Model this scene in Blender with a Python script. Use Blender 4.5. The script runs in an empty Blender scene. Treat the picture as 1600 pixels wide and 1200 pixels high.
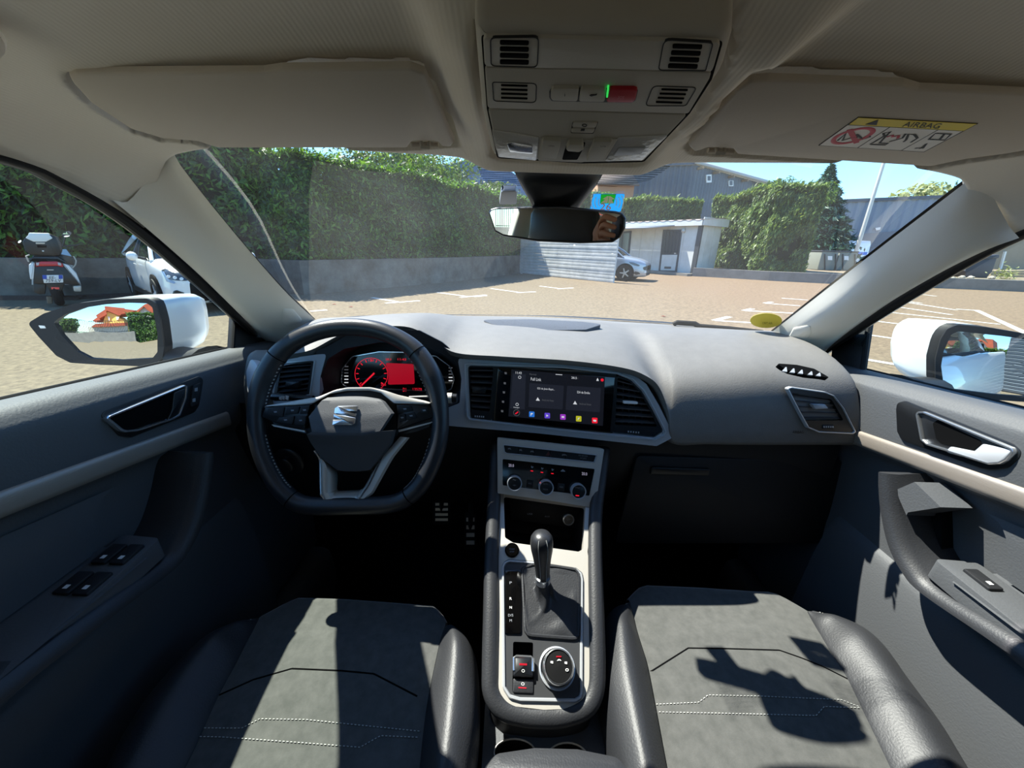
import bpy, bmesh, math, random
from math import *
from mathutils import Vector as V, Matrix, noise, geometry
C = bpy.context.scene
COL = C.collection
# ---------------------------------------------------------------- camera (1600x1200, 601 px focal length)
F = 601.0
CAM = V((-.065, 0, 1.35)); TH = radians(19.8); RO = radians(1.7)
_r0 = V((1, 0, 0)); _u0 = V((0, sin(TH), cos(TH))); FWD = V((0, cos(TH), -sin(TH)))
RT = _r0*cos(RO) + _u0*sin(RO); UP = _u0*cos(RO) - _r0*sin(RO)
cd = bpy.data.cameras.new('camera'); cam = bpy.data.objects.new('camera', cd); COL.objects.link(cam)
cd.sensor_width = 36; cd.lens = 36*F/1600; cd.clip_start = .01; cd.clip_end = 2000
cam.matrix_world = Matrix(((RT.x, UP.x, -FWD.x, CAM.x), (RT.y, UP.y, -FWD.y, CAM.y), (RT.z, UP.z, -FWD.z, CAM.z), (0, 0, 0, 1)))
C.camera = cam
# ---------------------------------------------------------------- light
SUN = V((-.53, .38, 1.0)).normalized()
w = bpy.data.worlds.new('sky'); C.world = w; w.use_nodes = True
nt = w.node_tree; bg = nt.nodes['Background']
sk = nt.nodes.new('ShaderNodeTexSky'); sk.sky_type = 'NISHITA'; sk.sun_disc = False
sk.sun_elevation = asin(SUN.z); sk.sun_rotation = atan2(SUN.x, SUN.y); sk.altitude = 300; sk.dust_density = .1; sk.ozone_density = 1.6
sm_ = nt.nodes.new('ShaderNodeMix'); sm_.data_type = 'RGBA'; sm_.blend_type = 'MULTIPLY'; sm_.inputs[0].default_value = 1; sm_.inputs[7].default_value = (.56, .80, 1.0, 1)
nt.links.new(sk.outputs[0], sm_.inputs[6]); nt.links.new(sm_.outputs[2], bg.inputs[0]); bg.inputs[1].default_value = .12
sl = bpy.data.lights.new('sun', 'SUN'); so = bpy.data.objects.new('sun', sl); COL.objects.link(so)
sl.energy = 4.2; sl.angle = radians(.53); sl.color = (1, .955, .88)
so.rotation_euler = SUN.to_track_quat('Z', 'Y').to_euler(); so.location = SUN*60
C.view_settings.view_transform = 'Standard'; C.view_settings.look = 'None'
C.view_settings.exposure = 1.82; C.view_settings.gamma = 1; C.view_settings.use_curve_mapping = False
C.cycles.max_bounces = 8; C.cycles.diffuse_bounces = 5; C.cycles.transparent_max_bounces = 12
C.cycles.caustics_reflective = False; C.cycles.caustics_refractive = False; C.cycles.sample_clamp_indirect = 6
# ---------------------------------------------------------------- rays
def R(x, y): return FWD*F + RT*(x-800) - UP*(y-600)
def hA(x, y, a, v):
    d = R(x, y); return CAM + d*((v-CAM[a])/d[a])
def hX(x, y, v): return hA(x, y, 0, v)
def hY(x, y, v): return hA(x, y, 1, v)
def hZ(x, y, v): return hA(x, y, 2, v)
def hP(x, y, p0, n):
    d = R(x, y); return CAM + d*((p0-CAM).dot(n)/d.dot(n))
def px(p):
    d = V(p)-CAM; f = d.dot(FWD); return (800+F*d.dot(RT)/f, 600-F*d.dot(UP)/f)
GK = .01                                           # the lot falls slightly to the left
GN = V((-GK, 0, 1)).normalized()
def hG(x, y): return hP(x, y, V((0, 0, 0)), GN)
def gz(x): return GK*x
# ---------------------------------------------------------------- curves, lofts, planes
def cr(pts, n, closed=False):
    pts = [V(p) for p in pts]; m = len(pts)
    if closed: ext = [pts[-1]]+pts+[pts[0], pts[1]]; segs = m
    else: ext = [pts[0]*2-pts[1]]+pts+[pts[-1]*2-pts[-2]]; segs = m-1
    out = []; cnt = n if closed else n-1
    for i in range(n):
        t = i/cnt*segs; k = min(int(t), segs-1); f = t-k
        a, b, c, d = ext[k:k+4]
        out.append(.5*((2*b)+(c-a)*f+(2*a-5*b+4*c-d)*f*f+(3*b-a-3*c+d)*f**3))
    return out
def lin(pts, n):
    pts = [V(p) for p in pts]; L = [0]
    for a, b in zip(pts, pts[1:]): L.append(L[-1]+(b-a).length)
    out = []; k = 0
    for i in range(n):
        t = L[-1]*i/(n-1)
        while k < len(pts)-2 and L[k+1] < t: k += 1
        d = L[k+1]-L[k]; out.append(pts[k].lerp(pts[k+1], (t-L[k])/d if d else 0))
    return out
def roundpoly(p, r, seg=4):
    out = []; n = len(p)
    for i in range(n):
        a, b, c = V(p[i-1]), V(p[i]), V(p[(i+1) % n])
        rr = r[i] if isinstance(r, list) else r
        u, v = a-b, c-b; lu, lv = u.length, v.length
        if lu < 1e-9 or lv < 1e-9: continue
        u /= lu; v /= lv; cs = max(-1, min(1, u.dot(v)))
        if rr <= 0 or cs < -.995: out.append(b); continue
        ang = acos(cs); t = min(rr/tan(ang/2), lu*.48, lv*.48)
        p0, p2 = b+u*t, b+v*t
        for k in range(seg+1):
            s = k/seg; out.append(p0*(1-s)**2+b*2*s*(1-s)+p2*s*s)
    return out
def area2(p): return sum(p[i-1].x*p[i].y-p[i].x*p[i-1].y for i in range(len(p)))/2
def inset(p, d):
    n = len(p); s = 1 if area2(p) > 0 else -1; out = []
    for i in range(n):
        a, b, c = p[i-1], p[i], p[(i+1) % n]
        e1, e2 = b-a, c-b
        if e1.length < 1e-9: e1 = e2
        if e2.length < 1e-9: e2 = e1
        n1 = V((-e1.y, e1.x)).normalized()*s; n2 = V((-e2.y, e2.x)).normalized()*s
        m = n1+n2
        m = m/m.length_squared*2 if m.length > .35 else n1
        if m.length > 2.5: m = m.normalized()*2.5
        out.append(b+m*d)
    return out
class Pl:
    def __init__(s, p0, n, up=V((0, 0, 1))):
        s.p0 = V(p0); s.n = V(n).normalized(); s.u = V(up).cross(s.n).normalized(); s.v = s.n.cross(s.u)
    def px(s, x, y, h=0): return hP(x, y, s.p0+s.n*h, s.n)
    def to2(s, p): d = V(p)-s.p0; return V((d.dot(s.u), d.dot(s.v)))
    def to3(s, q, h=0): return s.p0+s.u*q[0]+s.v*q[1]+s.n*h
    def poly(s, pts, h=0): return [s.to2(s.px(x, y, h)) for x, y in pts]
def fit(a, b, c):
    n = (b-a).cross(c-a).normalized()
    if n.dot(CAM-a) < 0: n = -n
    return Pl(a, n)
class B:
    def __init__(s): s.bm = bmesh.new()
    def vs(s, ps): return [s.bm.verts.new(p) for p in ps]
    def f(s, vv):
        try: return s.bm.faces.new(vv)
        except ValueError: return None
    def loft(s, rows, cu=False, cv=False, cap=False):
        g = [s.vs(r) for r in rows]; n = len(g[0]); m = len(g)
        for i in range(m if cv else m-1):
            for j in range(n if cu else n-1):
                s.f((g[i][j], g[i][(j+1) % n], g[(i+1) % m][(j+1) % n], g[(i+1) % m][j]))
        if cap:
            s.f(g[0][::-1]); s.f(g[-1])
        return g
    def surf(s, rows, nu, nv, lu=False):
        rows = [(lin if lu else cr)(r, nu) for r in rows]
        cols = [cr([r[j] for r in rows], nv) for j in range(nu)]
        return s.loft([[cols[j][i] for j in range(nu)] for i in range(nv)])
    def box(s, c, d, rot=None, bev=0):
        m = Matrix.Translation(V(c)) @ (rot.to_4x4() if rot else Matrix.Identity(4)) @ Matrix.Diagonal((*d, 1))
        r = bmesh.ops.create_cube(s.bm, size=1, matrix=m)
        if bev: bmesh.ops.bevel(s.bm, geom=list({e for v in r['verts'] for e in v.link_edges}), offset=bev, segments=2, profile=.6, affect='EDGES')
        return s
    def tube(s, pts, r, n=8, closed=False, cap=True, flat=None):
        pts = [V(p) for p in pts]; m = len(pts); rows = []; prev = None
        for i, p in enumerate(pts):
            t = (pts[(i+1) % m]-pts[i-1]) if closed else (pts[min(i+1, m-1)]-pts[max(i-1, 0)])
            t.normalize()
            if prev is None: x = t.orthogonal().normalized() if flat is None else (flat-t*flat.dot(t)).normalized()
            else: x = (prev-t*prev.dot(t)).normalized()
            prev = x; y = t.cross(x); rr = r[i] if isinstance(r, list) else r
            ra, rb = rr if isinstance(rr, tuple) else (rr, rr)
            rows.append([p+x*(cos(2*pi*k/n)*ra)+y*(sin(2*pi*k/n)*rb) for k in range(n)])
        s.loft(rows, cu=True, cv=closed, cap=cap and not closed); return s
    def lathe(s, c, ax, prof, n=24, up=None):
        ax = V(ax).normalized(); x = ax.orthogonal().normalized() if up is None else V(up); y = ax.cross(x)
        s.loft([[V(c)+ax*h+(x*cos(2*pi*k/n)+y*sin(2*pi*k/n))*max(r, 1e-5) for k in range(n)] for r, h in prof], cu=True, cap=True); return s
    def pad(s, pl, pts, h0, h1, r=0, bev=0, seg=4, meters=False, hp=None):
        q = [V(p) for p in pts] if meters else pl.poly(pts, h1 if hp is None else hp)
        if area2(q) < 0: q = q[::-1]
        q = roundpoly(q, r, seg) if r else q
        rings = [[pl.to3(p, h0) for p in q]]
        if bev:
            sg = 1 if h1 > h0 else -1
            rings += [[pl.to3(p, h1-bev*sg) for p in q], [pl.to3(p, h1-bev*.3*sg) for p in inset(q, bev*.3)], [pl.to3(p, h1) for p in inset(q, bev)]]
        else: rings.append([pl.to3(p, h1) for p in q])
        g = s.loft(rings, cu=True)
        s.f(g[-1]); s.f(g[0][::-1]); return s
    def ring(s, pl, pts, wd, h0, h1, r=0, seg=4, bev=0, meters=False):
        q = [V(p) for p in pts] if meters else pl.poly(pts, h1)
        if area2(q) < 0: q = q[::-1]
        q = roundpoly(q, r, seg) if r else q
        i = inset(q, wd); b = bev or abs(h1-h0)*.3; wq = wd*.25
        s.loft([[pl.to3(p, h0) for p in q], [pl.to3(p, h1-b) for p in q], [pl.to3(p, h1) for p in inset(q, wq)], [pl.to3(p, h1) for p in inset(q, wd-wq)], [pl.to3(p, h1-b) for p in i], [pl.to3(p, h0) for p in i]], cu=True, cv=True); return s
    def holed(s, pl, outer, holes, h0, h1, r=0, rh=0, meters=False):
        loops = []
        for k, pts in enumerate([outer]+holes):
            q = [V(p) for p in pts] if meters else pl.poly(pts, h1)
            if area2(q) < 0: q = q[::-1]
            rr = r if k == 0 else rh
            loops.append(roundpoly(q, rr) if rr else q)
        top = []
        for q in loops:
            g = s.loft([[pl.to3(p, h0) for p in q], [pl.to3(p, h1) for p in q]], cu=True); top.append(g[1])
        flat = [v for q in top for v in q]
        for t in geometry.tessellate_polygon([[V((p.x, p.y, 0)) for p in q] for q in loops]): s.f([flat[i] for i in t])
        return s
    def obj(s, name, mat=None, parent=None, label=None, cat=None, group=None, kind=None, smooth=40, sub=0, solid=0, norm=True):
        bmesh.ops.remove_doubles(s.bm, verts=s.bm.verts, dist=1e-6)
        if norm: bmesh.ops.recalc_face_normals(s.bm, faces=s.bm.faces)
        me = bpy.data.meshes.new(name); s.bm.to_mesh(me); s.bm.free()
        return link(name, me, mat, parent, label, cat, group, kind, smooth, sub, solid)
def link(name, me, mat=None, parent=None, label=None, cat=None, group=None, kind=None, smooth=40, sub=0, solid=0):
    o = bpy.data.objects.new(name, me); COL.objects.link(o)
    for m in (mat if isinstance(mat, (list, tuple)) else [mat] if mat else []): me.materials.append(m)
    if parent is not None:
        o.parent = parent
        r = parent
        while r.parent is not None: r = r.parent
        if parent.type == 'EMPTY': o.matrix_parent_inverse = Matrix.Translation(-parent.location)
    if smooth:
        me.shade_smooth()
        if smooth < 180: me.set_sharp_from_angle(angle=radians(smooth))
    if solid:
        md = o.modifiers.new('solid', 'SOLIDIFY'); md.thickness = solid; md.offset = 0
    if sub:
        md = o.modifiers.new('sub', 'SUBSURF'); md.levels = md.render_levels = sub
    tag(o, label, cat, group, kind); return o
def tag(o, label=None, cat=None, group=None, kind=None):
    for k, v in (('label', label), ('category', cat), ('group', group), ('kind', kind)):
        if v: o[k] = v
    return o
def T(name, label, cat, loc, group=None):
    o = bpy.data.objects.new(name, None); COL.objects.link(o); o.location = loc; o.empty_display_size = .05
    return tag(o, label, cat, group)
def copy_tree(o, parent=None):
    c = o.copy(); COL.objects.link(c)
    if parent is not None: c.parent = parent
    for ch in o.children: copy_tree(ch, c)
    return c
_font = {}
def text(pl, s, cx, cy, wpx, hpx, mat, parent, h=.0006, slope=.03, shear=0, name='lettering'):
    """flat lettering whose box is centred on pixel (cx,cy) of plane pl"""
    cu = bpy.data.curves.new('t', 'FONT'); cu.body = s; cu.fill_mode = 'FRONT'; cu.resolution_u = 2
    o = bpy.data.objects.new('t', cu); COL.objects.link(o)
    dg = bpy.context.evaluated_depsgraph_get(); me = bpy.data.meshes.new_from_object(o.evaluated_get(dg))
    bpy.data.objects.remove(o); bpy.data.curves.remove(cu)
    xs = [v.co.x for v in me.vertices]; ys = [v.co.y for v in me.vertices]
    x0, x1, y0, y1 = min(xs), max(xs), min(ys), max(ys)
    for v in me.vertices:
        a = ((v.co.x-x0)/max(x1-x0, 1e-6)-.5)*wpx; b = -((v.co.y-y0)/max(y1-y0, 1e-6)-.5)*hpx
        v.co = pl.px(cx+a-b*shear, cy+b+a*slope, h)
    return link(name, me, mat, parent, smooth=0)
# ---------------------------------------------------------------- materials
def lc(h):
    if isinstance(h, (tuple, list)): return (*h[:3], 1)
    h = h.lstrip('#'); c = [int(h[i:i+2], 16)/255 for i in (0, 2, 4)]
    return (*[x/12.92 if x <= .04045 else ((x+.055)/1.055)**2.4 for x in c], 1)
def M(name, col, rough=.6, metal=0, bump=0, bscale=300, var=0, vscale=8, col2=None, spec=.5, coat=0, emit=0, sheen=0, trans=0, bdist=.001, stretch=None):
    m = bpy.data.materials.new(name); m.use_nodes = True; t = m.node_tree; b = t.nodes['Principled BSDF']; L = t.links.new
    b.inputs['Base Color'].default_value = lc(col); b.inputs['Roughness'].default_value = rough; b.inputs['Metallic'].default_value = metal
    b.inputs['Specular IOR Level'].default_value = spec; b.inputs['Coat Weight'].default_value = coat; b.inputs['Sheen Weight'].default_value = sheen
    if sheen: b.inputs['Sheen Roughness'].default_value = .4
    if trans: b.inputs['Transmission Weight'].default_value = trans
    if emit: b.inputs['Emission Color'].default_value = lc(col); b.inputs['Emission Strength'].default_value = emit*.42
    if bump or var:
        tc = t.nodes.new('ShaderNodeTexCoord'); src = tc.outputs['Object']
        if stretch:
            mp = t.nodes.new('ShaderNodeMapping'); mp.inputs['Scale'].default_value = stretch; L(src, mp.inputs[0]); src = mp.outputs[0]
    if var:
        n = t.nodes.new('ShaderNodeTexNoise'); n.inputs['Scale'].default_value = vscale; n.inputs['Detail'].default_value = 6; n.inputs['Roughness'].default_value = .65; L(src, n.inputs[0])
        r = t.nodes.new('ShaderNodeMapRange'); r.inputs[1].default_value = .5-.22; r.inputs[2].default_value = .5+.22; L(n.outputs[0], r.inputs[0])
        mx = t.nodes.new('ShaderNodeMix'); mx.data_type = 'RGBA'; L(r.outputs[0], mx.inputs[0])
        a = lc(col); c2 = lc(col2) if col2 else tuple(x*(1-var) for x in a[:3])+(1,)
        mx.inputs[6].default_value = a; mx.inputs[7].default_value = c2; L(mx.outputs[2], b.inputs['Base Color'])
        if emit: L(mx.outputs[2], b.inputs['Emission Color'])
    if bump:
        n = t.nodes.new('ShaderNodeTexNoise'); n.inputs['Scale'].default_value = bscale; n.inputs['Detail'].default_value = 3; L(src, n.inputs[0])
        bp = t.nodes.new('ShaderNodeBump'); bp.inputs['Strength'].default_value = bump; bp.inputs['Distance'].default_value = bdist; L(n.outputs[0], bp.inputs['Height']); L(bp.outputs[0], b.inputs['Normal'])
    return m
def glass(name, tint, ior=.05, dust=0, refl=1.0):
    m = bpy.data.materials.new(name); m.use_nodes = True; t = m.node_tree; L = t.links.new
    t.nodes.remove(t.nodes['Principled BSDF']); out = t.nodes['Material Output']
    tr = t.nodes.new('ShaderNodeBsdfTransparent'); tr.inputs[0].default_value = lc(tint)
    gl = t.nodes.new('ShaderNodeBsdfGlossy'); gl.inputs['Roughness'].default_value = .0; gl.inputs[0].default_value = (refl, refl, refl, 1)
    lw = t.nodes.new('ShaderNodeLayerWeight'); lw.inputs[0].default_value = .5
    pw = t.nodes.new('ShaderNodeMath'); pw.operation = 'POWER'; L(lw.outputs['Facing'], pw.inputs[0]); pw.inputs[1].default_value = 5
    fr = t.nodes.new('ShaderNodeMapRange'); L(pw.outputs[0], fr.inputs[0]); fr.inputs[3].default_value = ior; fr.inputs[4].default_value = .9
    mx = t.nodes.new('ShaderNodeMixShader'); L(fr.outputs[0], mx.inputs[0]); L(tr.outputs[0], mx.inputs[1]); L(gl.outputs[0], mx.inputs[2])
    last = mx
    if dust:
        df = t.nodes.new('ShaderNodeBsdfDiffuse'); df.inputs[0].default_value = (.8, .8, .78, 1); tl = t.nodes.new('ShaderNodeBsdfTranslucent'); tl.inputs[0].default_value = (.8, .8, .78, 1)
        ad = t.nodes.new('ShaderNodeMixShader'); L(df.outputs[0], ad.inputs[1]); L(tl.outputs[0], ad.inputs[2])
        tc = t.nodes.new('ShaderNodeTexCoord'); n = t.nodes.new('ShaderNodeTexNoise'); n.inputs['Scale'].default_value = 9; n.inputs['Detail'].default_value = 5; L(tc.outputs['Object'], n.inputs[0])
        mr = t.nodes.new('ShaderNodeMapRange'); mr.inputs[1].default_value = .35; mr.inputs[2].default_value = .75; mr.inputs[3].default_value = dust*.5; mr.inputs[4].default_value = dust*1.6; L(n.outputs[0], mr.inputs[0])
        m2 = t.nodes.new('ShaderNodeMixShader'); L(mr.outputs[0], m2.inputs[0]); L(mx.outputs[0], m2.inputs[1]); L(ad.outputs[0], m2.inputs[2]); last = m2
    L(last.outputs[0], out.inputs[0]); return m
mt = dict(
    headliner=M('headliner_fabric', '#e0d8ca', .95, bump=.35, bscale=900, spec=.1, bdist=.0008),
    void_satin=M('cubby_black', '#0b0b0c', .6, spec=.2),
    visor=M('visor_vinyl', '#c6bcae', .8, bump=.15, bscale=700, spec=.25),
    pillar=M('pillar_plastic', '#ece8de', .75, bump=.15, bscale=600, spec=.3),
    console_plastic=M('grey_console_plastic', '#bbb6ac', .6, bump=.1, bscale=900, spec=.35),
    dash=M('dash_soft_plastic', '#757370', .62, bump=.4, bscale=420, spec=.5, var=.12, vscale=40),
    door=M('door_soft_plastic', '#4d4f52', .62, bump=.45, bscale=320, spec=.5),
    dark=M('black_plastic', '#1c1d20', .55, bump=.2, bscale=500, spec=.4),
    satin=M('satin_black_plastic', '#17181a', .35, spec=.5),
    piano=M('gloss_black', '#060607', .08, spec=.5, coat=.3),
    void=M('deep_black', '#050506', .9, spec=.1),
    silver=M('satin_silver_trim', '#c2bdb4', .42, metal=.35, bump=.05, bscale=900),
    fascia=M('silver_grey_fascia', '#b4b6ba', .48, metal=.2),
    chrome=M('chrome', '#e2e5e9', .2, metal=.92),
    slat=M('slat_grey', '#45474c', .5),
    bright=M('bright_trim', '#c9ccd0', .3, metal=.45),
    alu=M('brushed_trim', '#9a9086', .42, metal=.4, bump=.25, bscale=60, stretch=(1, 1, 30)),
    leather=M('black_leather', '#2b2c2f', .48, bump=.35, bscale=380, spec=.5),
    wheel_leather=M('wheel_leather', '#2a2b2e', .38, bump=.2, bscale=500, spec=.5),
    suede=M('seat_suede', '#5b5b59', .95, bump=.25, bscale=900, spec=.15, sheen=.5, var=.3, vscale=55, col2='#4a4b49'),
    stitch=M('grey_thread', '#b9b9b4', .8),
    carpet=M('black_carpet', '#121214', 1, bump=.6, bscale=500, spec=.05),
    red=M('red_button', '#b01226', .45), white=M('white_print', '#e9e9e6', .6),
    white_car=M('white_car_paint', '#e8eaea', .25, spec=.5, coat=.6),
    rubber=M('black_rubber', '#0e0e0f', .7, spec=.3),
    mirror=M('mirror_glass', '#f2f4f4', .0, metal=1),
    windshield=glass('windshield_glass', (.90, .94, .92), ior=.06, dust=.018),
    privacy_glass=glass('privacy_glass', (.30, .33, .31), ior=.07),
    side_glass=glass('side_window_glass', (.78, .86, .80), ior=.035, dust=.006),
)
_t = mt['headliner'].node_tree; _b = _t.nodes['Principled BSDF']; _w = _t.nodes.new('ShaderNodeTexWave'); _w.inputs['Scale'].default_value = 75; _w.inputs['Distortion'].default_value = .6; _w.inputs['Detail Scale'].default_value = 4
_tc = [n for n in _t.nodes if n.type == 'TEX_COORD'][0]; _t.links.new(_tc.outputs['Object'], _w.inputs[0]); _bp = [n for n in _t.nodes if n.type == 'BUMP'][0]; _t.links.new(_w.outputs['Fac'], _bp.inputs['Height']); _bp.inputs['Strength'].default_value = .3; _bp.inputs['Distance'].default_value = .0004
def paper(name, col, f=.55):
    m = M(name, col, .5); t = m.node_tree; b_ = t.nodes['Principled BSDF']; tl = t.nodes.new('ShaderNodeBsdfTranslucent'); tl.inputs[0].default_value = lc(col); mx = t.nodes.new('ShaderNodeMixShader'); mx.inputs[0].default_value = f
    t.links.new(b_.outputs[0], mx.inputs[1]); t.links.new(tl.outputs[0], mx.inputs[2]); t.links.new(mx.outputs[0], t.nodes['Material Output'].inputs[0]); return m
def E_(name, col, e=1.0):
    m = M(name, col, .25, emit=e, spec=.2); m.node_tree.nodes['Principled BSDF'].inputs['Base Color'].default_value = (.004, .004, .005, 1); return m
em = dict(red=E_('display_red', '#ff2038', .55), white=E_('display_white', '#e8ecf2', .5), dim=E_('display_dim', '#7c8088', .25),
          panel=E_('display_panel', '#14161d', .6), tile=E_('display_tile', '#20232d', .6), blue=E_('display_blue', '#2f7fe8', .5), violet=E_('display_violet', '#6a4fe0', .5),
          purple=E_('display_purple', '#a63fd0', .5), lime=E_('display_lime', '#c9c92a', .5), green=E_('display_green', '#37d65a', .6))
# ================================================================ CAR SHELL
def sm(a, b, x):
    t = max(0, min(1, (x-a)/(b-a))); return t*t*(3-2*t)
def inpoly(p, x, y):
    c = False; n = len(p)
    for i in range(n):
        (x1, y1), (x2, y2) = p[i-1], p[i]
        if (y1 > y) != (y2 > y) and x < (x2-x1)*(y-y1)/(y2-y1)+x1: c = not c
    return c
def sdist(p, x, y):
    d = 1e9
    for i in range(len(p)):
        (x1, y1), (x2, y2) = p[i-1], p[i]; dx, dy = x2-x1, y2-y1; L = dx*dx+dy*dy
        t = max(0, min(1, ((x-x1)*dx+(y-y1)*dy)/L)) if L else 0
        d = min(d, hypot(x-x1-dx*t, y-y1-dy*t))
    return d if inpoly(p, x, y) else -d
WL = (V((-.62, 0, 1.424)), V((1, 0, -.3))); WR = (V((.62, 0, 1.424)), V((-1, 0, -.3)))
SEAL = [(-.60, -1.5, 1.40), (-.606, -1.0, 1.45), (-.612, -.4, 1.462), (-.614, 0, 1.458), (-.616, .25, 1.446), (-.62, .464, 1.424), (-.625, .525, 1.408), (-.637, .612, 1.366), (-.663, .735, 1.281), (-.70, .90, 1.155), (-.722, .99, 1.08)]
def sealz(Y):
    for a, b in zip(SEAL, SEAL[1:]):
        if a[1] <= Y <= b[1]:
            t = (Y-a[1])/(b[1]-a[1]); return (abs(a[0]+(b[0]-a[0])*t), a[2]+(b[2]-a[2])*t)
    return (.6, 1.4)
def ceilz(Y):
    pts = [(-1.6, 1.47), (-1.0, 1.515), (-.3, 1.53), (.15, 1.522), (.36, 1.507), (.5, 1.493), (.62, 1.477), (.68, 1.469)]
    for a, b in zip(pts, pts[1:]):
        if a[0] <= Y <= b[0]:
            t = (Y-a[0])/(b[0]-a[0]); return a[1]+(b[1]-a[1])*t
    return pts[-1][1]
VIS_L = [(109, 121), (119, 116), (413, 114), (442, 110), (641, 108), (664, 116), (710, 223), (703, 231), (690, 229), (684, 221), (644, 221), (636, 232), (342, 232), (309, 221.5), (256, 217.5), (204, 202), (142, 161), (114, 131)]
GAP_L = [(413, 114), (440, 104), (468, 94), (637, 94), (660, 102), (714, 209), (714, 228), (640, 234), (342, 234), (300, 223), (250, 219), (204, 204), (138, 161), (105, 128), (109, 115)]
VIS_R = [(1075, 227.5), (1085, 238), (1096, 235), (1106, 231), (1145, 233), (1152, 242), (1453, 261), (1505, 250), (1572, 241), (1625, 232), (1690, 205), (1735, 165), (1728, 156), (1600, 148), (1435, 141), (1411, 134), (1200, 126), (1173, 128), (1150, 143)]
GAP_R = [(1072, 229), (1085, 241), (1152, 245), (1453, 264), (1510, 253), (1630, 236), (1700, 208), (1742, 165), (1730, 152), (1600, 145), (1435, 137), (1412, 126), (1395, 118), (1372, 113), (1222, 107), (1186, 114), (1154, 136)]
def yfront(Y, x): return Y+(-.07*min(1, abs(x)/.53)**2+.045*sm(.52, .63, abs(x)))*sm(.2, .62, Y)
OHC = [(740+x*.2625, 20+y*.2625) for x, y in ((-3, 95), (14, 60), (60, 47), (1484, 80), (1532, 100), (1545, 150), (1488, 352), (1306, 616), (1014, 903), (950, 916), (650, 911), (156, 880), (102, 852), (42, 600))]
# headliner
b = B(); rows = []
ys = [.655-.004*i for i in range(86)]+[.30-.05*i for i in range(10)]+[-.2-.2*i for i in range(8)]
NX = 260
for Y in ys:
    ye = yfront(Y, .625)
    xe, ze = sealz(ye); zc = ceilz(Y); r = []
    for j in range(NX+1):
        s = -1+2*j/NX; s = s*(1.15-.15*s*s) if abs(s) < 1 else s
        x = xe*s; a = abs(s)
        y2 = yfront(Y, x)
        z = zc-(zc-ze)*a**(4+5*sm(.2, .55, Y))
        z -= (.030-.016*sm(.42, .60, Y))*sm(.16, .108, abs(x-.005))*sm(.24, .35, Y)                        # bulge round the overhead console
        z -= .004*sm(.60, .655, Y)*sm(.20, .10, abs(x))
        p = V((x, y2, z))
        if Y > .3:
            q = px(p)
            for poly, dep in ((GAP_L, .068), (GAP_R, .068), (OHC, .03)):
                if min(k[0] for k in poly)-6 < q[0] < max(k[0] for k in poly)+6: 
                    d = sdist(poly, *q)
                    if d > -4: p.z += dep*sm(-1, 4, d)
        p = CAM+(p-CAM)*(1-.08*sm(.28, .55, Y)*(1-sm(.44, .56, abs(x))))
        r.append(p)
    rows.append(r)
rows.insert(0, [p+V((0, .012, .012)) for p in rows[0]])
b.loft(rows)
ceiling = b.obj('ceiling', mt['headliner'], kind='structure', label='pale beige fabric headliner of the car roof', smooth=180)
# outer roof skin
b = B(); rr = []
for Y in (.61, .56, .5, .4, .2, -.3, -1, -1.6):
    xe, ze = sealz(yfront(Y, .625)); zc = ceilz(Y)
    rr.append([V((xe*1.06*s, yfront(Y, xe*s), zc+.09-(zc-ze+.05)*abs(s)**(5+5*sm(.2, .55, Y)))) for s in [-1+k/16 for k in range(33)]])
b.loft(rr); b.obj('roof_skin', mt['white_car'], ceiling, smooth=180)
# grab handle, top left
b = B(); pl = Pl((-.51, .31, 1.434), (.75, -.35, -.55))
b.pad(pl, [(-60, 40), (-10, 44), (12, 56), (25, 76), (24, 94), (5, 112), (-20, 124), (-60, 130)], -.02, .016, r=.012, bev=.012)
b.obj('grab_handle', mt['pillar'], ceiling)
# pillars : rows run from the seam at the top to the dash
def on_mesh(o, x, y, off=0):
    from mathutils.bvhtree import BVHTree
    if o.name not in _bv: _bv[o.name] = BVHTree.FromPolygons([v.co for v in o.data.vertices], [q.vertices[:] for q in o.data.polygons])
    d = R(x, y).normalized(); h = _bv[o.name].ray_cast(CAM, d); return h[0]-d*off if h[0] else None
_bv = {}
def pillar(name, inner, mid, outer, lab):
    mid = [list(r) for r in mid]
    for r in mid:
        h = on_mesh(ceiling, *px(r[0]), .004)
        if h: r[0] = h
    b = B(); rows = [[V(p) for p in cr(r, 26)] for r in (inner, mid[0], mid[1], outer)]; rows = [[r[0]+((r[0]-r[2]).normalized()*.035+V((0, -.005, .035)))*g]+r[1:] for r, g in zip(rows, (1, .3, 0, 0))]
    cols = [cr([rows[k][j] for k in range(4)], 12) for j in range(26)]
    b.loft(cols)
    return b.obj(name, mt['pillar'], kind='structure', label=lab, smooth=180)
def shift(r, dx, dy, dz): return [V(p)+V((dx, dy, dz)) for p in r]
inL = [hY(268, 240, .588), hY(330, 320, .655), hY(400, 404, .76), hY(450, 460, .87), hY(486, 494, .955), hY(500, 508, .985)]
ouL = [hP(x, y, *WL)+V((.010, 0, 0)) for x, y in ((164, 312), (205, 345), (262, 393), (320, 445), (398, 522), (422, 556))]
m1L = [hX(258, 266, -.565), hX(310, 334, -.577), hX(372, 412, -.592), hX(425, 472, -.605), hX(462, 512, -.603), hX(474, 530, -.608)]
m2L = [hX(205, 311, -.585), hX(268, 360, -.610), hX(325, 420, -.628), hX(380, 478, -.648), hX(432, 528, -.660), hX(444, 548, -.672)]
pl_l = pillar('trim_1', inL, (m1L, m2L), ouL, 'pale plastic windscreen pillar trim on the driver side at left')
inR = [hY(1519, 277, .588), hY(1450, 330, .64), hY(1370, 391, .725), hY(1290, 453, .84), hY(1207, 518, .955), hY(1195, 528, .985)]
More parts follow.
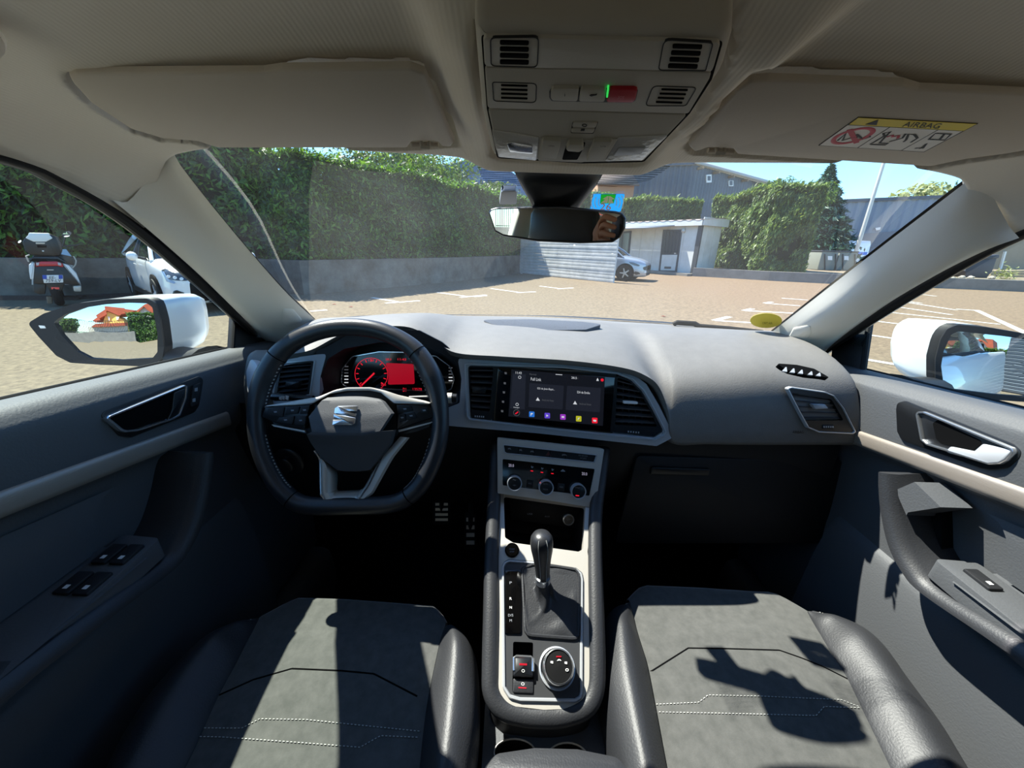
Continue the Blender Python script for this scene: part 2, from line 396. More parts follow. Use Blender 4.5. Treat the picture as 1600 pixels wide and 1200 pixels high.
ouR = [hP(x, y, *WR)-V((.010, 0, 0)) for x, y in ((1604, 372), (1545, 394), (1465, 434), (1380, 485), (1300, 545), (1285, 575))]
m1R = [hX(1528, 300, .565), hX(1466, 365, .577), hX(1390, 420, .592), hX(1310, 480, .607), hX(1232, 535, .605), hX(1218, 552, .61)]
m2R = [hX(1572, 345, .585), hX(1500, 398, .610), hX(1420, 448, .628), hX(1340, 498, .645), hX(1264, 553, .662), hX(1250, 570, .672)]
pl_r = pillar('trim_2', inR, (m1R, m2R), ouR, 'pale plastic windscreen pillar trim on the passenger side at right')
for tr, q in ((pl_l, [(441, 482), (458, 483), (474, 502), (449, 510), (440, 504)]), (pl_r, [(1240, 512), (1266, 508), (1267, 522), (1252, 538), (1230, 531)])):
    q = roundpoly([V((x, y, 0)) for x, y in q], 5); c = sum(q, V())/len(q); rings = [[on_mesh(tr, *(c.lerp(p, f)).xy, h) for p in q] for f, h in ((1.0, -.001), (1.0, .0012), (.92, .0022), (.5, .0022), (.02, .0022))]
    if all(p for r in rings for p in r): b = B(); b.loft(rings, cu=True); b.obj('airbag_cap', mt['pillar'], tr, label='trapezoid blanking cap low on the pillar', smooth=60)
# outer pillar body between windscreen and door frame
for s, inn_, tr in ((-1, inL, pl_l), (1, inR, pl_r)):
    a = [V((p.x*1.0+s*.035, p.y+.012, p.z+.012)) for p in cr(inn_, 20)]; c = [V((s*(abs(x)+.026), y+.004, z+.012)) for x, y, z in cr([q for q in SEAL if q[1] > .5], 20)]
    a[0] = a[0]+V((0, -.05, .02)); c[0] = c[0]+V((0, -.05, .01))
    b = B(); b.surf([[p-V((s*.02, 0, 0)) for p in a], a, [(p+q)/2+V((s*.012, .01, .012)) for p, q in zip(a, c)], c, [q+V((-s*.012, 0, -.006)) for q in c]], 20, 8); b.obj('outer_pillar', mt['satin'], tr, smooth=60)
# windscreen
b = B()
bot = [V((x, 1.085-.12*(x/.6)**2, 1.155)) for x in (-.66, -.5, -.3, 0, .3, .5, .66)]
top = [V((x*.92, .625-.06*(x/.6)**2, 1.505)) for x in (-.66, -.5, -.3, 0, .3, .5, .66)]
mid = [(p+q)/2+V((0, .018, .022)) for p, q in zip(bot, top)]
b.surf([bot, mid, top], 25, 13)
window_1 = b.obj('window_1', mt['windshield'], kind='structure', label='dusty windscreen glass', smooth=180)
# firewall, floor, rear of the cabin
b = B(); b.box((0, .1, .27), (1.44, 2.9, .04)); floor = b.obj('floor', mt['carpet'], kind='structure', label='black carpeted cabin floor')
b = B(); b.surf([[V((-.74, 1.02, 1.12)), V((0, 1.10, 1.12)), V((.74, 1.02, 1.12))], [V((-.74, 1.06, .8)), V((0, 1.10, .8)), V((.74, 1.06, .8))], [V((-.74, 1.08, .6)), V((0, 1.08, .6)), V((.74, 1.08, .6))], [V((-.74, .92, .29)), V((0, .92, .29)), V((.74, .92, .29))]], 5, 8)
b.obj('wall_front', mt['carpet'], kind='structure', label='dark footwell bulkhead under the dashboard')
# bonnet and scuttle outside the windscreen (mostly hidden)
b = B(); b.surf([[V((-.80, 1.12, 1.06)), V((0, 1.16, 1.11)), V((.80, 1.12, 1.06))], [V((-.80, 1.4, 1.0)), V((0, 1.5, 1.05)), V((.80, 1.4, 1.0))], [V((-.72, 1.9, .85)), V((0, 2.1, .88)), V((.72, 1.9, .85))], [V((-.72, 1.95, .3)), V((0, 2.15, .3)), V((.72, 1.95, .3))]], 9, 12)
bonnet = T('bonnet', 'white bonnet of the car hidden below the windscreen edge', 'bonnet', (0, 1.5, .3)); b.obj('panel', mt['white_car'], bonnet, smooth=180)
# rear bulkhead with rear window and side quarter panels
b = B()
zr = lambda s: 1.46-.06*abs(s)**3
b.loft([[V((s*.72, -1.62, .3)) for s in (-1, -.6, 0, .6, 1)], [V((s*.70, -1.66, .98)) for s in (-1, -.6, 0, .6, 1)]])
b.loft([[V((s*.62, -1.50, 1.40)) for s in (-1, -.6, 0, .6, 1)], [V((s*.60, -1.46, zr(s)+.02)) for s in (-1, -.6, 0, .6, 1)]])
for s in (-1, 1):
    b.loft([[V((s*.72, -1.66, .98)), V((s*.58, -1.66, .98))], [V((s*.62, -1.50, 1.42)), V((s*.5, -1.50, 1.42))]])
b.obj('wall_rear', mt['dark'], kind='structure', label='dark tailgate trim behind the rear bench', smooth=0)
b = B(); b.loft([[V((-.58, -1.66, .98)), V((.58, -1.66, .98))], [V((-.5, -1.50, 1.41)), V((.5, -1.50, 1.41))]])
b.obj('window_4', mt['side_glass'], kind='structure', label='rear window glass of the tailgate')
def zb(Y): return 1.145-.09*(Y-.437)
def ztrim(Y): return 1.053-.158*(Y-.368)
def mir(p, s): return V((p[0]*s, p[1], p[2]))
for s, nm in ((-1, 1), (1, 2)):
    side = 'driver side at left' if s < 0 else 'passenger side at right'
    # ---- door inner panel
    b = B(); rows = []
    ysd = [-.25, -.1, .05, .2, .3, .4, .5, .6, .68, .76, .84, .92, 1.0]
    for k in range(13):
        r = []
        for Y in ysd:
            z0, zt = zb(Y), ztrim(Y)
            prof = [(.716, z0-.012), (.712, z0+.003), (.694, z0+.004), (.674, z0+.001), (.660, z0-.010), (.6525, z0-.028), (.652, zt+.012), (.66, zt-.02), (.676, zt-.04), (.680, .92), (.680, .80), (.676, .70), (.69, .30)]
            r.append(V((prof[k][0]*s, Y, prof[k][1])))
        rows.append(r)
    b.surf(rows, 40, 60, lu=False)
    door = b.obj(f'door_{nm}', mt['door'], kind='structure', label=f'black front door inner panel on the {side}', smooth=180)
    # trim strip
    b = B(); b.surf([[V((x*s, Y, ztrim(Y)+dz)) for Y in (-.25, 0, .2, .4, .6, .72)] for x, dz in ((.660, .016), (.648, .0125), (.6465, 0), (.648, -.016), (.664, -.020))], 12, 9)
    b.obj('trim_strip', mt['alu'], door, label='brushed grey-brown decorative strip', smooth=60)
    # outer skin and sill
    b = B(); b.surf([[V((x*s, Y, z+dz(Y))) for Y in (-1.7, -1.2, -.3, .3, .9, 1.3)] for x, z, dz in ((.735, 0, lambda Y: zb(min(Y, .95))-.012), (.80, 0, lambda Y: zb(min(Y, .95))-.03), (.895, .86, lambda Y: 0), (.905, .75, lambda Y: 0), (.90, .5, lambda Y: 0), (.87, .3, lambda Y: 0))], 20, 20)
    b.obj('outer_skin', mt['white_car'], door, smooth=180)
    b = B(); b.surf([[mir((-x, Y, zb(Y)+dz), -1 if s > 0 else 1) if 0 else V((x*s, Y, zb(Y)+dz)) for Y in (-1.2, -.3, .3, .7, .93)] for x, dz in ((.712, -.004), (.722, .006), (.735, -.008))], 14, 6)
    b.obj('window_weatherstrip', mt['rubber'], door)
    # window glass : from the belt to the seal curve
    b = B(); r0, r1 = [], []
    for Y in (-.35, -.1, .1, .3, .45, .6, .7, .8, .9, .97):
        xe, ze = sealz(Y); r0.append(V((.722*s, Y, zb(Y)-.01))); r1.append(V(((xe+.012)*s, Y, ze+.01)))
    b.loft([r0, [(p+q)/2+V((.008*s, 0, 0)) for p, q in zip(r0, r1)], r1])
    b.obj(f'window_{nm+1}', mt['side_glass'], kind='structure', label=f'green tinted front door window on the {side}', smooth=180)
    # seal along the window frame
    sp = [mir((-x if s > 0 else x, y, z), 1) for x, y, z in SEAL if y > -.9]
    sp = cr(sp, 40); b = B(); b.tube([p+V((.002*s, 0, -.001)) for p in sp], [(.0035+.0065*sm(.45, .75, p.y), .007) for p in sp], 8, flat=V((0, 0, 1)))
    b.obj('window_seal', mt['rubber'], door)
    b = B(); b.tube([p+V((.016*s, .004, .004)) for p in sp], (.008, .008), 8, flat=V((0, 0, 1))); b.obj('window_frame', mt['satin'], door)
    # mirror sail triangle
    pl = Pl((.712*s, .9, 1.12), (-s, 0, .28))
    q = [(412, 500), (372, 470), (366, 476), (362, 548), (418, 545)] if s < 0 else [(1300, 540), (1348, 499), (1358, 503), (1346, 582), (1296, 580)]
    b = B(); b.pad(pl, q, -.006, .006, r=.004, bev=.002); b.obj('mirror_sail', mt['dark'], door)
    b = B(); b.tube([pl.px(*k, .006) for k in (((372, 466), (366, 505), (363, 552)) if s < 0 else ((1358, 500), (1353, 540), (1347, 585)))], .005, 8); b.obj('sail_seal', mt['rubber'], door)
    # pull handle and armrest
    P = lambda y, z, x=.60: V((x*s, y, z))
    b = B()
    front = [(P(.655, 1.005, .655), P(.655, .995, .655)), ]
    path = [(.606, .985), (.598, .962), (.578, .922), (.545, .875), (.51, .850), (.475, .842), (.39, .855), (.30, .868), (.15, .885), (-.2, .905)]
    inn = [(.586, .992), (.572, .966), (.553, .931), (.525, .895), (.494, .873), (.462, .866), (.38, .883), (.295, .897), (.15, .912), (-.2, .93)]
    rows = []
    oc = cr([P(y, z, .60) for y, z in path], 40); ic = cr([P(y, z, .608) for y, z in inn], 40)
    for o_, i_ in zip(oc, ic):
        d = i_-o_
        rows.append([o_+V((.072*s, 0, 0)), o_+V((.02*s, 0, 0)), o_+V((.004*s, 0, 0))+d*.03, o_+d*.22+V((-.006*s, 0, 0)), o_+d*.5+V((-.007*s, 0, 0)), o_+d*.85+V((-.002*s, 0, 0)), i_+V((.008*s, 0, 0)), i_+V((.072*s, 0, .006))])
    b.loft(rows, cap=True); grip = b.obj('pull_handle', mt['leather'], door, smooth=60)
    cG = lambda pts, x: [V((p.x*s, p.y, p.z)) for p in [hX(1360+a*.25, 700+c_*.25, x) for a, c_ in pts]]
    if s > 0: b = B(); q = cG([(160, 262), (275, 212), (440, 370), (235, 402), (225, 420), (185, 330)], .612); b.loft([[p+V((.05*s, 0, 0)) for p in q], q], cu=True, cap=True); b.obj('grip_cap', mt['door'], grip, smooth=20)
    if s > 0: b = B(); q = cG([(190, 330), (235, 402), (440, 372), (446, 790), (392, 800), (330, 730), (260, 560)], .660); b.loft([[p+V((.02*s, 0, 0)) for p in q], q], cu=True, cap=True); b.obj('grip_shade_plate', mt['void_satin'], door, smooth=20)  # flat near-black plate, its colour stands in for shade in the grip cavity
    # armrest top with switches
    pl = Pl(P(.40, .915, .63), (-.28*s, -.1, 1), up=V((0, 1, 0)))
    b = B(); q = [(.085, .47), (.06, .475), (.0, .455), (-.012, .36), (-.012, -.1), (.08, -.1)]
    b.surf([[V((s*.605, y, .893+.03*(.45-y)*.6)) for y in (.45, .3, .1, -.2)], [V((s*.64, y, .897+.03*(.45-y)*.6)) for y in (.46, .3, .1, -.2)], [V((s*.685, y, .902+.03*(.45-y)*.6)) for y in (.46, .3, .1, -.2)]], 12, 6)
    arm = b.obj('armrest', mt['door'], door)
    pl = Pl((s*.64, .35, .8945), (0, -.05, 1), up=V((0, 1, 0)))
    sw = [(y, dx) for y in (.395, .345) for dx in (-.013, .013)] if s < 0 else [(.395, 0)]
    b = B(); b.pad(pl, [((s*.64+dx)*1-s*.64, y-.3) for dx, y in ((-.032, .435), (.032, .43), (.03, .25), (-.03, .25))], -.03, .003, r=.01, bev=.001, meters=True); b.obj('switch_bezel', mt['door'], arm)
    for y, dx in sw:
        b = B(); b.pad(pl, [(dx+a*.011, y-.3+c*.018) for a, c in ((-1, -1), (1, -1), (1, 1), (-1, 1))], .002, .0075, r=.003, bev=.002, meters=True); k = b.obj('window_switch', mt['dark'], arm)
        b = B(); b.pad(pl, [(dx+a*.003, y-.308+c*.003) for a, c in ((-1, -1), (1, -1), (1, 1), (-1, 1))], .0074, .0079, meters=True); b.obj('symbol', mt['white'], k, smooth=0)
    # insert cloth panel between strip and armrest
    b = B(); b.surf([[V((s*.6735, y, ztrim(y)-.05)) for y in (.50, .3, .1, -.25)], [V((s*.672, y, .97)) for y in (.47, .3, .1, -.25)], [V((s*.6735, y, .905)) for y in (.44, .3, .1, -.25)]], 12, 8)
    b.obj('insert_panel', mt['suede'] if 0 else mt['door'], door)
    # pocket, speaker bulge and sill
    b = B(); b.surf([[V((x*s, y, z)) for y in (.72, .68, .55, .4, .2, -.2)] for x, z in ((.68, .80), (.668, .785), (.655, .72), (.645, .6), (.64, .45), (.66, .33))], 16, 14); b.obj('door_pocket', mt['door'], door)
    b = B(); b.surf([[V((x*s, y, z)) for y in (.95, .7, .5, .3, 0, -.4)] for x, z in ((.70, .36), (.69, .432), (.665, .45), (.635, .448), (.615, .42), (.61, .28))], 14, 12)
    b.obj('baseboard_'+('left' if s < 0 else 'right'), mt['door'], kind='structure', label=f'dark plastic door sill beside the seat on the {side}', smooth=180)
    # lower kick panel
    b = B(); b.surf([[V((.70*s, y, z)) for z in (1.0, .7, .3)] for y in (1.1, .9, .74)], 6, 6); b.obj('wall_'+('left' if s < 0 else 'right'), mt['carpet'], kind='structure', label=f'dark footwell side trim on the {side}')
    # rear door / quarter
    b = B(); b.surf([[V((x*s, y, z)) for y in (-.25, -.8, -1.66)] for x, z in ((.70, 1.17), (.67, 1.10), (.68, .9), (.69, .3))], 8, 10)
    b.obj(f'door_{nm+2}', mt['door'], kind='structure', label=f'rear door inner panel on the {side}')
    b = B(); b.loft([[V((.712*s, y, 1.17)) for y in (-.35, -.9, -1.3)], [V(((sealz(y)[0]+.01)*s, y, sealz(y)[1])) for y in (-.35, -.9, -1.3)]])
    b.obj(f'window_{nm+4}', mt['privacy_glass'], kind='structure', label=f'rear door window on the {side}')
    b = B(); b.loft([[V((.70*s, y, 1.17)) for y in (-.25, -.38)], [V(((sealz(y)[0]+.0)*s, y, sealz(y)[1])) for y in (-.25, -.38)]])
    b.loft([[V((.70*s, y, 1.17)) for y in (-1.25, -1.68)], [V(((sealz(y)[0]+.0)*s, y+.1, sealz(y)[1])) for y in (-1.25, -1.5)]])
    b.obj('b_pillar' if 0 else 'rear_pillars', mt['pillar'], door, solid=.03)
# ================================================================ DASHBOARD
def pp(name, pl, pts, h0, h1, mat, parent, r=0, bev=0, **k):
    b = B(); b.pad(pl, pts, h0, h1, r=r, bev=bev); return b.obj(name, mat, parent, **k)
def circ(cx, cy, rx, ry=None, n=28, slope=.03):
    ry = ry or rx
    return [(cx+rx*cos(2*pi*k/n), cy+ry*sin(2*pi*k/n)+slope*rx*cos(2*pi*k/n)) for k in range(n)]
def cz(crop, pts):
    """crop pixels -> photo pixels"""
    x0, y0, s = crop; return [(x0+x*s, y0+y*s) for x, y in pts]
dash = T('dashboard', 'black soft dashboard running under the windscreen across the car', 'dashboard', (0, .8, .9))
cols = [((478, 508), (412, 568), .745), ((500, 498), (440, 556), .745), ((540, 495.5), (485, 547), .755), ((600, 494), (535, 522), .772), ((650, 494), (590, 511), .785), ((690, 493.5), (640, 511.5), .785),
        ((720, 493.5), (680, 532), .772), ((745, 493.5), (712, 551), .75), ((800, 494.5), (785, 557), .735), ((855, 496), (890, 563.5), .735), ((905, 498), (970, 574), .735), ((940, 500), (1007, 586), .735),
        ((970, 501.5), (1030, 605), .733), ((995, 503), (1045, 646), .728), ((1020, 504.5), (1053, 687), .722), ((1065, 508), (1110, 689), .722), ((1110, 511), (1190, 690), .722), ((1150, 514), (1270, 690), .722), ((1185, 517), (1335, 690), .716)]
rows = []
for g, l, Y in cols:
    a = hZ(*g, 1.155); z = hY(*l, Y)
    c0 = [a, a.lerp(z, .25)+V((0, 0, .012)), a.lerp(z, .5)+V((0, 0, .017)), a.lerp(z, .75)+V((0, 0, .014)), a.lerp(z, .93)+V((0, 0, .006)), z]
    k = max(0, min(1, (1.09-z.z)/.1)); xi = lambda t: a.x+(z.x-a.x)*t
    dd_ = 1-sm(1000, 1230, l[0])
    c1_ = [a, V((xi(.3), .94, 1.165-.008*dd_)), V((xi(.62), .84, 1.157-.006*k-.022*dd_)), V((xi(.85), .765, 1.115-.022*dd_)), V((xi(.95), .735, 1.06-.014*dd_)), z]
    wt_ = sm(1.125, 1.01, z.z); c = [p.lerp(q, wt_) for p, q in zip(cr(c0, 20), cr(c1_, 20))]
    rows.append(c+[z+V((0, .004, -.010)), z+V((0, .02, -.016)), z+V((0, .07, -.012))])
# right-hand end wraps round to the door
a = hZ(1206, 520, 1.152)
for dx in (0, .012):
    q = [a+V((dx*2, 0, 0)), hX(1250, 541, .61+dx), hX(1290, 566, .633+dx), hX(1322, 612, .645+dx), hX(1340, 655, .650+dx), hX(1348, 690, .652+dx)]
    rows.append(cr(q, 20)+[q[-1]+V((0, .004, -.010)), q[-1]+V((0, .02, -.016)), q[-1]+V((0, .07, -.012))])
cols2 = [cr([r[j] for r in rows], 150) for j in range(len(rows[0]))]
b = B(); b.loft(cols2); top = b.obj('top_pad', mt['dash'], dash, smooth=60)
# defroster strip and speaker grille on the top
b = B(); b.surf([[hZ(478, 507, 1.157), hZ(560, 495, 1.157), hZ(690, 492.5, 1.158), hZ(800, 493, 1.158), hZ(900, 496.5, 1.158), hZ(1050, 506, 1.158), hZ(1206, 519, 1.157)], [hZ(478, 504, 1.157)+V((0, .02, -.002)), hZ(560, 495, 1.157)+V((0, .03, -.002)), hZ(690, 493, 1.158)+V((0, .03, -.002)), hZ(800, 494, 1.158)+V((0, .03, -.002)), hZ(900, 496, 1.158)+V((0, .03, -.002)), hZ(1050, 505, 1.158)+V((0, .03, -.002)), hZ(1206, 519, 1.157)+V((0, .02, -.002))]], 40, 3)
b.obj('defroster_slot', mt['dark'], dash)
pg = Pl((0, .97, 1.1685), (0, -.10, 1))
gr = pp('speaker_grille', pg, [(752, 499.5), (830, 498.5), (910, 502.5), (942, 506.5), (915, 515), (850, 516), (795, 512), (768, 506)], -.008, .0012, M('grille_mesh', '#5c6068', .6, bump=1, bscale=700, bdist=.004), dash, r=.01, bev=.0005)
# dark body below the pad
PF = Pl((0, .742, 1.05), (0, -cos(radians(12)), sin(radians(12))))
b = B(); b.surf([[V((.03, .80, 1.0)), V((.3, .775, .985)), V((.5, .77, .975)), V((.66, .765, .97))], [V((.05, .77, .95)), V((.3, .765, .95)), V((.5, .76, .945)), V((.66, .755, .94))], [V((.1, .79, .80)), V((.3, .785, .80)), V((.5, .78, .80)), V((.66, .77, .80))], [V((.1, .88, .66)), V((.3, .88, .66)), V((.5, .88, .66)), V((.66, .88, .66))]], 14, 14)
low = b.obj('lower_panel', mt['dark'], dash)
pgl = Pl((.3, .7625, .90), (0, -1, .12))
gl = pp('glovebox_lid', pgl, [(995, 712), (1345, 722), (1340, 850), (960, 850)], -.006, .004, mt['dark'], dash, r=.012, bev=.004)
pp('glovebox_handle', pgl, [(1018, 730), (1110, 733), (1108, 744), (1016, 742)], .002, .010, mt['satin'], gl, r=.004, bev=.003)
b = B(); b.surf([[V((-.70, .76, 1.02)), V((-.5, .765, 1.0)), V((-.25, .765, 1.0)), V((-.02, .765, 1.0))], [V((-.70, .77, .92)), V((-.5, .775, .92)), V((-.25, .775, .92)), V((-.05, .775, .92))], [V((-.70, .84, .72)), V((-.5, .84, .72)), V((-.25, .84, .72)), V((-.05, .84, .72))], [V((-.70, .95, .66)), V((-.5, .95, .66)), V((-.25, .95, .66)), V((-.05, .95, .66))]], 14, 12)
knee = b.obj('knee_panel', mt['dark'], dash)
# light switch below the left vent
pk = Pl((-.5, .765, .97), (0, -1, .05))
b = B(); b.lathe(pk.px(452, 722, 0), pk.n, [(.036, 0), (.036, .006), (.032, .009), (.020, .009), (.019, .022), (.016, .024), (0, .024)], 28); b.obj('light_switch', mt['satin'], dash, label='round light switch')
# silver fascia with openings
fasc = [(425, 577), (452, 560), (494, 554), (510, 553), (500, 590), (499, 628), (560, 641), (690, 641), (718, 630), (721, 592), (716, 566), (717, 560), (730, 561.5), (880, 566), (962, 575), (988, 583), (1010, 600), (1030, 634), (1051, 676), (1049, 685), (1026, 697), (960, 690), (840, 677), (720, 667), (640, 660), (480, 655), (430, 645)]
clus_open = [(498, 625), (500, 590), (513, 560), (538, 545), (592, 535), (655, 538), (692, 553), (713, 566), (719, 592), (718, 628), (690, 640), (560, 640)]
vent_l_open = [(432, 566), (492, 561), (484, 620), (424, 628)]
info_open = [(731, 571), (880, 575.5), (964, 585), (986, 594), (1003, 611), (1020, 641), (1037, 674), (1022, 684), (880, 670), (735, 655)]
b = B(); b.holed(PF, fasc, [vent_l_open, info_open], -.014, .004, r=.006, rh=.008); b.obj('silver_fascia', mt['fascia'], dash, label='silver-grey fascia band')
pe = Pl((-.6, .745, 1.08), (-.45, -.8, .35))
pp('sunlit_end_cap', pe, [(391, 560), (398, 565), (407, 582), (404, 606), (392, 622), (386, 612), (384, 580)], -.02, .004, mt['fascia'], dash, r=.01, bev=.002)  # dash end; silver colour stands in for the sunlight on it
b = B(); b.surf([[hY(400, 549, .80), hY(430, 548, .80), hY(470, 540, .80)], [hY(388, 560, .77), hY(420, 562, .77), hY(455, 557, .77)], [hY(383, 600, .76), hY(400, 600, .76), hY(432, 590, .765)], [hY(386, 650, .76), hY(405, 655, .76), hY(440, 650, .765)]], 10, 14); b.obj('side_pad', mt['dash'], dash, solid=.006)
# binnacle tunnel
b = B(); q0 = [V(p) for p in PF.poly(clus_open, .003)]
if area2(q0) < 0: q0 = q0[::-1]
q0 = roundpoly(q0, .02)
inn = [p*.93+V((sum(k.x for k in q0)/len(q0), sum(k.y for k in q0)/len(q0)))*.07 for p in q0]
b.loft([[PF.to3(p, .003) for p in q0], [PF.to3(p, -.03)+V((0, 0, .004)) for p in inset(q0, .003)], [PF.to3(p, -.085)+V((0, 0, .006)) for p in inn]], cu=True)
b.obj('instrument_hood', mt['dark'], dash)
b = B(); b.holed(PF, [(494, 548), (512, 541), (540, 525), (592, 514), (655, 516), (690, 534), (712, 552), (724, 561), (724, 640), (690, 646), (560, 646), (494, 634)], [clus_open], -.006, .002, r=.004, rh=.02); b.obj('hood_rim', mt['dark'], dash)
# --------------------------------------------------------------- instrument cluster
PC = Pl(PF.to3((0, 0), -.075), PF.n)
cl = T('instrument_cluster', 'digital instrument cluster glowing red behind the steering wheel', 'instrument panel', PC.px(620, 580))
ring = [(531, 600), (533, 575), (550, 556), (592, 548.5), (642, 549.5), (682, 555.5), (704, 572), (711, 592), (706, 610), (690, 614), (541, 606)]
pp('display_glass', PC, ring, -.012, 0, mt['piano'], cl, r=.012)
b = B(); b.ring(PC, ring, .0035, -.004, .004, r=.012); b.obj('chrome_bezel', mt['chrome'], cl)
pp('backplate', PC, [(480, 525), (735, 525), (735, 650), (480, 650)], -.03, -.013, mt['dark'], cl)
pp('red_map_panel', PC, [(602, 567), (646, 569), (648, 600), (606, 601), (607, 584)], .0005, .0012, E_('map_red', '#c00f28', .42), cl, r=.004)
b = B(); b.ring(PC, circ(580, 585, 26, 26), .0009, .0004, .0014); d = b.obj('speed_dial', em['red'], cl)
for k in range(13):
    a = radians(140+k*21.6); c, s = cos(a), sin(a)
    pp('tick_mark', PC, [(580+24*c-s*.5, 585+24*s+c*.5), (580+20*c-s*.5, 585+20*s+c*.5), (580+20*c+s*.5, 585+20*s-c*.5), (580+24*c+s*.5, 585+24*s-c*.5)], .0004, .0016, em['red'], d)
pp('needle', PC, [(584, 582), (585.5, 584), (566, 602.5), (564.5, 601)], .0016, .0022, em['red'], d)
for x, y0, n in ((541, 572, 6), (704, 574, 5)):
    for k in range(n):
        pp('gauge_bar', PC, [(x-3, y0+k*5), (x+3, y0+k*5), (x+3, y0+1.5+k*5), (x-3, y0+1.5+k*5)], .0004, .0012, em['white'] if k > 2 else em['dim'], cl)
text(PC, '11:43', 628, 561.5, 13, 3.5, em['red'], cl); text(PC, '28.5', 607, 561.5, 9, 3.2, em['red'], cl); text(PC, 'D1', 632, 609, 5, 6, em['red'], cl); text(PC, '13579', 652, 608, 14, 3.5, em['red'], cl)
text(PC, '0', 564, 603, 4, 4, em['red'], cl); text(PC, '120', 580, 563, 8, 3.5, em['red'], cl); text(PC, '260', 599, 601, 8, 3.5, em['red'], cl)
# --------------------------------------------------------------- vents
def slat_vent(name, label, pl, frame, open_, n, tabpx, ringw=.004, chrome='chrome', tabmat='satin', group=None, depth=.03, wheel=None, ringpts=None):
    c = pl.px(sum(p[0] for p in frame)/len(frame), sum(p[1] for p in frame)/len(frame))
    t = T(name, label, 'air vent', c, group)
    if ringpts is not False:
        b = B(); b.ring(pl, frame, ringw, -.004, .006, r=.006); b.obj('chrome_frame', mt['bright' if chrome == 'chrome' else chrome], t)
    b = B(); b.holed(pl, frame, [open_], -.006, .003, r=.006, rh=.003); b.obj('housing', mt['satin'], t)
    q = pl.poly(open_); q = q if area2(q) > 0 else q[::-1]
    b = B(); g = b.loft([[pl.to3(p, .001) for p in q], [pl.to3(p, -depth) for p in q]], cu=True); b.f(g[1]); b.obj('duct', mt['void'], t)
    (ax, ay), (bx, by), (cx, cy), (dx, dy) = open_ if len(open_) == 4 else (open_[0], open_[1], open_[-2], open_[-1])
    for k in range(n):
        s = (k+.5)/n
        l = V((ax+(dx-ax)*s, ay+(dy-ay)*s)); r = V((bx+(cx-bx)*s, by+(cy-by)*s))
        if len(open_) > 4:                          # clip to the curved outline
            xs = [i for i in range(int(l.x), int(r.x)+40) if inpoly(open_, i, l.y+(r.y-l.y)*(i-l.x)/max(1, r.x-l.x))]
            if xs: r = V((max(xs), l.y+(r.y-l.y)*(max(xs)-l.x)/max(1, r.x-l.x)))
        L3, R3 = pl.px(l.x, l.y, -.002), pl.px(r.x, r.y, -.002); e = (R3-L3).normalized(); nd = (-pl.n*.8-pl.v*.12 if 0 else -pl.n*.95+pl.v*.3).normalized(); th = e.cross(nd)*.0011
        b = B(); w_ = .014
        b.loft([[L3+th, R3+th], [L3+nd*w_+th, R3+nd*w_+th], [L3+nd*w_-th, R3+nd*w_-th], [L3-th, R3-th]], cv=True); b.f([b.bm.verts[i] for i in ()]) if 0 else None
        b.obj('slat', mt['slat'], t, smooth=20)
    b = B(); b.pad(pl, tabpx, -.004, .007, r=.002, bev=.002); b.obj('slide_tab', mt[tabmat], t)
    if wheel:
        b = B(); b.pad(pl, wheel, -.003, .005, r=.002, bev=.0015); w2 = b.obj('thumb_wheel', mt['dark'], t)
        (x0, y0), (x1, y1) = wheel[0], wheel[1]
        for k in range(5): 
            f = (k+.5)/5; X, Y_ = x0+(x1-x0)*f, (y0+wheel[3][1])/2+(y1-y0)*f
            pp('rib', pl, [(X-.9, Y_-1.2), (X+.9, Y_-1.2), (X+.9, Y_+1.2), (X-.9, Y_+1.2)], .0045, .0058, mt['fascia'], w2)
    return t
slat_vent('air_vent', 'slatted air vent left of the steering wheel with chrome edge', PF, [(432, 566), (493, 561), (485, 619), (424, 628)], [(432, 571), (487, 567), (480, 611), (424, 618)], 6, [(446, 596), (468, 596), (466, 606), (444, 606)])
slat_vent('air_vent', 'slatted air vent between cluster and touchscreen', PF, [(729, 570), (773, 572), (768, 658), (737, 656)], [(733, 574), (771, 574.5), (765, 643), (735.5, 640.5)], 7, [(738, 604), (760, 605), (758, 615), (737.5, 613.5)], chrome='satin', wheel=[(741, 648.5), (757, 649.5), (756, 653.5), (740, 652.5)], ringpts=False)
tv = slat_vent('air_vent', 'curved air vent right of the touchscreen with white tab', PF, [(962, 586), (985, 595), (1002, 611), (1019, 641), (1035, 673), (1021, 682), (957, 675)], [(965, 590), (984, 596), (1001, 613), (1016, 640), (1027, 667), (961, 664)], 7, [(975, 627), (997, 628), (997, 632), (974.5, 631)], chrome='satin', tabmat='white', wheel=[(980, 672), (1000, 674), (999.5, 678), (979.5, 676.5)], ringpts=False)
for k in range(4):
    f = (k+1)/5; pp('vane', PF, [(965+f*44, 592+f*22), (966.2+f*44, 592+f*22), (963+f*52, 664+f*3), (961.8+f*52, 664+f*3)], -.02, -.012, mt['satin'], tv)
pvr = fit(on_mesh(top, 1235, 606, .010), on_mesh(top, 1315, 625, .010), on_mesh(top, 1290, 676, .010))
cV = (1200, 540, .15)
slat_vent('air_vent', 'slanted air vent with silver tab at the passenger end of the dashboard', pvr, cz(cV, [(200, 445), (250, 430), (600, 480), (700, 520), (800, 650), (925, 900), (890, 925), (540, 910), (420, 860), (330, 700)]), cz(cV, [(240, 490), (660, 560), (790, 780), (385, 780)]), 5, cz(cV, [(460, 612), (600, 612), (640, 660), (500, 665)]), tabmat='fascia', ringw=.0032, wheel=cz(cV, [(575, 825), (690, 825), (690, 870), (570, 870)]))
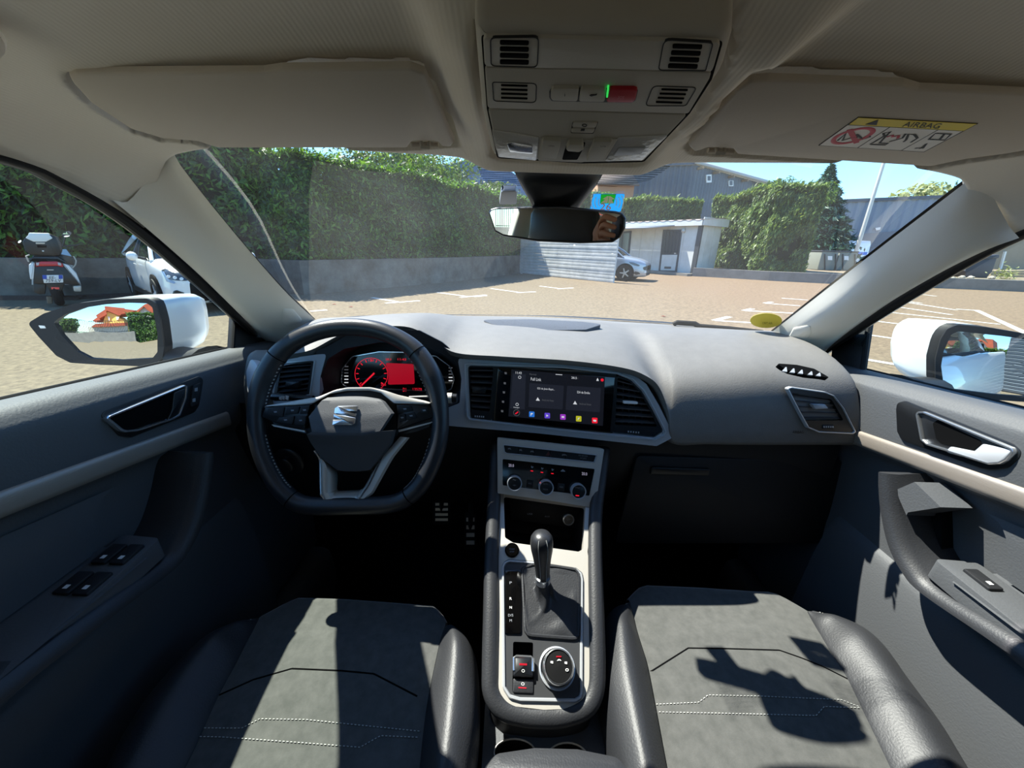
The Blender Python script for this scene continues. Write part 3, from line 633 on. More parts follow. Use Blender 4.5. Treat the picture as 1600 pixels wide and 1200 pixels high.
pab = fit(on_mesh(top, 1236, 674, .001), on_mesh(top, 1258, 674, .001), on_mesh(top, 1247, 680, .001)); text(pab, 'AIRBAG', 1247, 675, 17, 4.2, mt['satin'], top, h=.0012, slope=.02)
pdv = fit(hY(1220, 571, .815), hY(1298, 590, .79), hY(1250, 585, .785)) if 0 else Pl(hZ(1258, 582, 1.138), (.12, -.62, 1))
dv = T('demister_vent', 'small triangular side window demister slot on the right dashboard top', 'air vent', pdv.px(1258, 582))
pp('slot', pdv, cz(cV, [(95, 185), (300, 200), (480, 240), (655, 340), (560, 322), (400, 305), (230, 265), (150, 225)]), -.006, .0025, mt['void'], dv, r=.003)
for x in (185, 265, 350, 450, 535):
    pp('fin', pdv, cz(cV, [(x, 222+(x-185)*.17), (x+10, 225+(x-185)*.17), (x+16, 272+(x-185)*.13), (x-38, 266+(x-185)*.13)]), .002, .0045, mt['fascia'], dv)
# --------------------------------------------------------------- touchscreen
cS = (720, 540, .2125)
sc_ = T('touchscreen', 'wide glossy touchscreen with coloured app icons in the dashboard centre', 'screen', PF.px(865, 630))
b = B(); b.ring(PF, [(725, 568), (731, 566.5), (880, 572), (966, 581.5), (990, 591), (1008, 609), (1025, 640), (1042.5, 674.5), (1039, 681), (1024, 689), (880, 674), (732, 657), (728, 650)], .0042, -.002, .009, r=.006); b.obj('chrome_frame', mt['bright'], sc_)
pp('housing', PF, [(772, 573), (963, 585), (957, 677), (768, 658.5)], -.03, .0035, mt['satin'], sc_)
pp('glass', PF, cz(cS, [(274, 160), (1135, 230), (1100, 640), (240, 550)]), .003, .0065, mt['piano'], sc_, r=.004, bev=.0008)
q = cz(cS, [(372, 175), (1060, 232), (1045, 590), (350, 520)])
pan = pp('display', PF, q, .0064, .0068, em['panel'], sc_)
tl = M('tile', '#1d2029', .5, emit=.6)
def scr(p): return cz(cS, p)
pp('side_bar', PF, scr([(383, 205), (478, 212), (470, 470), (362, 462)]), .0068, .0071, em['tile'], pan)
pp('card', PF, scr([(505, 275), (758, 295), (748, 470), (498, 452)]), .0068, .0071, em['tile'], pan, r=.002)
pp('card', PF, scr([(782, 295), (1030, 312), (1022, 490), (770, 472)]), .0068, .0071, em['tile'], pan, r=.002)
for (x, y), c in (((522, 505), 'blue'), ((636, 515), 'violet'), ((751, 525), 'purple'), ((867, 538), 'lime'), ((985, 551), 'red')):
    k = pp('app_icon', PF, scr([(x-20, y-21), (x+20, y-19), (x+20, y+21), (x-20, y+19)]), .0068, .0074, em[c], sc_, r=.0018)
    pts = {'blue': [(-9, -9), (10, -8), (4, 0), (-4, 1), (-5, 11), (-9, 11)], 'violet': [(-7, -9), (9, 1), (-7, 9)], 'purple': [(-9, -7), (9, -6), (9, 7), (-9, 6)], 'lime': [(-8, 8), (-4, -6), (8, -8), (6, -3), (0, -1), (-4, 9)], 'red': [(-11, -6), (11, -4), (11, 6), (5, 9), (-11, 5)]}[c]
    pp('glyph', PF, scr([(x+a, y+d) for a, d in pts]), .0074, .0077, em['white'], k)
b = B(); b.ring(PF, scr(circ(410, 494, 24)), .0009, .0068, .0076); k = b.obj('home_ring', em['dim'], sc_)
pp('glyph', PF, scr([(398, 500), (420, 484), (424, 490), (404, 506)]), .0068, .0075, em['red'], k)
for x, y, s, w_, h_, m in ((425, 200, '11:43', 44, 17, 'white'), (530, 211, 'Normal', 48, 13, 'dim'), (833, 237, '28.5', 40, 16, 'white'), (862, 241, 'C', 9, 11, 'dim'), (553, 248, 'Full Link', 76, 22, 'white'), (626, 320, 'S25 de Jean-Bapti...', 128, 17, 'white'), (902, 345, 'S24 de Emilie', 94, 17, 'white'), (640, 402, 'Android Auto', 88, 15, 'dim'), (914, 430, 'Android Auto', 88, 15, 'dim'), (410, 456, 'Manager', 44, 10, 'white')):
    x, y = scr([(x, y)])[0]; text(PF, s, x, y, w_*.2125, h_*.2125, em[m], pan, h=.0076, slope=.075, name='lettering')
for x, y in ((566, 393), (840, 420)): pp('warning_sign', PF, scr([(x, y-13), (x+15, y+13), (x-14, y+11)]), .0071, .0076, em['white'], pan)
for x, y in ((433, 233), (414, 433)): b = B(); b.ring(PF, scr(circ(x, y, 11)), .0008, .0068, .0076); b.obj('round_symbol', em['white'], pan)
pp('drag_bar', PF, scr([(697, 210), (746, 213), (746, 217), (697, 214)]), .0068, .0075, em['white'], pan)
pp('record_dot', PF, scr(circ(1040, 253, 11, n=12)), .0068, .0075, em['red'], pan); pp('person_symbol', PF, scr([(1000, 250), (1006, 238), (1012, 250), (1015, 260), (997, 259)]), .0068, .0075, em['white'], pan)
for k, y in enumerate((203, 277, 344, 413, 482)):
    x = 330-k*6.5; pp('touch_key', PF, scr([(x-9, y-8), (x+9, y-7), (x+7, y), (x+9, y+8), (x-7, y+7)]), .0064, .0069, em['dim'], sc_)
# --------------------------------------------------------------- climate panel
A_ = hY(777, 684.5, .705); B_ = hY(944, 702, .705); C_ = hY(777.5, 771.5, .662)
PK = fit(A_, B_, C_); cK = (740, 680, .15)
cp = T('climate_panel', 'silver climate control panel with three chrome-ringed dials', 'control panel', PK.px(853, 740))
strip = cz(cK, [(305, 95), (1290, 205), (1262, 290), (345, 195), (320, 180)]); face = cz(cK, [(302, 247), (1265, 352), (1208, 635), (302, 525)])
outer = cz(cK, [(247, 30), (1360, 145), (1290, 610), (1240, 755), (850, 690), (250, 605)])
b = B(); b.holed(PK, outer, [strip, face], -.02, .003, r=.003, rh=.003); b.obj('silver_panel', mt['silver'], cp)
pp('backing', PK, cz(cK, [(280, 60), (1320, 175), (1230, 690), (280, 580)]), -.024, -.004, mt['satin'], cp)
st = pp('button_strip', PK, strip, -.006, -.0005, mt['satin'], cp, r=.003)
b = B(); b.ring(PK, strip, .0016, -.002, .004, r=.003); b.obj('chrome_rim', mt['bright'], cp)
for k in range(5):
    f = (k+1)/6; x, y = 305+f*985, 95+f*110; pp('groove', PK, cz(cK, [(x, y), (x+4, y), (x-6, y+88), (x-10, y+88)]), -.0005, .0002, mt['void'], st)
dimw = M('button_print', '#8a8d92', .6)
for x, y, w_ in ((375, 142, 34), (492, 157, 30), (612, 172, 40), (948, 207, 52)):
    pp('symbol', PK, cz(cK, [(x-w_/2, y-8), (x+w_/4, y-10), (x+w_/2, y+10), (x-w_/6, y+2), (x-w_/2, y+8)]), -.0006, .0001, dimw, st)
pp('hazard_symbol', PK, cz(cK, [(780, 168), (806, 214), (752, 210)]), -.0006, .0001, M('hazard_red', '#5a2a2c', .5), st)
for s, y in (('PASSENGER', 215), ('AIR BAG', 240)): 
    x, y = cz(cK, [(1142, y)])[0]; text(PK, s, x, y, 14 if s[0] == 'P' else 10, 2.4, dimw, st, h=.0002, slope=.1)
fc = pp('control_face', PK, face, -.006, 0, mt['piano'], cp, r=.003)
for (x, y), s in (((392, 315), '20.0'), ((1155, 402), '20.0')): 
    X, Y_ = cz(cK, [(x, y)])[0]; text(PK, s, X, Y_, 8.5, 4.6, E_('temp_white', '#c8c4e0', .4), cp, h=.0006, slope=.1)
for x, y in ((607, 345), (712, 360), (820, 372)):
    pp('seat_symbol', PK, cz(cK, [(x-6, y-25), (x, y-25), (x+4, y-10), (x+14, y-22), (x+16, y-14), (x+4, y-2), (x-6, y-6)]), 0, .0005, dimw, fc)
    pp('heat_light', PK, cz(cK, [(x-13, y+22), (x+13, y+25), (x+13, y+33), (x-13, y+30)]), 0, .0006, em['red'], fc)
pp('recirculation_symbol', PK, cz(cK, [(905, 375), (930, 355), (955, 375), (950, 380), (908, 378)]), 0, .0005, dimw, fc)
for x, y, w_ in ((588, 503, 70), (915, 540, 70)): pp('push_key', PK, cz(cK, [(x-w_/2, y-40), (x+w_/2, y-32), (x+w_/2-6, y+45), (x-w_/2-6, y+37)]), -.001, .0012, mt['satin'], fc, r=.001, bev=.0004)
for s, x, y in (('A/C', 588, 503), ('REAR', 915, 540)): X, Y_ = cz(cK, [(x, y)])[0]; text(PK, s, X, Y_, 5.5, 2.2, dimw, fc, h=.0015, slope=.1)
for i, (x, y, lab) in enumerate(((425, 492, 'left'), (750, 535, 'middle'), (1083, 575, 'right'))):
    X, Y_ = cz(cK, [(x, y)])[0]; c = PK.px(X, Y_, .002); R_ = 11.9*(c-CAM).length/F*.93
    b = B(); b.lathe(c, PK.n, [(R_, -.004), (R_, .012), (R_*.97, .0135), (R_*.90, .0135), (R_*.86, .012), (R_*.86, .010)], 40); kn = b.obj('dial', mt['bright'], cp)
    b = B(); b.lathe(c, PK.n, [(R_*.87, .006), (R_*.87, .0105), (R_*.8, .0112), (0, .0112)], 32); b.obj('dial_cap', mt['satin'], kn)
    top_, bot_ = (('~', '*'), ('AUTO', 'MODE'), ('SYNC', None))[i]
    PD = Pl(c+PK.n*.0112, PK.n, PK.v)
    for s, dy in ((top_, -4), (bot_, 4.5)):
        if s: text(PD, s, X, Y_+dy, 7.5 if len(s) > 1 else 5, 2.2, dimw, kn, h=.0004, slope=.1)
    if i == 2: pp('lit_mark', PD, [(X-3, Y_+7.2), (X+2.4, Y_+7.7), (X+2.4, Y_+9.2), (X-3, Y_+8.7)], 0, .0006, em['red'], kn)
    if i == 1: pp('lit_mark', PD, circ(X-8.2, Y_-5.8, 1.4, n=10), 0, .0006, M('lit_salmon', '#d87070', .5, emit=.3), kn)
# ================================================================ STEERING WHEEL
ta = radians(23); PW = Pl((-.367, .65, 1.042), (0, -cos(ta), sin(ta)))
c1 = (380, 480, .25); c6 = (460, 595, .17081)
sw = T('steering_wheel', 'flat-bottomed black leather steering wheel with silver spokes and S emblem', 'steering wheel', PW.p0)
path = [(545, 511), (600, 519), (647, 546), (676, 592), (687, 640), (685, 690), (668, 738), (645, 770), (612, 787), (545, 790), (478, 789), (446, 771), (422, 737), (405, 690), (402, 640), (413, 592), (442, 547), (490, 520)]
P3 = cr([PW.px(*p) for p in path], 144, closed=True)
rad = []
for i in range(144):
    f = i/144*18
    g = max(0, 1-abs(f-2.9)/1.3)+max(0, 1-abs(f-15.1)/1.3)
    lo = max(0, 1-abs(f-9)/2.2)
    rad.append((.0158+.0035*min(1, g)-.001*lo, .0165+.003*min(1, g)))
b = B(); b.tube(P3, rad, 16, closed=True, flat=PW.n); rim = b.obj('rim', mt['wheel_leather'], sw, smooth=180)
for f in (2.15, 15.85, 7.35, 10.65):
    i = int(f*8) % 144; t = (P3[(i+1) % 144]-P3[i-1]).normalized(); r_ = max(rad[i])+.0006
    b = B(); b.tube([P3[i]-t*.0007, P3[i]+t*.0007], r_, 20); b.obj('seam_ring', mt['void'], rim)
b = B()                                                         # crossed stitching on the inside of the rim
for s0, s1 in ((11.0, 13.2), (14.2, 15.8), (7.2, 5.0), (2.2, 3.6)):
    n = int(abs(s1-s0)*17)
    for k in range(n):
        f = s0+(s1-s0)*k/n; i = int(f*8) % 144; p = P3[i]; inw = (PW.p0-p); inw -= PW.n*inw.dot(PW.n); inw.normalize()
        t = (P3[(i+1) % 144]-P3[i-1]).normalized(); q = p+inw*(rad[i][1]+.0002)+PW.n*.004
        for sg in (1, -1): b.tube([q-t*.0014-PW.n*.002*sg, q+t*.0014+PW.n*.002*sg], .0005, 4)
b.obj('stitching', mt['stitch'], rim, kind='stuff')
# hub and spokes
pp('hub', PW, cz(c6, [(150, 200), (300, 110), (480, 80), (700, 80), (830, 120), (930, 200), (945, 500), (800, 690), (720, 830), (380, 830), (250, 700), (100, 480), (80, 420)]), -.03, .004, mt['satin'], sw, r=.006, bev=.004)
# airbag cover: upper facet and lower facet meet at a crease
rowsC = [([(300, 155), (480, 145), (640, 147), (770, 165)], .020), ([(250, 180), (480, 178), (640, 178), (805, 190)], .026), ([(130, 330), (400, 330), (640, 330), (885, 300)], .036), ([(160, 465), (400, 478), (640, 476), (780, 462)], .040), ([(110, 490), (400, 500), (640, 498), (900, 455)], .039), ([(150, 570), (400, 600), (640, 600), (870, 580)], .027), ([(250, 710), (400, 730), (620, 730), (770, 715)], .016), ([(390, 815), (460, 825), (600, 825), (690, 815)], .010), ([(395, 818), (460, 830), (600, 830), (688, 818)], -.005)]
rowsC[0:0] = [([(302, 150), (480, 138), (640, 140), (772, 160)], 0)]
rc_ = [cr([PW.px(*p, h) for p in cz(c6, r)], 24) for r, h in rowsC]
b = B(); g = []
for r0, r1 in zip(rc_, rc_[1:]):
    for k in range(4 if r1 is not rc_[-1] else 1): g.append([a.lerp(c, k/4) for a, c in zip(r0, r1)])
g.append(rc_[-1])
g = [[r[0]-PW.n*.012-(r[1]-r[0])*.35]+r+[r[-1]-PW.n*.012+(r[-1]-r[-2])*.35] for r in g]
b.loft(g); cov = b.obj('airbag_cover', M('airbag_plastic', '#4b4c4e', .62, bump=.5, bscale=900), sw, smooth=28)
# emblem : two chrome pieces of an S
cE = (510, 625, .0375)
PE = fit(PW.px(*cz(cE, [(330, 250)])[0], .0335), PW.px(*cz(cE, [(1290, 240)])[0], .0335), PW.px(*cz(cE, [(800, 1040)])[0], .0405))
for q in ([(345, 340), (480, 250), (1295, 240), (1260, 460), (600, 470), (1255, 570), (1225, 700), (800, 640), (320, 560)], [(300, 590), (800, 650), (1220, 745), (1180, 980), (1080, 1045), (240, 1050), (265, 820), (860, 815), (300, 770)]):
    pp('emblem', PE, cz(cE, q), -.002, .0022, mt['chrome'], cov, r=.0004, bev=.0007)
# silver wings over the hub
top_e = cz(c6, [(-260, 228), (0, 185), (215, 150), (370, 85), (480, 62), (700, 60), (830, 90), (950, 135), (1200, 185), (1245, 200)])
bot_e = cz(c6, [(-255, 236), (0, 222), (170, 205), (330, 118), (480, 90), (690, 88), (790, 108), (915, 205), (1180, 212), (1225, 212)])
b = B(); b.surf([[PW.px(*p, h) for p, h in zip(r, hh)] for r, hh in ((top_e, [.004]*10), (top_e, [.014, .014, .014, .012, .012, .012, .012, .014, .014, .014]), (bot_e, [.015, .016, .016, .013, .012, .012, .013, .016, .016, .015]), (bot_e, [.004]*10))], 60, 10, lu=True)
b.obj('silver_wing', mt['silver'], sw, smooth=40)
for nm, q, keys in (('left', [(-270, 240), (150, 215), (95, 440), (-90, 420), (-190, 380), (-300, 330)], [[(-240, 250), (-90, 240), (-110, 330), (-260, 320)], [(-70, 240), (50, 235), (30, 300), (-90, 310)], [(60, 235), (140, 232), (120, 300), (45, 305)], [(-140, 335), (0, 320), (-20, 400), (-170, 380)], [(15, 320), (110, 318), (95, 410), (0, 405)]]),
                     ('right', [(930, 215), (1220, 212), (1300, 300), (1280, 330), (1130, 380), (950, 445), (940, 440)], [[(945, 230), (1065, 228), (1085, 275), (945, 300)], [(950, 305), (1012, 300), (1022, 365), (955, 380)], [(1020, 300), (1095, 285), (1120, 335), (1030, 362)], [(1150, 255), (1220, 240), (1215, 290), (1160, 298)]])):
    k = pp('button_pad', PW, cz(c6, q), -.004, .012, mt['piano'] if 0 else mt['satin'], sw, r=.003, bev=.002, label=f'{nm} group of glossy black buttons')
    for kk in keys: pp('button', PW, cz(c6, kk), .011, .0142, mt['dark'], k, r=.0015, bev=.0008)
    for kk in keys:
        x = sum(p[0] for p in kk)/4; y = sum(p[1] for p in kk)/4
        pp('symbol', PW, cz(c6, [(x-16, y-5), (x+12, y-8), (x+16, y+4), (x-8, y+7)]), .0142, .0146, dimw, k)
for q in ([(-210, 400), (95, 455), (95, 470), (-190, 418)], [(950, 452), (1270, 372), (1240, 392), (955, 470)]): pp('trim_line', PW, cz(c6, q), .004, .010, mt['silver'], sw)
pp('spoke_core', PW, cz(c6, [(-250, 260), (150, 230), (930, 230), (1260, 260), (1240, 420), (1100, 470), (940, 500), (90, 480), (-180, 420)]), -.022, -.002, mt['satin'], sw, r=.006)
# V spoke
vl = cz(c6, [(180, 640), (222, 700), (235, 760), (240, 1000), (255, 1060), (330, 1135), (520, 1132), (600, 1070), (640, 1010), (690, 930), (790, 720)])
vl2 = cz(c6, [(190, 635), (245, 705), (380, 830), (385, 990), (395, 1005), (405, 1010), (590, 1005), (600, 1005), (610, 1000), (655, 960), (775, 725)])
b = B(); b.surf([[PW.px(*p, .006) for p in vl], [PW.px(*p, .004) for p in [((a[0]+c[0])/2, (a[1]+c[1])/2) for a, c in zip(vl, vl2)]], [PW.px(*p, -.014) for p in vl2]], 50, 6, lu=False); b.obj('lower_spoke', mt['silver'], sw, solid=.003)
b = B(); b.tube(cr([PW.px(*p, .0065) for p in vl], 60), .0018, 6); b.obj('chrome_edge', mt['chrome'], sw)
b = B(); q0 = cz(c6, [(970, 512), (820, 685), (760, 790), (650, 1000), (540, 1120)]); q1 = cz(c6, [(1050, 520), (915, 685), (880, 740), (720, 1030), (580, 1125)])
b.surf([[PW.px(*p, .000) for p in q0], [PW.px(*p, .006) for p in q0], [PW.px(*p, .006) for p in q1], [PW.px(*p, -.012) for p in q1]], 30, 8, lu=True); b.obj('right_strut', mt['silver'], sw)
# column and stalks
col_ = T('steering_column', 'black steering column shroud with two stalks behind the wheel', 'steering column', (-.367, .75, 1.0))
b = B(); rows = []
for t, w_, h_ in ((.03, .05, .04), (.05, .065, .055), (.12, .07, .06), (.17, .06, .055)):
    c = PW.p0-PW.n*t-V((0, 0, .012)); rows.append([c+PW.u*(w_*cos(a))*(1 if abs(cos(a)) < .7 else .95)+PW.v*(h_*sin(a)) for a in [2*pi*k/28 for k in range(28)]])
b.loft(rows, cu=True, cap=True); b.obj('shroud', mt['dark'], col_, smooth=60)
for pts, lab in (([(-.30, .72, 1.035), (-.43, .712, 1.060), (-.455, .71, 1.062)], 0), ):
    a_, e_ = PW.px(490, 622, -.05), PW.px(424, 620, -.05)
    b = B(); b.tube([a_, a_.lerp(e_, .25), a_.lerp(e_, .9), e_], [(.006, .005), (.008, .006), (.012, .008), (.009, .006)], 12, flat=PW.n); s1 = b.obj('stalk', mt['satin'], col_, label='left stalk with white symbols')
    PS = Pl(e_+PW.n*.0125, PW.n); 
    for k in range(3): pp('symbol', PS, [(436+k*5, 620-k*1), (440+k*5, 619), (439+k*5, 625), (436+k*5, 624)], -.003, .0006, mt['white'], s1)
    a_, e_ = PW.px(640, 622, -.05), PW.px(714, 622, -.05)
    b = B(); b.tube([a_, a_.lerp(e_, .25), a_.lerp(e_, .85), a_.lerp(e_, .86), e_], [(.006, .005), (.008, .006), (.009, .008), (.0115, .010), (.010, .009)], 14, flat=PW.n); b.obj('stalk', mt['satin'], col_, label='right stalk with silver end')
    b = B(); b.tube([a_.lerp(e_, .80), a_.lerp(e_, .90)], (.0122, .0108), 14, flat=PW.n); b.obj('stalk_ring', mt['silver'], col_)
# ================================================================ CENTRE CONSOLE
sk_ = radians(28.8); KS = .935
PN = Pl(CAM+(V((0, .62, .77))-CAM)*KS, (0, -sin(sk_), cos(sk_)))
c5 = (750, 820, .25)
cc = T('center_console', 'centre console with silver surround, black gear panel and padded edges', 'console', (.0, .5, .3))
outer = [(776, 760), (775, 870), (773, 1045), (778, 1088), (798, 1103), (850, 1109), (902, 1107), (919, 1096), (924, 1072), (922, 895), (918, 862), (926, 778)]
cub = [(787, 770), (915, 788), (911, 858), (904, 862), (802, 848), (789, 840)]
ringp = cz(c5, [(135, 260), (150, 230), (180, 215), (320, 225), (600, 268), (640, 300), (647, 340), (645, 1050), (635, 1090), (600, 1112), (250, 1105), (180, 1085), (140, 1020)])
b = B(); b.holed(PN, outer, [cub, ringp], -.02, 0, r=.008, rh=.006); b.obj('silver_surround', mt['silver'], cc)
b = B(); b.ring(PN, ringp, .0052, -.004, .004, r=.008); b.obj('chrome_frame', mt['bright'], cc)
slot = cz(c5, [(207, 730), (332, 735), (335, 1055), (202, 1050)])
b = B(); b.holed(PN, ringp, [slot], -.012, .0012, r=.008, rh=.003); b.obj('gear_panel', M('gear_panel_black', '#38393b', .4, bump=.05, bscale=500), cc)
pp('panel_base', PN, cz(c5, [(150, 220), (640, 260), (640, 1090), (150, 1080)]), -.035, -.014, mt['void'], cc)
# cubby
b = B(); q = PN.poly(cub); q = q if area2(q) > 0 else q[::-1]
qq = [PN.to3(p, -.02) for p in q]; q2 = [p+V((0, .11, -.06)) for p in qq]
g = b.loft([qq, q2], cu=True); b.f(g[1]); b.obj('storage_cubby', mt['void_satin'], cc)
PBk = Pl(PN.px(850, 824, -.03)+V((0, .075, 0)), (0, -1, .35))
bk = pp('rear_plate', PBk, [(796, 776), (908, 790), (904, 826), (798, 812)], -.004, .004, mt['void_satin'], cc, r=.004, bev=.001)
so_ = PBk.px(888, 811, .004)
b = B(); b.lathe(so_, PBk.n, [(.0125, 0), (.0125, .006), (.0105, .007), (.0098, .003), (0, .002)], 28); b.obj('power_socket', mt['silver'], cc)
b = B(); b.lathe(so_+PBk.n*.001, PBk.n, [(.0098, 0), (.0098, .0035), (0, .0035)], 20); b.obj('socket_cap', mt['satin'], cc)
text(PBk, '12V', 888, 811.5, 6, 3, dimw, cc, h=.0085); text(PBk, 'USB', 828, 803, 8, 2.6, dimw, cc, h=.0046); text(PBk, 'AUX', 855, 807, 8, 2.4, dimw, cc, h=.0046)
# padded edges run round the console
pth = [(944, 700, .03), (938, 745, .02), (931, 800, .004), (930, 870, .0), (932, 960, 0), (933, 1040, -.002), (930, 1080, -.004), (915, 1106, -.006), (880, 1119, -.008), (850, 1121, -.008), (815, 1118, -.008), (785, 1108, -.006), (768, 1082, -.004), (766, 1040, -.002), (767, 960, 0), (768, 880, 0), (771, 800, .004), (774, 745, .02), (775, 690, .03)]
pad3 = cr([PN.px(x, y, h) for x, y, h in pth], 110)
b = B(); b.tube(pad3, (.010, .0135), 12, flat=PN.n); b.obj('padded_edge', mt['leather'], cc, smooth=180)
b = B(); cen = sum(pad3, V())/len(pad3)
b.loft([[p-PN.n*.004 for p in pad3], [V((p.x*1.0, p.y, p.z-.06)) for p in pad3], [V((p.x*.98, p.y+.0, .28)) for p in pad3]]); b.obj('console_body', mt['dark'], cc, smooth=60)
# start button
sb = PN.px(800, 860, 0); b = B(); b.lathe(sb, PN.n, [(.0135, 0), (.0135, .002), (.0125, .003), (.0118, .002), (.0112, .0028), (0, .0028)], 30); k = b.obj('start_button', mt['piano'], cc)
text(PN, 'START', 800, 858, 9, 2.2, dimw, k, h=.0034); text(PN, 'STOP', 800, 862, 7, 2.2, dimw, k, h=.0034)
# gear display
gd = pp('gear_display', PN, cz(c5, [(157, 285), (250, 280), (258, 300), (258, 670), (250, 680), (155, 678)]), .001, .0045, mt['piano'], cc, r=.002, bev=.001)
for s, y, m in (('P', 362, 'dim'), ('R', 461, 'white'), ('N', 516, 'white'), ('D/S', 565, 'dim'), ('M', 598, 'dim')):
    X, Y_ = cz(c5, [(192, y)])[0]; text(PN, s, X, Y_, 3.6 if len(s) == 1 else 8, 4, mt['white'] if m == 'white' else dimw, gd, h=.0049, slope=0)
# parking brake switch
pb = pp('parking_brake_rear', PN, cz(c5, [(207, 960), (335, 965), (333, 1053), (205, 1048)]), -.01, .004, mt['leather'], cc, r=.002, bev=.0015)
fr_ = pp('parking_brake_switch', PN, cz(c5, [(210, 825), (225, 818), (320, 822), (333, 832), (333, 955), (206, 948)]), -.01, .010, mt['satin'], cc, r=.003, bev=.003)
b = B(); b.tube([PN.px(*p, .009) for p in cz(c5, [(213, 910), (213, 830), (228, 822), (318, 826), (330, 836), (330, 915)])], .0022, 8); b.obj('switch_trim', mt['chrome'], fr_)
pp('red_light', PN, cz(c5, [(246, 865), (294, 867), (294, 879), (246, 877)]), .0096, .0104, em['red'], fr_)
for (x, y), o_ in (((270, 913), fr_), ((268, 995), pb)):
    X, Y_ = cz(c5, [(x, y)])[0]; h_ = .0102 if o_ is fr_ else .0045
    b = B(); b.ring(PN, circ(X, Y_, 2.6, n=14), .0008, h_-.001, h_); b.obj('brake_symbol', mt['white'], o_)
pp('red_mark', PN, cz(c5, [(240, 1013), (290, 1016), (290, 1024), (240, 1021)]), .003, .0045, mt['red'], pb)
# rotary drive dial
dc = PN.px(870, 1044, .001)
b = B(); b.lathe(dc, PN.n, [(.0285, 0), (.0285, .004), (.0262, .005), (.0255, .002)], 48); dd = b.obj('dial_collar', mt['bright'], cc)
b = B(); b.lathe(dc, PN.n, [(.0245, .001), (.0235, .02), (.0225, .022)], 48); b.obj('dial_body', mt['satin'], dd)
b = B(); b.lathe(dc, PN.n, [(.0235, .019), (.0236, .026), (.0212, .029), (.0204, .026), (.0204, .018)], 48); b.obj('dial_rim', mt['chrome'], dd)
b = B(); b.lathe(dc, PN.n, [(.0205, .02), (.020, .0275), (0, .0285)], 40); b.obj('dial_face', mt['void_satin'], dd)
PD = Pl(dc+PN.n*.0288, PN.n, PN.v); X0, Y0 = px(dc+PN.n*.0288)
pp('red_light', PD, [(X0-4, Y0-16), (X0+4, Y0-16), (X0+4, Y0-14), (X0-4, Y0-14)], 0, .0005, em['red'], dd)
for x, y in ((-11, -6), (11, -5)): pp('symbol', PD, [(X0+x-2, Y0+y-2), (X0+x+2, Y0+y-2), (X0+x+2, Y0+y+2), (X0+x-2, Y0+y+1)], 0, .0005, mt['white'], dd)
pp('symbol', PD, [(X0-3, Y0-8), (X0-1, Y0-11), (X0+2, Y0-11), (X0+4, Y0-8), (X0+1, Y0-9)], 0, .0005, mt['white'], dd)
b = B(); b.ring(PD, circ(X0+13, Y0+6, 2.6, n=14), .001, -.0004, .0005); b.obj('symbol', mt['white'], dd)
# gear lever
gv = T('gear_lever', 'black leather gear lever with chrome collar and folded gaiter', 'gear lever', PN.px(858, 945))
kb, kt = hY(848, 902, .555*KS), hY(846, 832, .562*KS)
ax = (kt-kb); L_ = ax.length; ax.normalize()
b = B(); sl = (FWD*-1-ax*(FWD*-1).dot(ax)).normalized()
prof = [(0, .0125), (.10, .0128), (.25, .0135), (.45, .0160), (.62, .0188), (.78, .0200), (.88, .0190), (.95, .0150), (.99, .0080), (1.0, .001)]
b.tube([kb+ax*L_*t for t, r_ in prof], [(r_*1.05, r_*.98) for t, r_ in prof], 24, flat=sl); kn = b.obj('knob', mt['wheel_leather'], gv, smooth=180)
b = B(); b.tube([kb-ax*.012, kb-ax*.010, kb+ax*.001], [.0122, .0132, .0136], 24); b.obj('chrome_collar', mt['chrome'], gv)
side = sl.cross(ax).normalized()
for sx in (-.35, .30):
    pts = [];
    for t, r_ in prof[:-2]: pts.append(kb+ax*L_*t+side*(r_*sx*1.2)+sl*(r_*1.05*sqrt(max(0, 1-(sx*1.2)**2))+.0002))
    b = B(); b.tube(cr(pts, 20), .0005, 5); b.obj('stitching', mt['stitch'], kn)
base = roundpoly([V(p) for p in PN.poly(cz(c5, [(262, 275), (330, 250), (470, 262), (605, 285), (618, 330), (612, 700), (590, 712), (300, 690), (282, 660)]))], .008, 5)
bs = lin([PN.to3(p, .003) for p in base]+[PN.to3(base[0], .003)], 65)[:-1]
cb = sum(bs, V())/64; k0 = kb-ax*.010
ang0 = lambda p: atan2((p-cb).dot(PN.v), (p-cb).dot(PN.u))
rows = []
random.seed(4)
for k in range(15):
    t = k/14; r = []
    for p in bs:
        a = ang0(p); dirv = PN.u*cos(a)+PN.v*sin(a)
        topp = k0+(dirv-ax*dirv.dot(ax)).normalized()*.0125
        e = t**1.7
        q = topp.lerp(p, e); q = V((q.x, q.y, q.z)); q -= ax*(.028*sin(pi*min(1, t*1.05))*(1-t*.4))
        fold = sin(4*a+5*t+.8)*.5+.5*sin(3*a-7*t+2)
        q += dirv*fold*.0062*sin(pi*t)**.8+PN.n*.005*sin(5*a+9*t)*sin(pi*t)
        hh = (q-PN.p0).dot(PN.n)
        if hh < .003: q += PN.n*(.003-hh)
        r.append(q)
    rows.append(r)
b = B(); b.loft(rows, cu=True); b.obj('gaiter', mt['leather'], gv, smooth=180)
b = B(); b.tube([p for p in bs], .0028, 6, closed=True); b.obj('gaiter_edge', mt['leather'], gv)
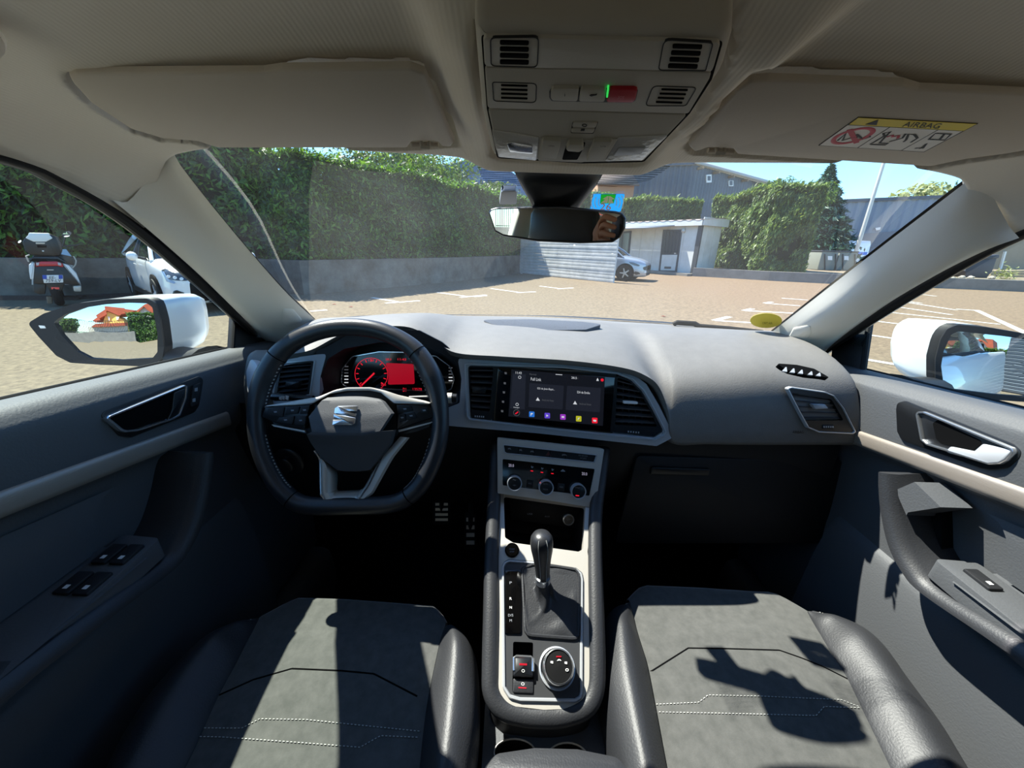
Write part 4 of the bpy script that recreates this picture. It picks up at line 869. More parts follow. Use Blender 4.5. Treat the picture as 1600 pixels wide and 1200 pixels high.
# cup holders
PCu = Pl(CAM+(V((0, .36, .585))-CAM)*KS, (0, -.05, 1), up=V((0, 1, 0)))
b = B(); deck = [(758, 1100), (940, 1104), (948, 1210), (752, 1210)]
cups = [circ(805, 1176, 34, 24), circ(887, 1182, 32, 24)]
b.holed(PCu, deck, cups, -.02, 0); b.obj('cup_holder_deck', mt['door'], cc)
for q in cups:
    b = B(); qq = [V(p) for p in PCu.poly(q)]; g = b.loft([[PCu.to3(p, 0) for p in qq], [PCu.to3(p, -.07) for p in qq]], cu=True); b.f(g[1]); b.obj('cup_holder', mt['void'], cc)
    b = B(); b.ring(PCu, q, .002, -.001, .002); b.obj('cup_rim', mt['silver'], cc)
ar = T('armrest', 'dark padded central armrest at the bottom edge between the seats', 'armrest', (.02, .2, .6))
PA = Pl(CAM+(V((0, .34, .66))-CAM)*KS, (0, .02, 1), up=V((0, 1, 0)))
b = B(); b.pad(PA, [(.015+x, y) for x, y in ((-.102, -.40), (.102, -.40), (.100, -.01), (.085, .008), (.03, .016), (-.03, .016), (-.085, .008), (-.100, -.01))], -.06, 0, r=.02, bev=.016, meters=True); b.obj('padded_lid', mt['leather'], ar)
b = B(); b.box((.015, .13, .44), (.18, .36, .32), bev=.01); b.obj('base', mt['dark'], ar)
# ================================================================ SEATS
def seat(name, label, LO, LS, RS, RO_, front, side_lab, zi=.695, zo=.698):
    t = T(name, label, 'car seat', (0.37*(1 if side_lab else -1), .3, .3))
    ex = lambda c: c+[c[-1]+(c[-1]-c[-2]).normalized()*k for k in (.10, .20, .30)]
    drop = lambda c: [V((p.x, p.y, p.z-.035*sm(.5, .05, p.y))) for p in c]
    ls = drop(ex([hZ(x, y, zi) for x, y in LS])); rs = drop(ex([hZ(x, y, zi) for x, y in RS]))
    fr = [hZ(x, y, zi-.002) for x, y in front]
    n = 40; l = cr(ls, n); r = cr(rs, n); rows = []
    f = lin(fr, 25)
    rows += [[p+V((0, -.02, -.28)) for p in f], [p+V((0, .022, -.12)) for p in f], [p+V((0, .026, -.05)) for p in f], [p+V((0, .018, -.018)) for p in f], [p+V((0, .008, -.004)) for p in f], f]
    for k in range(1, n):
        s = min(1, k/6); row = []
        for j in range(25):
            q = l[k].lerp(r[k], j/24); q.z += .010*sin(pi*j/24)*s
            if k < 6:
                g = f[j]+((l[k]-l[0]).lerp(r[k]-r[0], j/24)); q = g.lerp(q, s*s)
            row.append(q)
        rows.append(row)
    b = B(); b.loft(rows); ins = b.obj('seat_cushion', mt['suede'], t, smooth=180)
    for edge, seam, nm in ((LO, l, -1), (RO_, r, 1)):
        o = drop(ex([hZ(x, y, zo) for x, y in edge])); o = cr(o, n); rows = []
        for k in range(n):
            a, c = o[k], seam[k]; d = a-c; s = sm(0, 10, k)*.55+.45*sm(0, 3, k); up = V((0, 0, 1))
            rows.append([a+V((0, 0, -.30))+d*-.08, a+V((0, 0, -.10))+d.normalized()*.004, a+V((0, 0, -.03))+d.normalized()*.006*s, a+V((0, 0, .004*s)), a-d*.18+up*.022*s, a-d*.45+up*.034*s, a-d*.75+up*.022*s, c+up*-.001, c+up*-.012-d*.02])
        b = B(); b.surf(rows, 26, 80); bo = b.obj('side_bolster', mt['leather'], t, smooth=180)
        pip = []
        for k in range(1, n): pip.append(o[k]+V((0, 0, .008*(sm(0, 10, k)*.55+.45)))-(o[k]-seam[k])*.09)
        b = B(); b.tube(cr(pip, 80), .0013, 5); b.obj('piping', mt['void'], bo)
        b = B(); q = cr(pip, 220)
        for k in range(0, 219, 2):
            d = V((-nm*.004, 0, .0015)); b.tube([q[k]+d, q[k+1]+d], .0006, 4)
        b.obj('stitching', mt['stitch'], bo, kind='stuff')
    def on_insert(x, y, dz=.0):
        p = hZ(x, y, zi+.004)
        h = dgray(p, ins); return h+V((0, 0, dz)) if h else p
    t['_'] = 0; del t['_']
    # backrest and headrest behind the camera
    cx = .37*(1 if side_lab else -1)
    b = B(); rows = []
    for z, y, w_, d in ((.69, .03, .23, .05), (.75, .01, .25, .07), (.95, -.06, .25, .07), (1.12, -.11, .22, .06), (1.23, -.15, .15, .045), (1.26, -.155, .11, .02)):
        rows.append([V((cx+w_*cos(a), y-.03+d*sin(a)*(1 if sin(a) > 0 else 1.3)+(.03*abs(cos(a))**3), z)) for a in [2*pi*k/28 for k in range(28)]])
    b.surf([r+[r[0]] for r in rows], 29, 18); b.obj('backrest', mt['leather'], t, smooth=180)
    b = B(); rows = []
    for z, w_, d in ((1.275, .10, .02), (1.285, .125, .045), (1.34, .135, .055), (1.41, .13, .05), (1.445, .11, .035), (1.45, .06, .01)):
        rows.append([V((cx+w_*max(-1, min(1, 1.15*cos(a))), -.17+d*sin(a), z)) for a in [2*pi*k/28 for k in range(28)]])
    b.loft(rows, cu=True, cap=True); hr = b.obj('headrest', mt['leather'], t, smooth=180)
    for s in (-.06, .06):
        b = B(); b.tube([V((cx+s, -.165, 1.22)), V((cx+s, -.168, 1.30))], .006, 10); b.obj('headrest_post', mt['chrome'], hr)
    return t, ins
def dgray(p, ins):
    """drop a point vertically on the cushion mesh"""
    from mathutils.bvhtree import BVHTree
    if ins.name not in _bv: _bv[ins.name] = BVHTree.FromPolygons([v.co for v in ins.data.vertices], [q.vertices[:] for q in ins.data.polygons])
    d = (p-CAM).normalized(); h = _bv[ins.name].ray_cast(CAM, d); return h[0]
drv = seat('driver_seat', 'driver seat with grey suede cushion and a strip of sun on it', [(402, 966), (340, 988), (300, 1016), (240, 1076), (192, 1140), (160, 1196)], [(404, 966), (386, 1002), (368, 1036), (340, 1084), (308, 1148), (281, 1198)],
           [(696, 976), (688, 1000), (680, 1034), (670, 1080), (662, 1130), (654, 1198)], [(699, 977), (725, 995), (740, 1024), (744, 1075), (742, 1130), (733, 1198)], [(404, 966), (432, 951), (460, 937), (532, 939), (600, 944), (676, 950), (688, 962), (696, 976)], 0)
pas = seat('passenger_seat', 'passenger seat with grey suede cushion sunlit and crossed by the mirror shadow', [(981, 943), (954, 957), (944, 985), (945, 1050), (956, 1118), (973, 1199)], [(984, 940), (996, 986), (1004, 1012), (1013, 1041), (1026, 1101), (1047, 1199)],
           [(1262, 955), (1281, 990), (1300, 1022), (1324, 1058), (1358, 1122), (1400, 1199)], [(1270, 955), (1336, 978), (1379, 1012), (1421, 1067), (1472, 1131), (1515, 1194)], [(984, 940), (995, 928), (1007, 917), (1100, 921), (1183, 927), (1213, 928), (1238, 941), (1262, 955)], 1)
cP = (920, 880, .425); cD = (140, 900, .4)
def seam_on(st, px_pts, dash_=False, groove=True):
    t, ins = st; pts = lin([V((x, y, 0)) for x, y in px_pts], 120); q = []
    for p in pts:
        h = dgray(hZ(p.x, p.y, .70), ins)
        if h: q.append(h)
    if len(q) < 4: return
    if groove:
        b = B(); b.tube(q, .0013, 5); b.obj('seam', mt['void'], ins)
    if dash_:
        b = B()
        for k in range(0, len(q)-1, 2): b.tube([q[k]+V((0, -.003, .0008)), q[k+1]+V((0, -.003, .0008))], .0006, 4)
        b.obj('stitching', mt['stitch'], ins, kind='stuff')
seam_on(pas, cz(cP, [(222, 402), (365, 312), (500, 314), (700, 320), (780, 348), (860, 380), (950, 425)]))
seam_on(pas, cz(cP, [(245, 512), (400, 505), (435, 478), (620, 482), (920, 495), (985, 520)]), True, False)
seam_on(pas, cz(cP, [(255, 540), (500, 545), (830, 553), (860, 520), (1000, 525)]), True, False)
seam_on(drv, cz(cD, [(500, 468), (640, 405), (790, 362), (980, 370), (1110, 382), (1280, 470)]))
seam_on(drv, cz(cD, [(440, 585), (600, 586), (670, 550), (850, 553), (1290, 598)]), True, False)
seam_on(drv, cz(cD, [(430, 618), (520, 620), (800, 640), (1060, 660), (1140, 615), (1290, 622)]), True, False)
# rear bench seen in the mirror
rb = T('rear_bench', 'black rear bench seat seen only in the rear-view mirror', 'car seat', (0, -1.0, .3))
b = B(); b.box((0, -.82, .55), (1.26, .5, .16), bev=.05); b.obj('seat_cushion', mt['leather'], rb)
b = B(); b.box((0, -1.15, .88), (1.26, .14, .62), Matrix.Rotation(radians(-14), 3, 'X'), bev=.05); b.obj('backrest', mt['leather'], rb)
for x in (-.4, 0, .4): b = B(); b.box((x, -1.25, 1.24), (.24, .08, .12), bev=.03); b.obj('headrest', mt['leather'], rb)
# pedals and mat
pd = T('pedal_set', 'dark metal pedals in the driver footwell below the wheel', 'pedals', (-.33, .86, .3))
for x, y, w_, h_ in ((690, 800, 28, 40), (735, 830, 18, 60)):
    p = hY(x, y, .86); pl = Pl(p, (0, -.9, .45)); nm = 'pedal'
    b = B(); b.pad(pl, [(x-w_/2, y-h_/2), (x+w_/2, y-h_/2), (x+w_/2, y+h_/2), (x-w_/2, y+h_/2)], -.006, .006, r=.008, bev=.002); q = b.obj(nm, mt['rubber'], pd)
    for k in range(4): pp('grip_bar', pl, [(x-w_*.35, y-h_*.35+k*h_*.2), (x+w_*.35, y-h_*.35+k*h_*.2), (x+w_*.35, y-h_*.25+k*h_*.2), (x-w_*.35, y-h_*.25+k*h_*.2)], .005, .008, mt['silver'], q)
    b = B(); b.tube([p, p+V((0, .08, .25))], .008, 8); b.obj('pedal_arm', mt['dark'], pd)
# ================================================================ VISORS, OVERHEAD CONSOLE, MIRRORS
PV = fit(hZ(413, 114, 1.497), hZ(636, 232, 1.452), hZ(142, 161, 1.480)) if 0 else Pl((-.005, .552, 1.4471), (0, -.215, -1), up=V((0, 1, 0)))
vis = []
for nm, poly, lab in (('L', VIS_L, 'beige sun visor folded up above the steering wheel'), ('R', VIS_R, 'beige sun visor with yellow and white warning label, passenger side')):
    q = PV.poly(poly, .0)
    cx = sum(p.x for p in q)/len(q); c3 = PV.to3((cx, sum(p.y for p in q)/len(q)))
    t = T('sun_visor', lab, 'sun visor', c3, None); vis.append(t)
    b = B(); b.pad(PV, poly, -.005, .001, r=.006, bev=.0025); b.obj('visor_panel', mt['visor'], t, smooth=60)
    clip = [(646, 224), (683, 224), (682, 229), (648, 229)] if nm == 'L' else [(1108, 233), (1144, 235), (1142, 240), (1110, 238)]
    b = B(); a_, e_ = PV.px(clip[0][0]-2, clip[0][1]+2, -.006), PV.px(clip[1][0]+2, clip[1][1]+2, -.006); b.tube([a_, e_], .0028, 10); b.obj('pivot_rod', mt['visor'], t)
    x0 = (clip[0][0]+clip[1][0])/2; y0 = clip[0][1]+1
    b = B(); b.tube([PV.px(x0-6, y0-2, -.006), PV.px(x0-5, y0+5, .004), PV.px(x0+5, y0+5, .004), PV.px(x0+6, y0-2, -.006)], .0022, 8); b.obj('hook_clip', mt['console_plastic'], t)
# warning label on the passenger visor
cA = (1260, 170, .1875); vt = vis[1]
yel = M('label_yellow', '#e8cf3c', .5); lw_ = M('label_white', '#ece7e0', .5); lbk = M('label_black', '#16161a', .6); lrd = M('label_red', '#c8324a', .5)
lbl = pp('warning_label', PV, cz(cA, [(100, 307), (430, 72), (1430, 125), (980, 362)]), .0008, .0016, lbk, vt, label='parallelogram airbag warning label')
pp('white_field', PV, cz(cA, [(112, 305), (345, 137), (1298, 188), (978, 358)]), .0016, .0019, lw_, lbl)
pp('yellow_field', PV, cz(cA, [(358, 132), (435, 76), (1418, 128), (1310, 184)]), .0016, .0019, yel, lbl)
pp('warning_triangle', PV, cz(cA, [(490, 132), (600, 92), (585, 137)]), .0019, .0022, lbk, lbl)
x, y = cz(cA, [(965, 137)])[0]; text(PV, 'AIRBAG', x, y, 57, 8.2, lbk, lbl, h=.0022, slope=.055, shear=.9)
pp('divider', PV, cz(cA, [(690, 155), (697, 155), (432, 325), (425, 325)]), .0019, .0021, lbk, lbl); pp('divider', PV, cz(cA, [(1092, 178), (1098, 178), (792, 350), (786, 350)]), .0019, .0021, lbk, lbl)
ell = [(390+187*cos(a)+20*sin(a)*-1, 228+60*sin(a)-40*cos(a)) for a in [2*pi*k/32 for k in range(32)]]
b = B(); b.ring(PV, cz(cA, ell), .0042, .0017, .0023); b.obj('prohibition_ring', lrd, lbl)
pp('prohibition_bar', PV, cz(cA, [(335, 180), (385, 170), (440, 280), (395, 292)]), .0019, .0023, lrd, lbl)
def stroke(pl, pts, w_, h, mat, par, nm='symbol'):
    b = B(); b.tube([pl.px(x, y, h) for x, y in pts], (w_, .0003), 4, flat=pl.n.cross(V((0, 1, .01)))); return b.obj(nm, mat, par)
for q in ([(260, 265), (330, 205), (300, 265), (380, 240), (430, 235)], [(420, 215), (470, 255), (530, 235), (525, 225)], [(530, 295), (560, 280), (650, 225), (640, 205), (700, 192), (660, 230), (610, 285), (680, 290), (660, 302), (540, 298)], [(825, 210), (800, 245), (690, 275)], [(870, 280), (925, 245), (900, 215), (850, 212), (830, 260), (810, 275)], [(1020, 255), (1075, 205), (1205, 212), (1150, 262), (1020, 255)], [(1110, 258), (1150, 210)], [(905, 330), (960, 325), (1000, 290), (970, 330), (940, 332)]):
    stroke(PV, cz(cA, q), .0011, .0021, lbk, lbl)
stroke(PV, cz(cA, [(670, 235), (720, 220), (715, 235), (770, 225), (760, 245)]), .0014, .0022, lrd, lbl)
# --------------------------------------------------------------- overhead console
cO = (740, 20, .2625)
PO = fit(hZ(742, 40, 1.476), hZ(1142, 52, 1.476), hZ(905, 256, 1.4285))
oc = T('overhead_console', 'grey overhead console with red SOS button and reading lights', 'overhead console', PO.px(920, 150))
outer = cz(cO, [(5, 95), (20, 70), (60, 55), (1480, 88), (1525, 105), (1537, 150), (1480, 350), (1300, 610), (1010, 895), (950, 908), (650, 903), (160, 872), (110, 850), (50, 600)])
inner = cz(cO, [(52, 160), (65, 142), (1455, 172), (1472, 190), (1410, 400), (1280, 600), (1010, 885), (650, 893), (145, 862), (85, 575)])
b = B(); b.pad(PO, outer, -.03, .007, r=.012, bev=.006); b.obj('surround', mt['console_plastic'], oc, smooth=60)
gx, gy = 760, 500; inner = [(740+(gx+(x-740-gx*.2625)/.2625*1.0-gx)*.2625+gx*.2625, y) for x, y in inner] if 0 else [(905+(x-905)*1.012, 150+(y-150)*1.014) for x, y in inner]
b = B(); b.pad(PO, inner, .002, .0076, r=.005, bev=.0005); b.obj('groove', mt['void'], oc)
def pnl(nm, pts, h=.0066, mat='console_plastic', r=.003, par=None, bev=.0008, lab=None, base=.003): return pp(nm, PO, cz(cO, pts), base+.002, h+.003, mt[mat] if isinstance(mat, str) else mat, par or oc, r=r, bev=bev, label=lab)
pnl('rear_panel', [(57, 165), (70, 146), (1452, 176), (1466, 194), (1430, 322), (1418, 352), (1360, 352), (800, 338), (385, 332), (66, 322)])
pnl('middle_panel', [(67, 326), (385, 336), (800, 342), (1360, 356), (1415, 356), (1402, 398), (1284, 594), (1270, 602), (800, 590), (84, 570)])
fpn = pnl('front_panel', [(86, 576), (800, 595), (1272, 607), (1010, 882), (650, 890), (147, 859)])
for q in ([(95, 148), (392, 143), (383, 330), (120, 322), (100, 310)], [(1130, 158), (1432, 178), (1385, 348), (1365, 350), (1095, 347)], [(108, 420), (120, 412), (378, 420), (374, 540), (130, 530), (115, 520)], [(1066, 434), (1335, 443), (1270, 552), (1250, 558), (1018, 558)]):
    b = B(); b.ring(PO, cz(cO, q), .0009, .0085, .0099, r=.004); b.obj('seam_line', mt['dark'], oc)
for x0, x1, y0, sl, n, hh, dy in ((157, 330, 168, 0, 4, 24, 38.5), (1185, 1362, 190, -9, 4, 24, 39)):
    for k in range(n):
        x = x0+sl*k; y = y0+k*dy; d = 4 if sl == 0 else 6
        pnl('grille_slot', [(x, y), (x1+sl*k, y+d), (x1+sl*k-3, y+hh+d), (x-2, y+hh)], .0074, 'void', .0012, bev=.0002, base=.005)
for x0, x1, y0, sl in ((163, 322, 430, 0), (1118, 1276, 455, -11)):
    for k in range(4):
        x = x0+sl*k; y = y0+k*25
        pnl('speaker_slot', [(x, y), (x1+sl*k, y+5), (x1+sl*k-2, y+13), (x, y+8)], .0073, 'void', .0006, bev=.0002, base=.005)
bz = pnl('button_recess', [(450, 475), (465, 447), (960, 455), (980, 463), (965, 525), (945, 540), (465, 530), (450, 510)], .0073, 'dark', .003)
pnl('call_button', [(460, 478), (470, 452), (627, 453), (618, 531), (470, 526), (458, 510)], .0092, 'console_plastic', .002, bz, base=.006); pnl('wrench_button', [(637, 455), (788, 458), (780, 534), (626, 531)], .0092, 'console_plastic', .002, bz, base=.006)
rb_ = pnl('emergency_button', [(806, 457), (955, 459), (975, 466), (962, 522), (945, 537), (790, 535)], .0094, 'red', .002, bz, lab='red SOS button', base=.006)
pp('green_light', PO, cz(cO, [(796, 457), (806, 457), (799, 505), (789, 505)]), .009, .0128, em['green'], bz)
x, y = cz(cO, [(878, 504)])[0]; text(PO, 'SOS', x, y, 9.5, 4.6, M('sos_print', '#d87a84', .5), rb_, h=.0128, slope=.04, shear=.3); text(PO, 'i', *cz(cO, [(543, 488)])[0], 1.3, 5, mt['dark'], bz, h=.0126)
pp('wrench_symbol', PO, cz(cO, [(690, 494), (700, 488), (722, 488), (735, 484), (732, 492), (715, 495), (700, 499)]), .012, .0126, mt['dark'], bz)
b = B(); b.ring(PO, cz(cO, [(590, 648), (745, 650), (715, 722), (575, 718)]), .0012, .008, .0101, r=.002); b.obj('seam_line', mt['dark'], oc)
k = pnl('dome_light_switch', [(594, 651), (740, 653), (727, 687), (584, 684)], .0078, 'console_plastic', .002); k2 = pnl('door_light_switch', [(583, 688), (725, 691), (712, 719), (578, 716)], .0078, 'console_plastic', .002)
b = B(); b.ring(PO, cz(cO, circ(660, 672, 16, 9, n=14)), .0008, .0104, .0112); b.obj('symbol', mt['dark'], k); pp('symbol', PO, cz(cO, [(640, 694), (662, 694), (660, 704), (636, 704)]), .0104, .0112, mt['dark'], k2)
lens = M('lamp_lens', '#c9c6bf', .12, spec=.6, bump=.5, bscale=260, coat=.5)
for q, sp in (([(108, 698), (160, 705), (390, 742), (376, 882), (148, 860), (125, 790)], [(195, 780), (230, 772), (352, 795), (355, 842), (215, 830)]), ([(860, 742), (930, 740), (1155, 728), (1150, 740), (1005, 880), (780, 885)], [(865, 806), (1030, 802), (995, 845), (825, 856)])):
    l = pnl('lamp_lens', q, .0074, lens, .002, lab='clear reading lamp lens')
    pnl('reflector', sp, .0084, 'chrome' if sp[0][0] < 400 else 'fascia', .002, l, base=.007)
bt = pnl('switch_plate', [(400, 745), (640, 758), (860, 752), (790, 868), (640, 893), (383, 882)], .0076, 'console_plastic', .002)
for q in ([(412, 760), (520, 765), (515, 800), (492, 872), (402, 862), (398, 820)], [(715, 770), (828, 770), (805, 815), (765, 882), (672, 886), (690, 830)]): pnl('rocker_switch', q, .0105, 'console_plastic', .002, bt, base=.007)
pnl('dial_well', [(560, 768), (668, 772), (660, 800), (618, 878), (525, 878), (540, 820)], .008, 'void', .002, bt, base=.007); pnl('roof_dial', [(568, 785), (650, 788), (655, 815), (628, 832), (560, 826), (550, 812)], .0125, 'console_plastic', .0025, bt, base=.007)
for s, x, y in (('OPEN', 463, 793), ('CLOSE', 770, 795)): X, Y_ = cz(cO, [(x, y)])[0]; text(PO, s, X, Y_, 9, 2, mt['dark'], bt, h=.0142, slope=.03)
# --------------------------------------------------------------- rear-view mirror
mp = V((-.002, .665, 1.385)); PM = Pl(mp, (-.267, -.963, -.03))
rm = T('rear_view_mirror', 'frameless rear-view mirror on a black stalk at the top of the windscreen', 'mirror', mp)
mo = [(762, 332), (766, 326), (775, 323.5), (870, 321), (962, 329.5), (972, 332), (978, 341), (977, 356), (969, 371), (957, 379), (906, 380.5), (840, 377.5), (786, 369.5), (772, 362)]
b = B(); b.pad(PM, mo, -.022, .001, r=.004, bev=.004); b.obj('shell', mt['satin'], rm, smooth=50)
q = PM.poly(mo, .0012); q = inset(roundpoly(q if area2(q) > 0 else q[::-1], .004), .0035)
b = B(); b.pad(PM, q, .0006, .0013, meters=True); b.obj('mirror_glass', mt['mirror'], rm, smooth=20)
b = B(); b.tube([PM.to3((0, .006), -.02), PM.to3((.0, .02), -.035), V((.004, .70, 1.42))], [.014, .012, .012], 12); b.obj('stem', mt['satin'], rm)
sh = T('sensor_housing', 'black tapered sensor cover between overhead console and mirror', 'sensor housing', (.005, .70, 1.43))
b = B(); b.loft([cr([hY(802, 262, .655), hY(815, 258, .648), hY(870, 258, .64), hY(930, 260, .648), hY(944, 266, .655)], 15), cr([hY(815, 288, .672), hY(830, 290, .66), hY(870, 291, .655), hY(915, 291, .66), hY(930, 289, .672)], 15), cr([hY(832, 318, .69), hY(840, 320, .683), hY(868, 321, .68), hY(898, 322, .683), hY(906, 320, .69)], 15), cr([hY(836, 330, .705), hY(842, 332, .70), hY(868, 333, .70), hY(896, 333, .70), hY(902, 330, .705)], 15)]); b.obj('cover', mt['satin'], sh, solid=.004, smooth=60)
# frit (printed dotted band) on the windscreen round the sensor
def on_ws(x, y, off=-.004):
    if 'ws' not in _bv:
        from mathutils.bvhtree import BVHTree
        _bv['ws'] = BVHTree.FromPolygons([v.co for v in window_1.data.vertices], [q.vertices[:] for q in window_1.data.polygons])
    d = R(x, y).normalized(); h = _bv['ws'].ray_cast(CAM, d); return h[0]+d*off if h[0] else None
fm = bpy.data.materials.new('frit_dots'); fm.use_nodes = True; t = fm.node_tree; t.nodes.remove(t.nodes['Principled BSDF'])
tr = t.nodes.new('ShaderNodeBsdfTransparent'); df = t.nodes.new('ShaderNodeBsdfDiffuse'); df.inputs[0].default_value = (.01, .01, .01, 1); mx = t.nodes.new('ShaderNodeMixShader')
tc = t.nodes.new('ShaderNodeTexCoord'); vo = t.nodes.new('ShaderNodeTexVoronoi'); vo.inputs['Scale'].default_value = 420; vo.inputs['Randomness'].default_value = 0; gt = t.nodes.new('ShaderNodeMath'); gt.operation = 'LESS_THAN'; gt.inputs[1].default_value = .40
t.links.new(tc.outputs['Object'], vo.inputs[0]); t.links.new(vo.outputs['Distance'], gt.inputs[0]); t.links.new(gt.outputs[0], mx.inputs[0]); t.links.new(tr.outputs[0], mx.inputs[1]); t.links.new(df.outputs[0], mx.inputs[2]); t.links.new(mx.outputs[0], t.nodes['Material Output'].inputs[0])
for q in ([(737, 244), (745, 258), (752, 276), (765, 289), (790, 294), (815, 290), (815, 258), (780, 255)], [(1052, 252), (1045, 262), (1015, 282), (985, 289), (950, 293), (928, 290), (930, 262), (1000, 262)]):
    ps = [on_ws(*p, -.003) for p in q]
    if None not in ps:
        b = B(); b.f(b.vs(ps)); b.obj('dotted_band', fm, window_1, smooth=0)
# toll tag and stickers
def sticker(name, label, pts, mat, off=-.004, r=.0):
    a, b_, c = [on_ws(*p, off) for p in (pts[0], pts[1], pts[-1])]; pl = fit(a, b_, c); t = T(name, label, 'sticker', pl.px(sum(p[0] for p in pts)/len(pts), sum(p[1] for p in pts)/len(pts)))
    pp('face', pl, pts, 0, .0006, mat, t, r=r); return t, pl
cB = (740, 300, .1625)
st_, pb_ = sticker('motorway_sticker', 'blue and green square sticker reading 26 beside the rear-view mirror', cz(cB, [(1150, 20), (1455, 20), (1415, 190), (1115, 190)]), paper('sticker_blue', '#1480c8'), r=.005)
grn = paper('sticker_green', '#1fb54a'); crm = M('sticker_cream', '#fff6cc', .5); org = M('sticker_orange', '#ff9a5c', .5)
for c in list(st_.children): bpy.data.objects.remove(c)
b = B(); b.holed(pb_, cz(cB, [(1150, 20), (1455, 20), (1415, 190), (1115, 190)]), [cz(cB, [(1225, 22), (1370, 22), (1345, 110), (1215, 110)])], 0, .0006, r=.004); b.obj('face', paper('sticker_blue2', '#1a8ad0', .35), st_)
pp('green_patch', pb_, cz(cB, [(1225, 22), (1370, 22), (1345, 110), (1215, 110)]), .0006, .0009, grn, st_)
for q in ([(1285, 40), (1298, 40), (1288, 105), (1225, 105), (1265, 72), (1240, 68)], [(1302, 40), (1312, 40), (1355, 68), (1330, 72), (1345, 108), (1294, 105)]): pp('road_symbol', pb_, cz(cB, q), .0009, .0012, crm, st_)
for r_ in (90, 125, 160): stroke(pb_, cz(cB, [(1290+r_*cos(a), 100+r_*.8*sin(a)) for a in [radians(150+k*6) for k in range(11)]]), .0006, .0009, crm, st_, 'arc'); stroke(pb_, cz(cB, [(1290+r_*.95*cos(a), 100+r_*.8*sin(a)) for a in [radians(-30+k*6) for k in range(11)]]), .0006, .0009, crm, st_, 'arc')
X, Y_ = cz(cB, [(1270, 142)])[0]; text(pb_, '26', X, Y_, 17, 11, org, st_, h=.0014, slope=.02, shear=.15)
st2, py_ = sticker('emissions_sticker', 'round yellow sticker low in the passenger corner of the windscreen', [(1197+24.5*cos(2*pi*k/28), 502+12.5*sin(2*pi*k/28)) for k in (0, 9, 18)]+[], M('sticker_yellow', '#d9c92a', .5))
for c in list(st2.children): bpy.data.objects.remove(c)
pp('face', py_, [(1197+25*cos(2*pi*k/28), 501+11.5*sin(2*pi*k/28)) for k in range(28)], 0, .0006, paper('sticker_yellow2', '#d8cc5e', .22), st2); text(py_, 'CRIT AIR', 1199, 505, 16, 3.5, M('sticker_olive', '#8f8a3a', .6), st2, h=.001)
tg = T('toll_tag', 'small grey toll tag stuck on the windscreen left of the mirror', 'toll tag', on_ws(795, 309))
pt = fit(on_ws(783, 300), on_ws(808, 300), on_ws(783, 320))
pp('case', pt, [(783, 301), (787, 298), (806, 298), (808, 301), (807, 320), (780, 320)], 0, .010, mt['fascia'], tg, r=.003, bev=.002); pp('clip', pt, [(784, 295), (788, 295), (788, 299), (784, 299)], 0, .006, mt['satin'], tg)
# wiper
wp = T('wiper', 'black wiper arm lying along the base of the windscreen outside', 'wiper', on_ws(1120, 512, .01))
b = B(); b.tube([on_ws(1052, 507, .012), on_ws(1058, 504, .02), on_ws(1086, 506, .022), on_ws(1092, 510, .012)], .007, 8); b.obj('pivot', mt['rubber'], wp)
b = B(); b.tube([on_ws(1085, 508, .016), on_ws(1140, 512.5, .012), on_ws(1192, 518.5, .01)], .005, 6); b.obj('blade', mt['rubber'], wp)
# --------------------------------------------------------------- inner door handles
for s, cH in ((-1, (0, 560, .3668)), (1, (1180, 560, .533))):
    door = bpy.data.objects['door_1' if s < 0 else 'door_2']
    PH = Pl((.6505*s, .5, 1.07), (-s, 0, .06))
    if s < 0:
        rec = cz(cH, [(430, 245), (445, 225), (850, 75), (868, 90), (850, 200), (830, 230), (560, 338), (510, 330)]); ringq = cz(cH, [(455, 258), (465, 243), (790, 112), (802, 118), (798, 170), (770, 245), (740, 262), (590, 312), (540, 316), (520, 310)]); lev = cz(cH, [(742, 145), (796, 122), (792, 170), (768, 242), (735, 258), (712, 268), (735, 215)])
    else:
        rec = cz(cH, [(412, 150), (415, 130), (440, 124), (755, 250), (780, 272), (775, 290), (740, 320), (690, 327), (660, 322), (430, 240), (415, 215)]); ringq = cz(cH, [(468, 165), (472, 155), (492, 155), (752, 262), (758, 275), (735, 300), (715, 310), (680, 312), (500, 255), (482, 240)]); lev = cz(cH, [(555, 275), (570, 258), (640, 272), (665, 250), (750, 268), (752, 278), (715, 305), (680, 308)])
    r_ = pp('handle_recess', PH, rec, -.01, .0015, mt['satin'], door, r=.012, bev=.001)
    hd = pp('door_handle', PH, ringq, -.01, .0035, mt['void'] if s < 0 else mt['satin'], r_, r=.008, bev=.001)
    b = B(); b.ring(PH, ringq, .0042, .001, .0085, r=.008); b.obj('chrome_ring', mt['chrome'], r_)
    pp('release_lever', PH, lev, .001, .0075, mt['satin'] if s < 0 else mt['fascia'], r_, r=.004, bev=.002)
    if s > 0: pp('finger_well', PH, cz(cH, [(520, 190), (535, 180), (660, 240), (664, 250), (640, 270), (545, 250), (530, 235)]), .003, .0042, mt['void'], r_, r=.004)
    if s < 0:
        pp('lock_buttons', PH, cz(cH, [(825, 115), (862, 100), (848, 195), (812, 210)]), .0005, .005, mt['dark'], r_, r=.004, bev=.001)
        for y in (133, 178): pp('symbol', PH, cz(cH, [(830-(y-133)*.2, y-6), (842-(y-133)*.2, y-9), (842-(y-133)*.2, y+6), (830-(y-133)*.2, y+8)]), .005, .0056, dimw, r_)
        PJ = Pl((-.672, .5, .95), (1, -.2, .1)); j = PJ.px(288, 731, .0)
        b = B(); b.lathe(j, PJ.n, [(.022, -.01), (.022, .006), (.019, .009), (.011, .009), (.010, .02), (0, .021)], 24); b.obj('mirror_knob', mt['satin'], door)
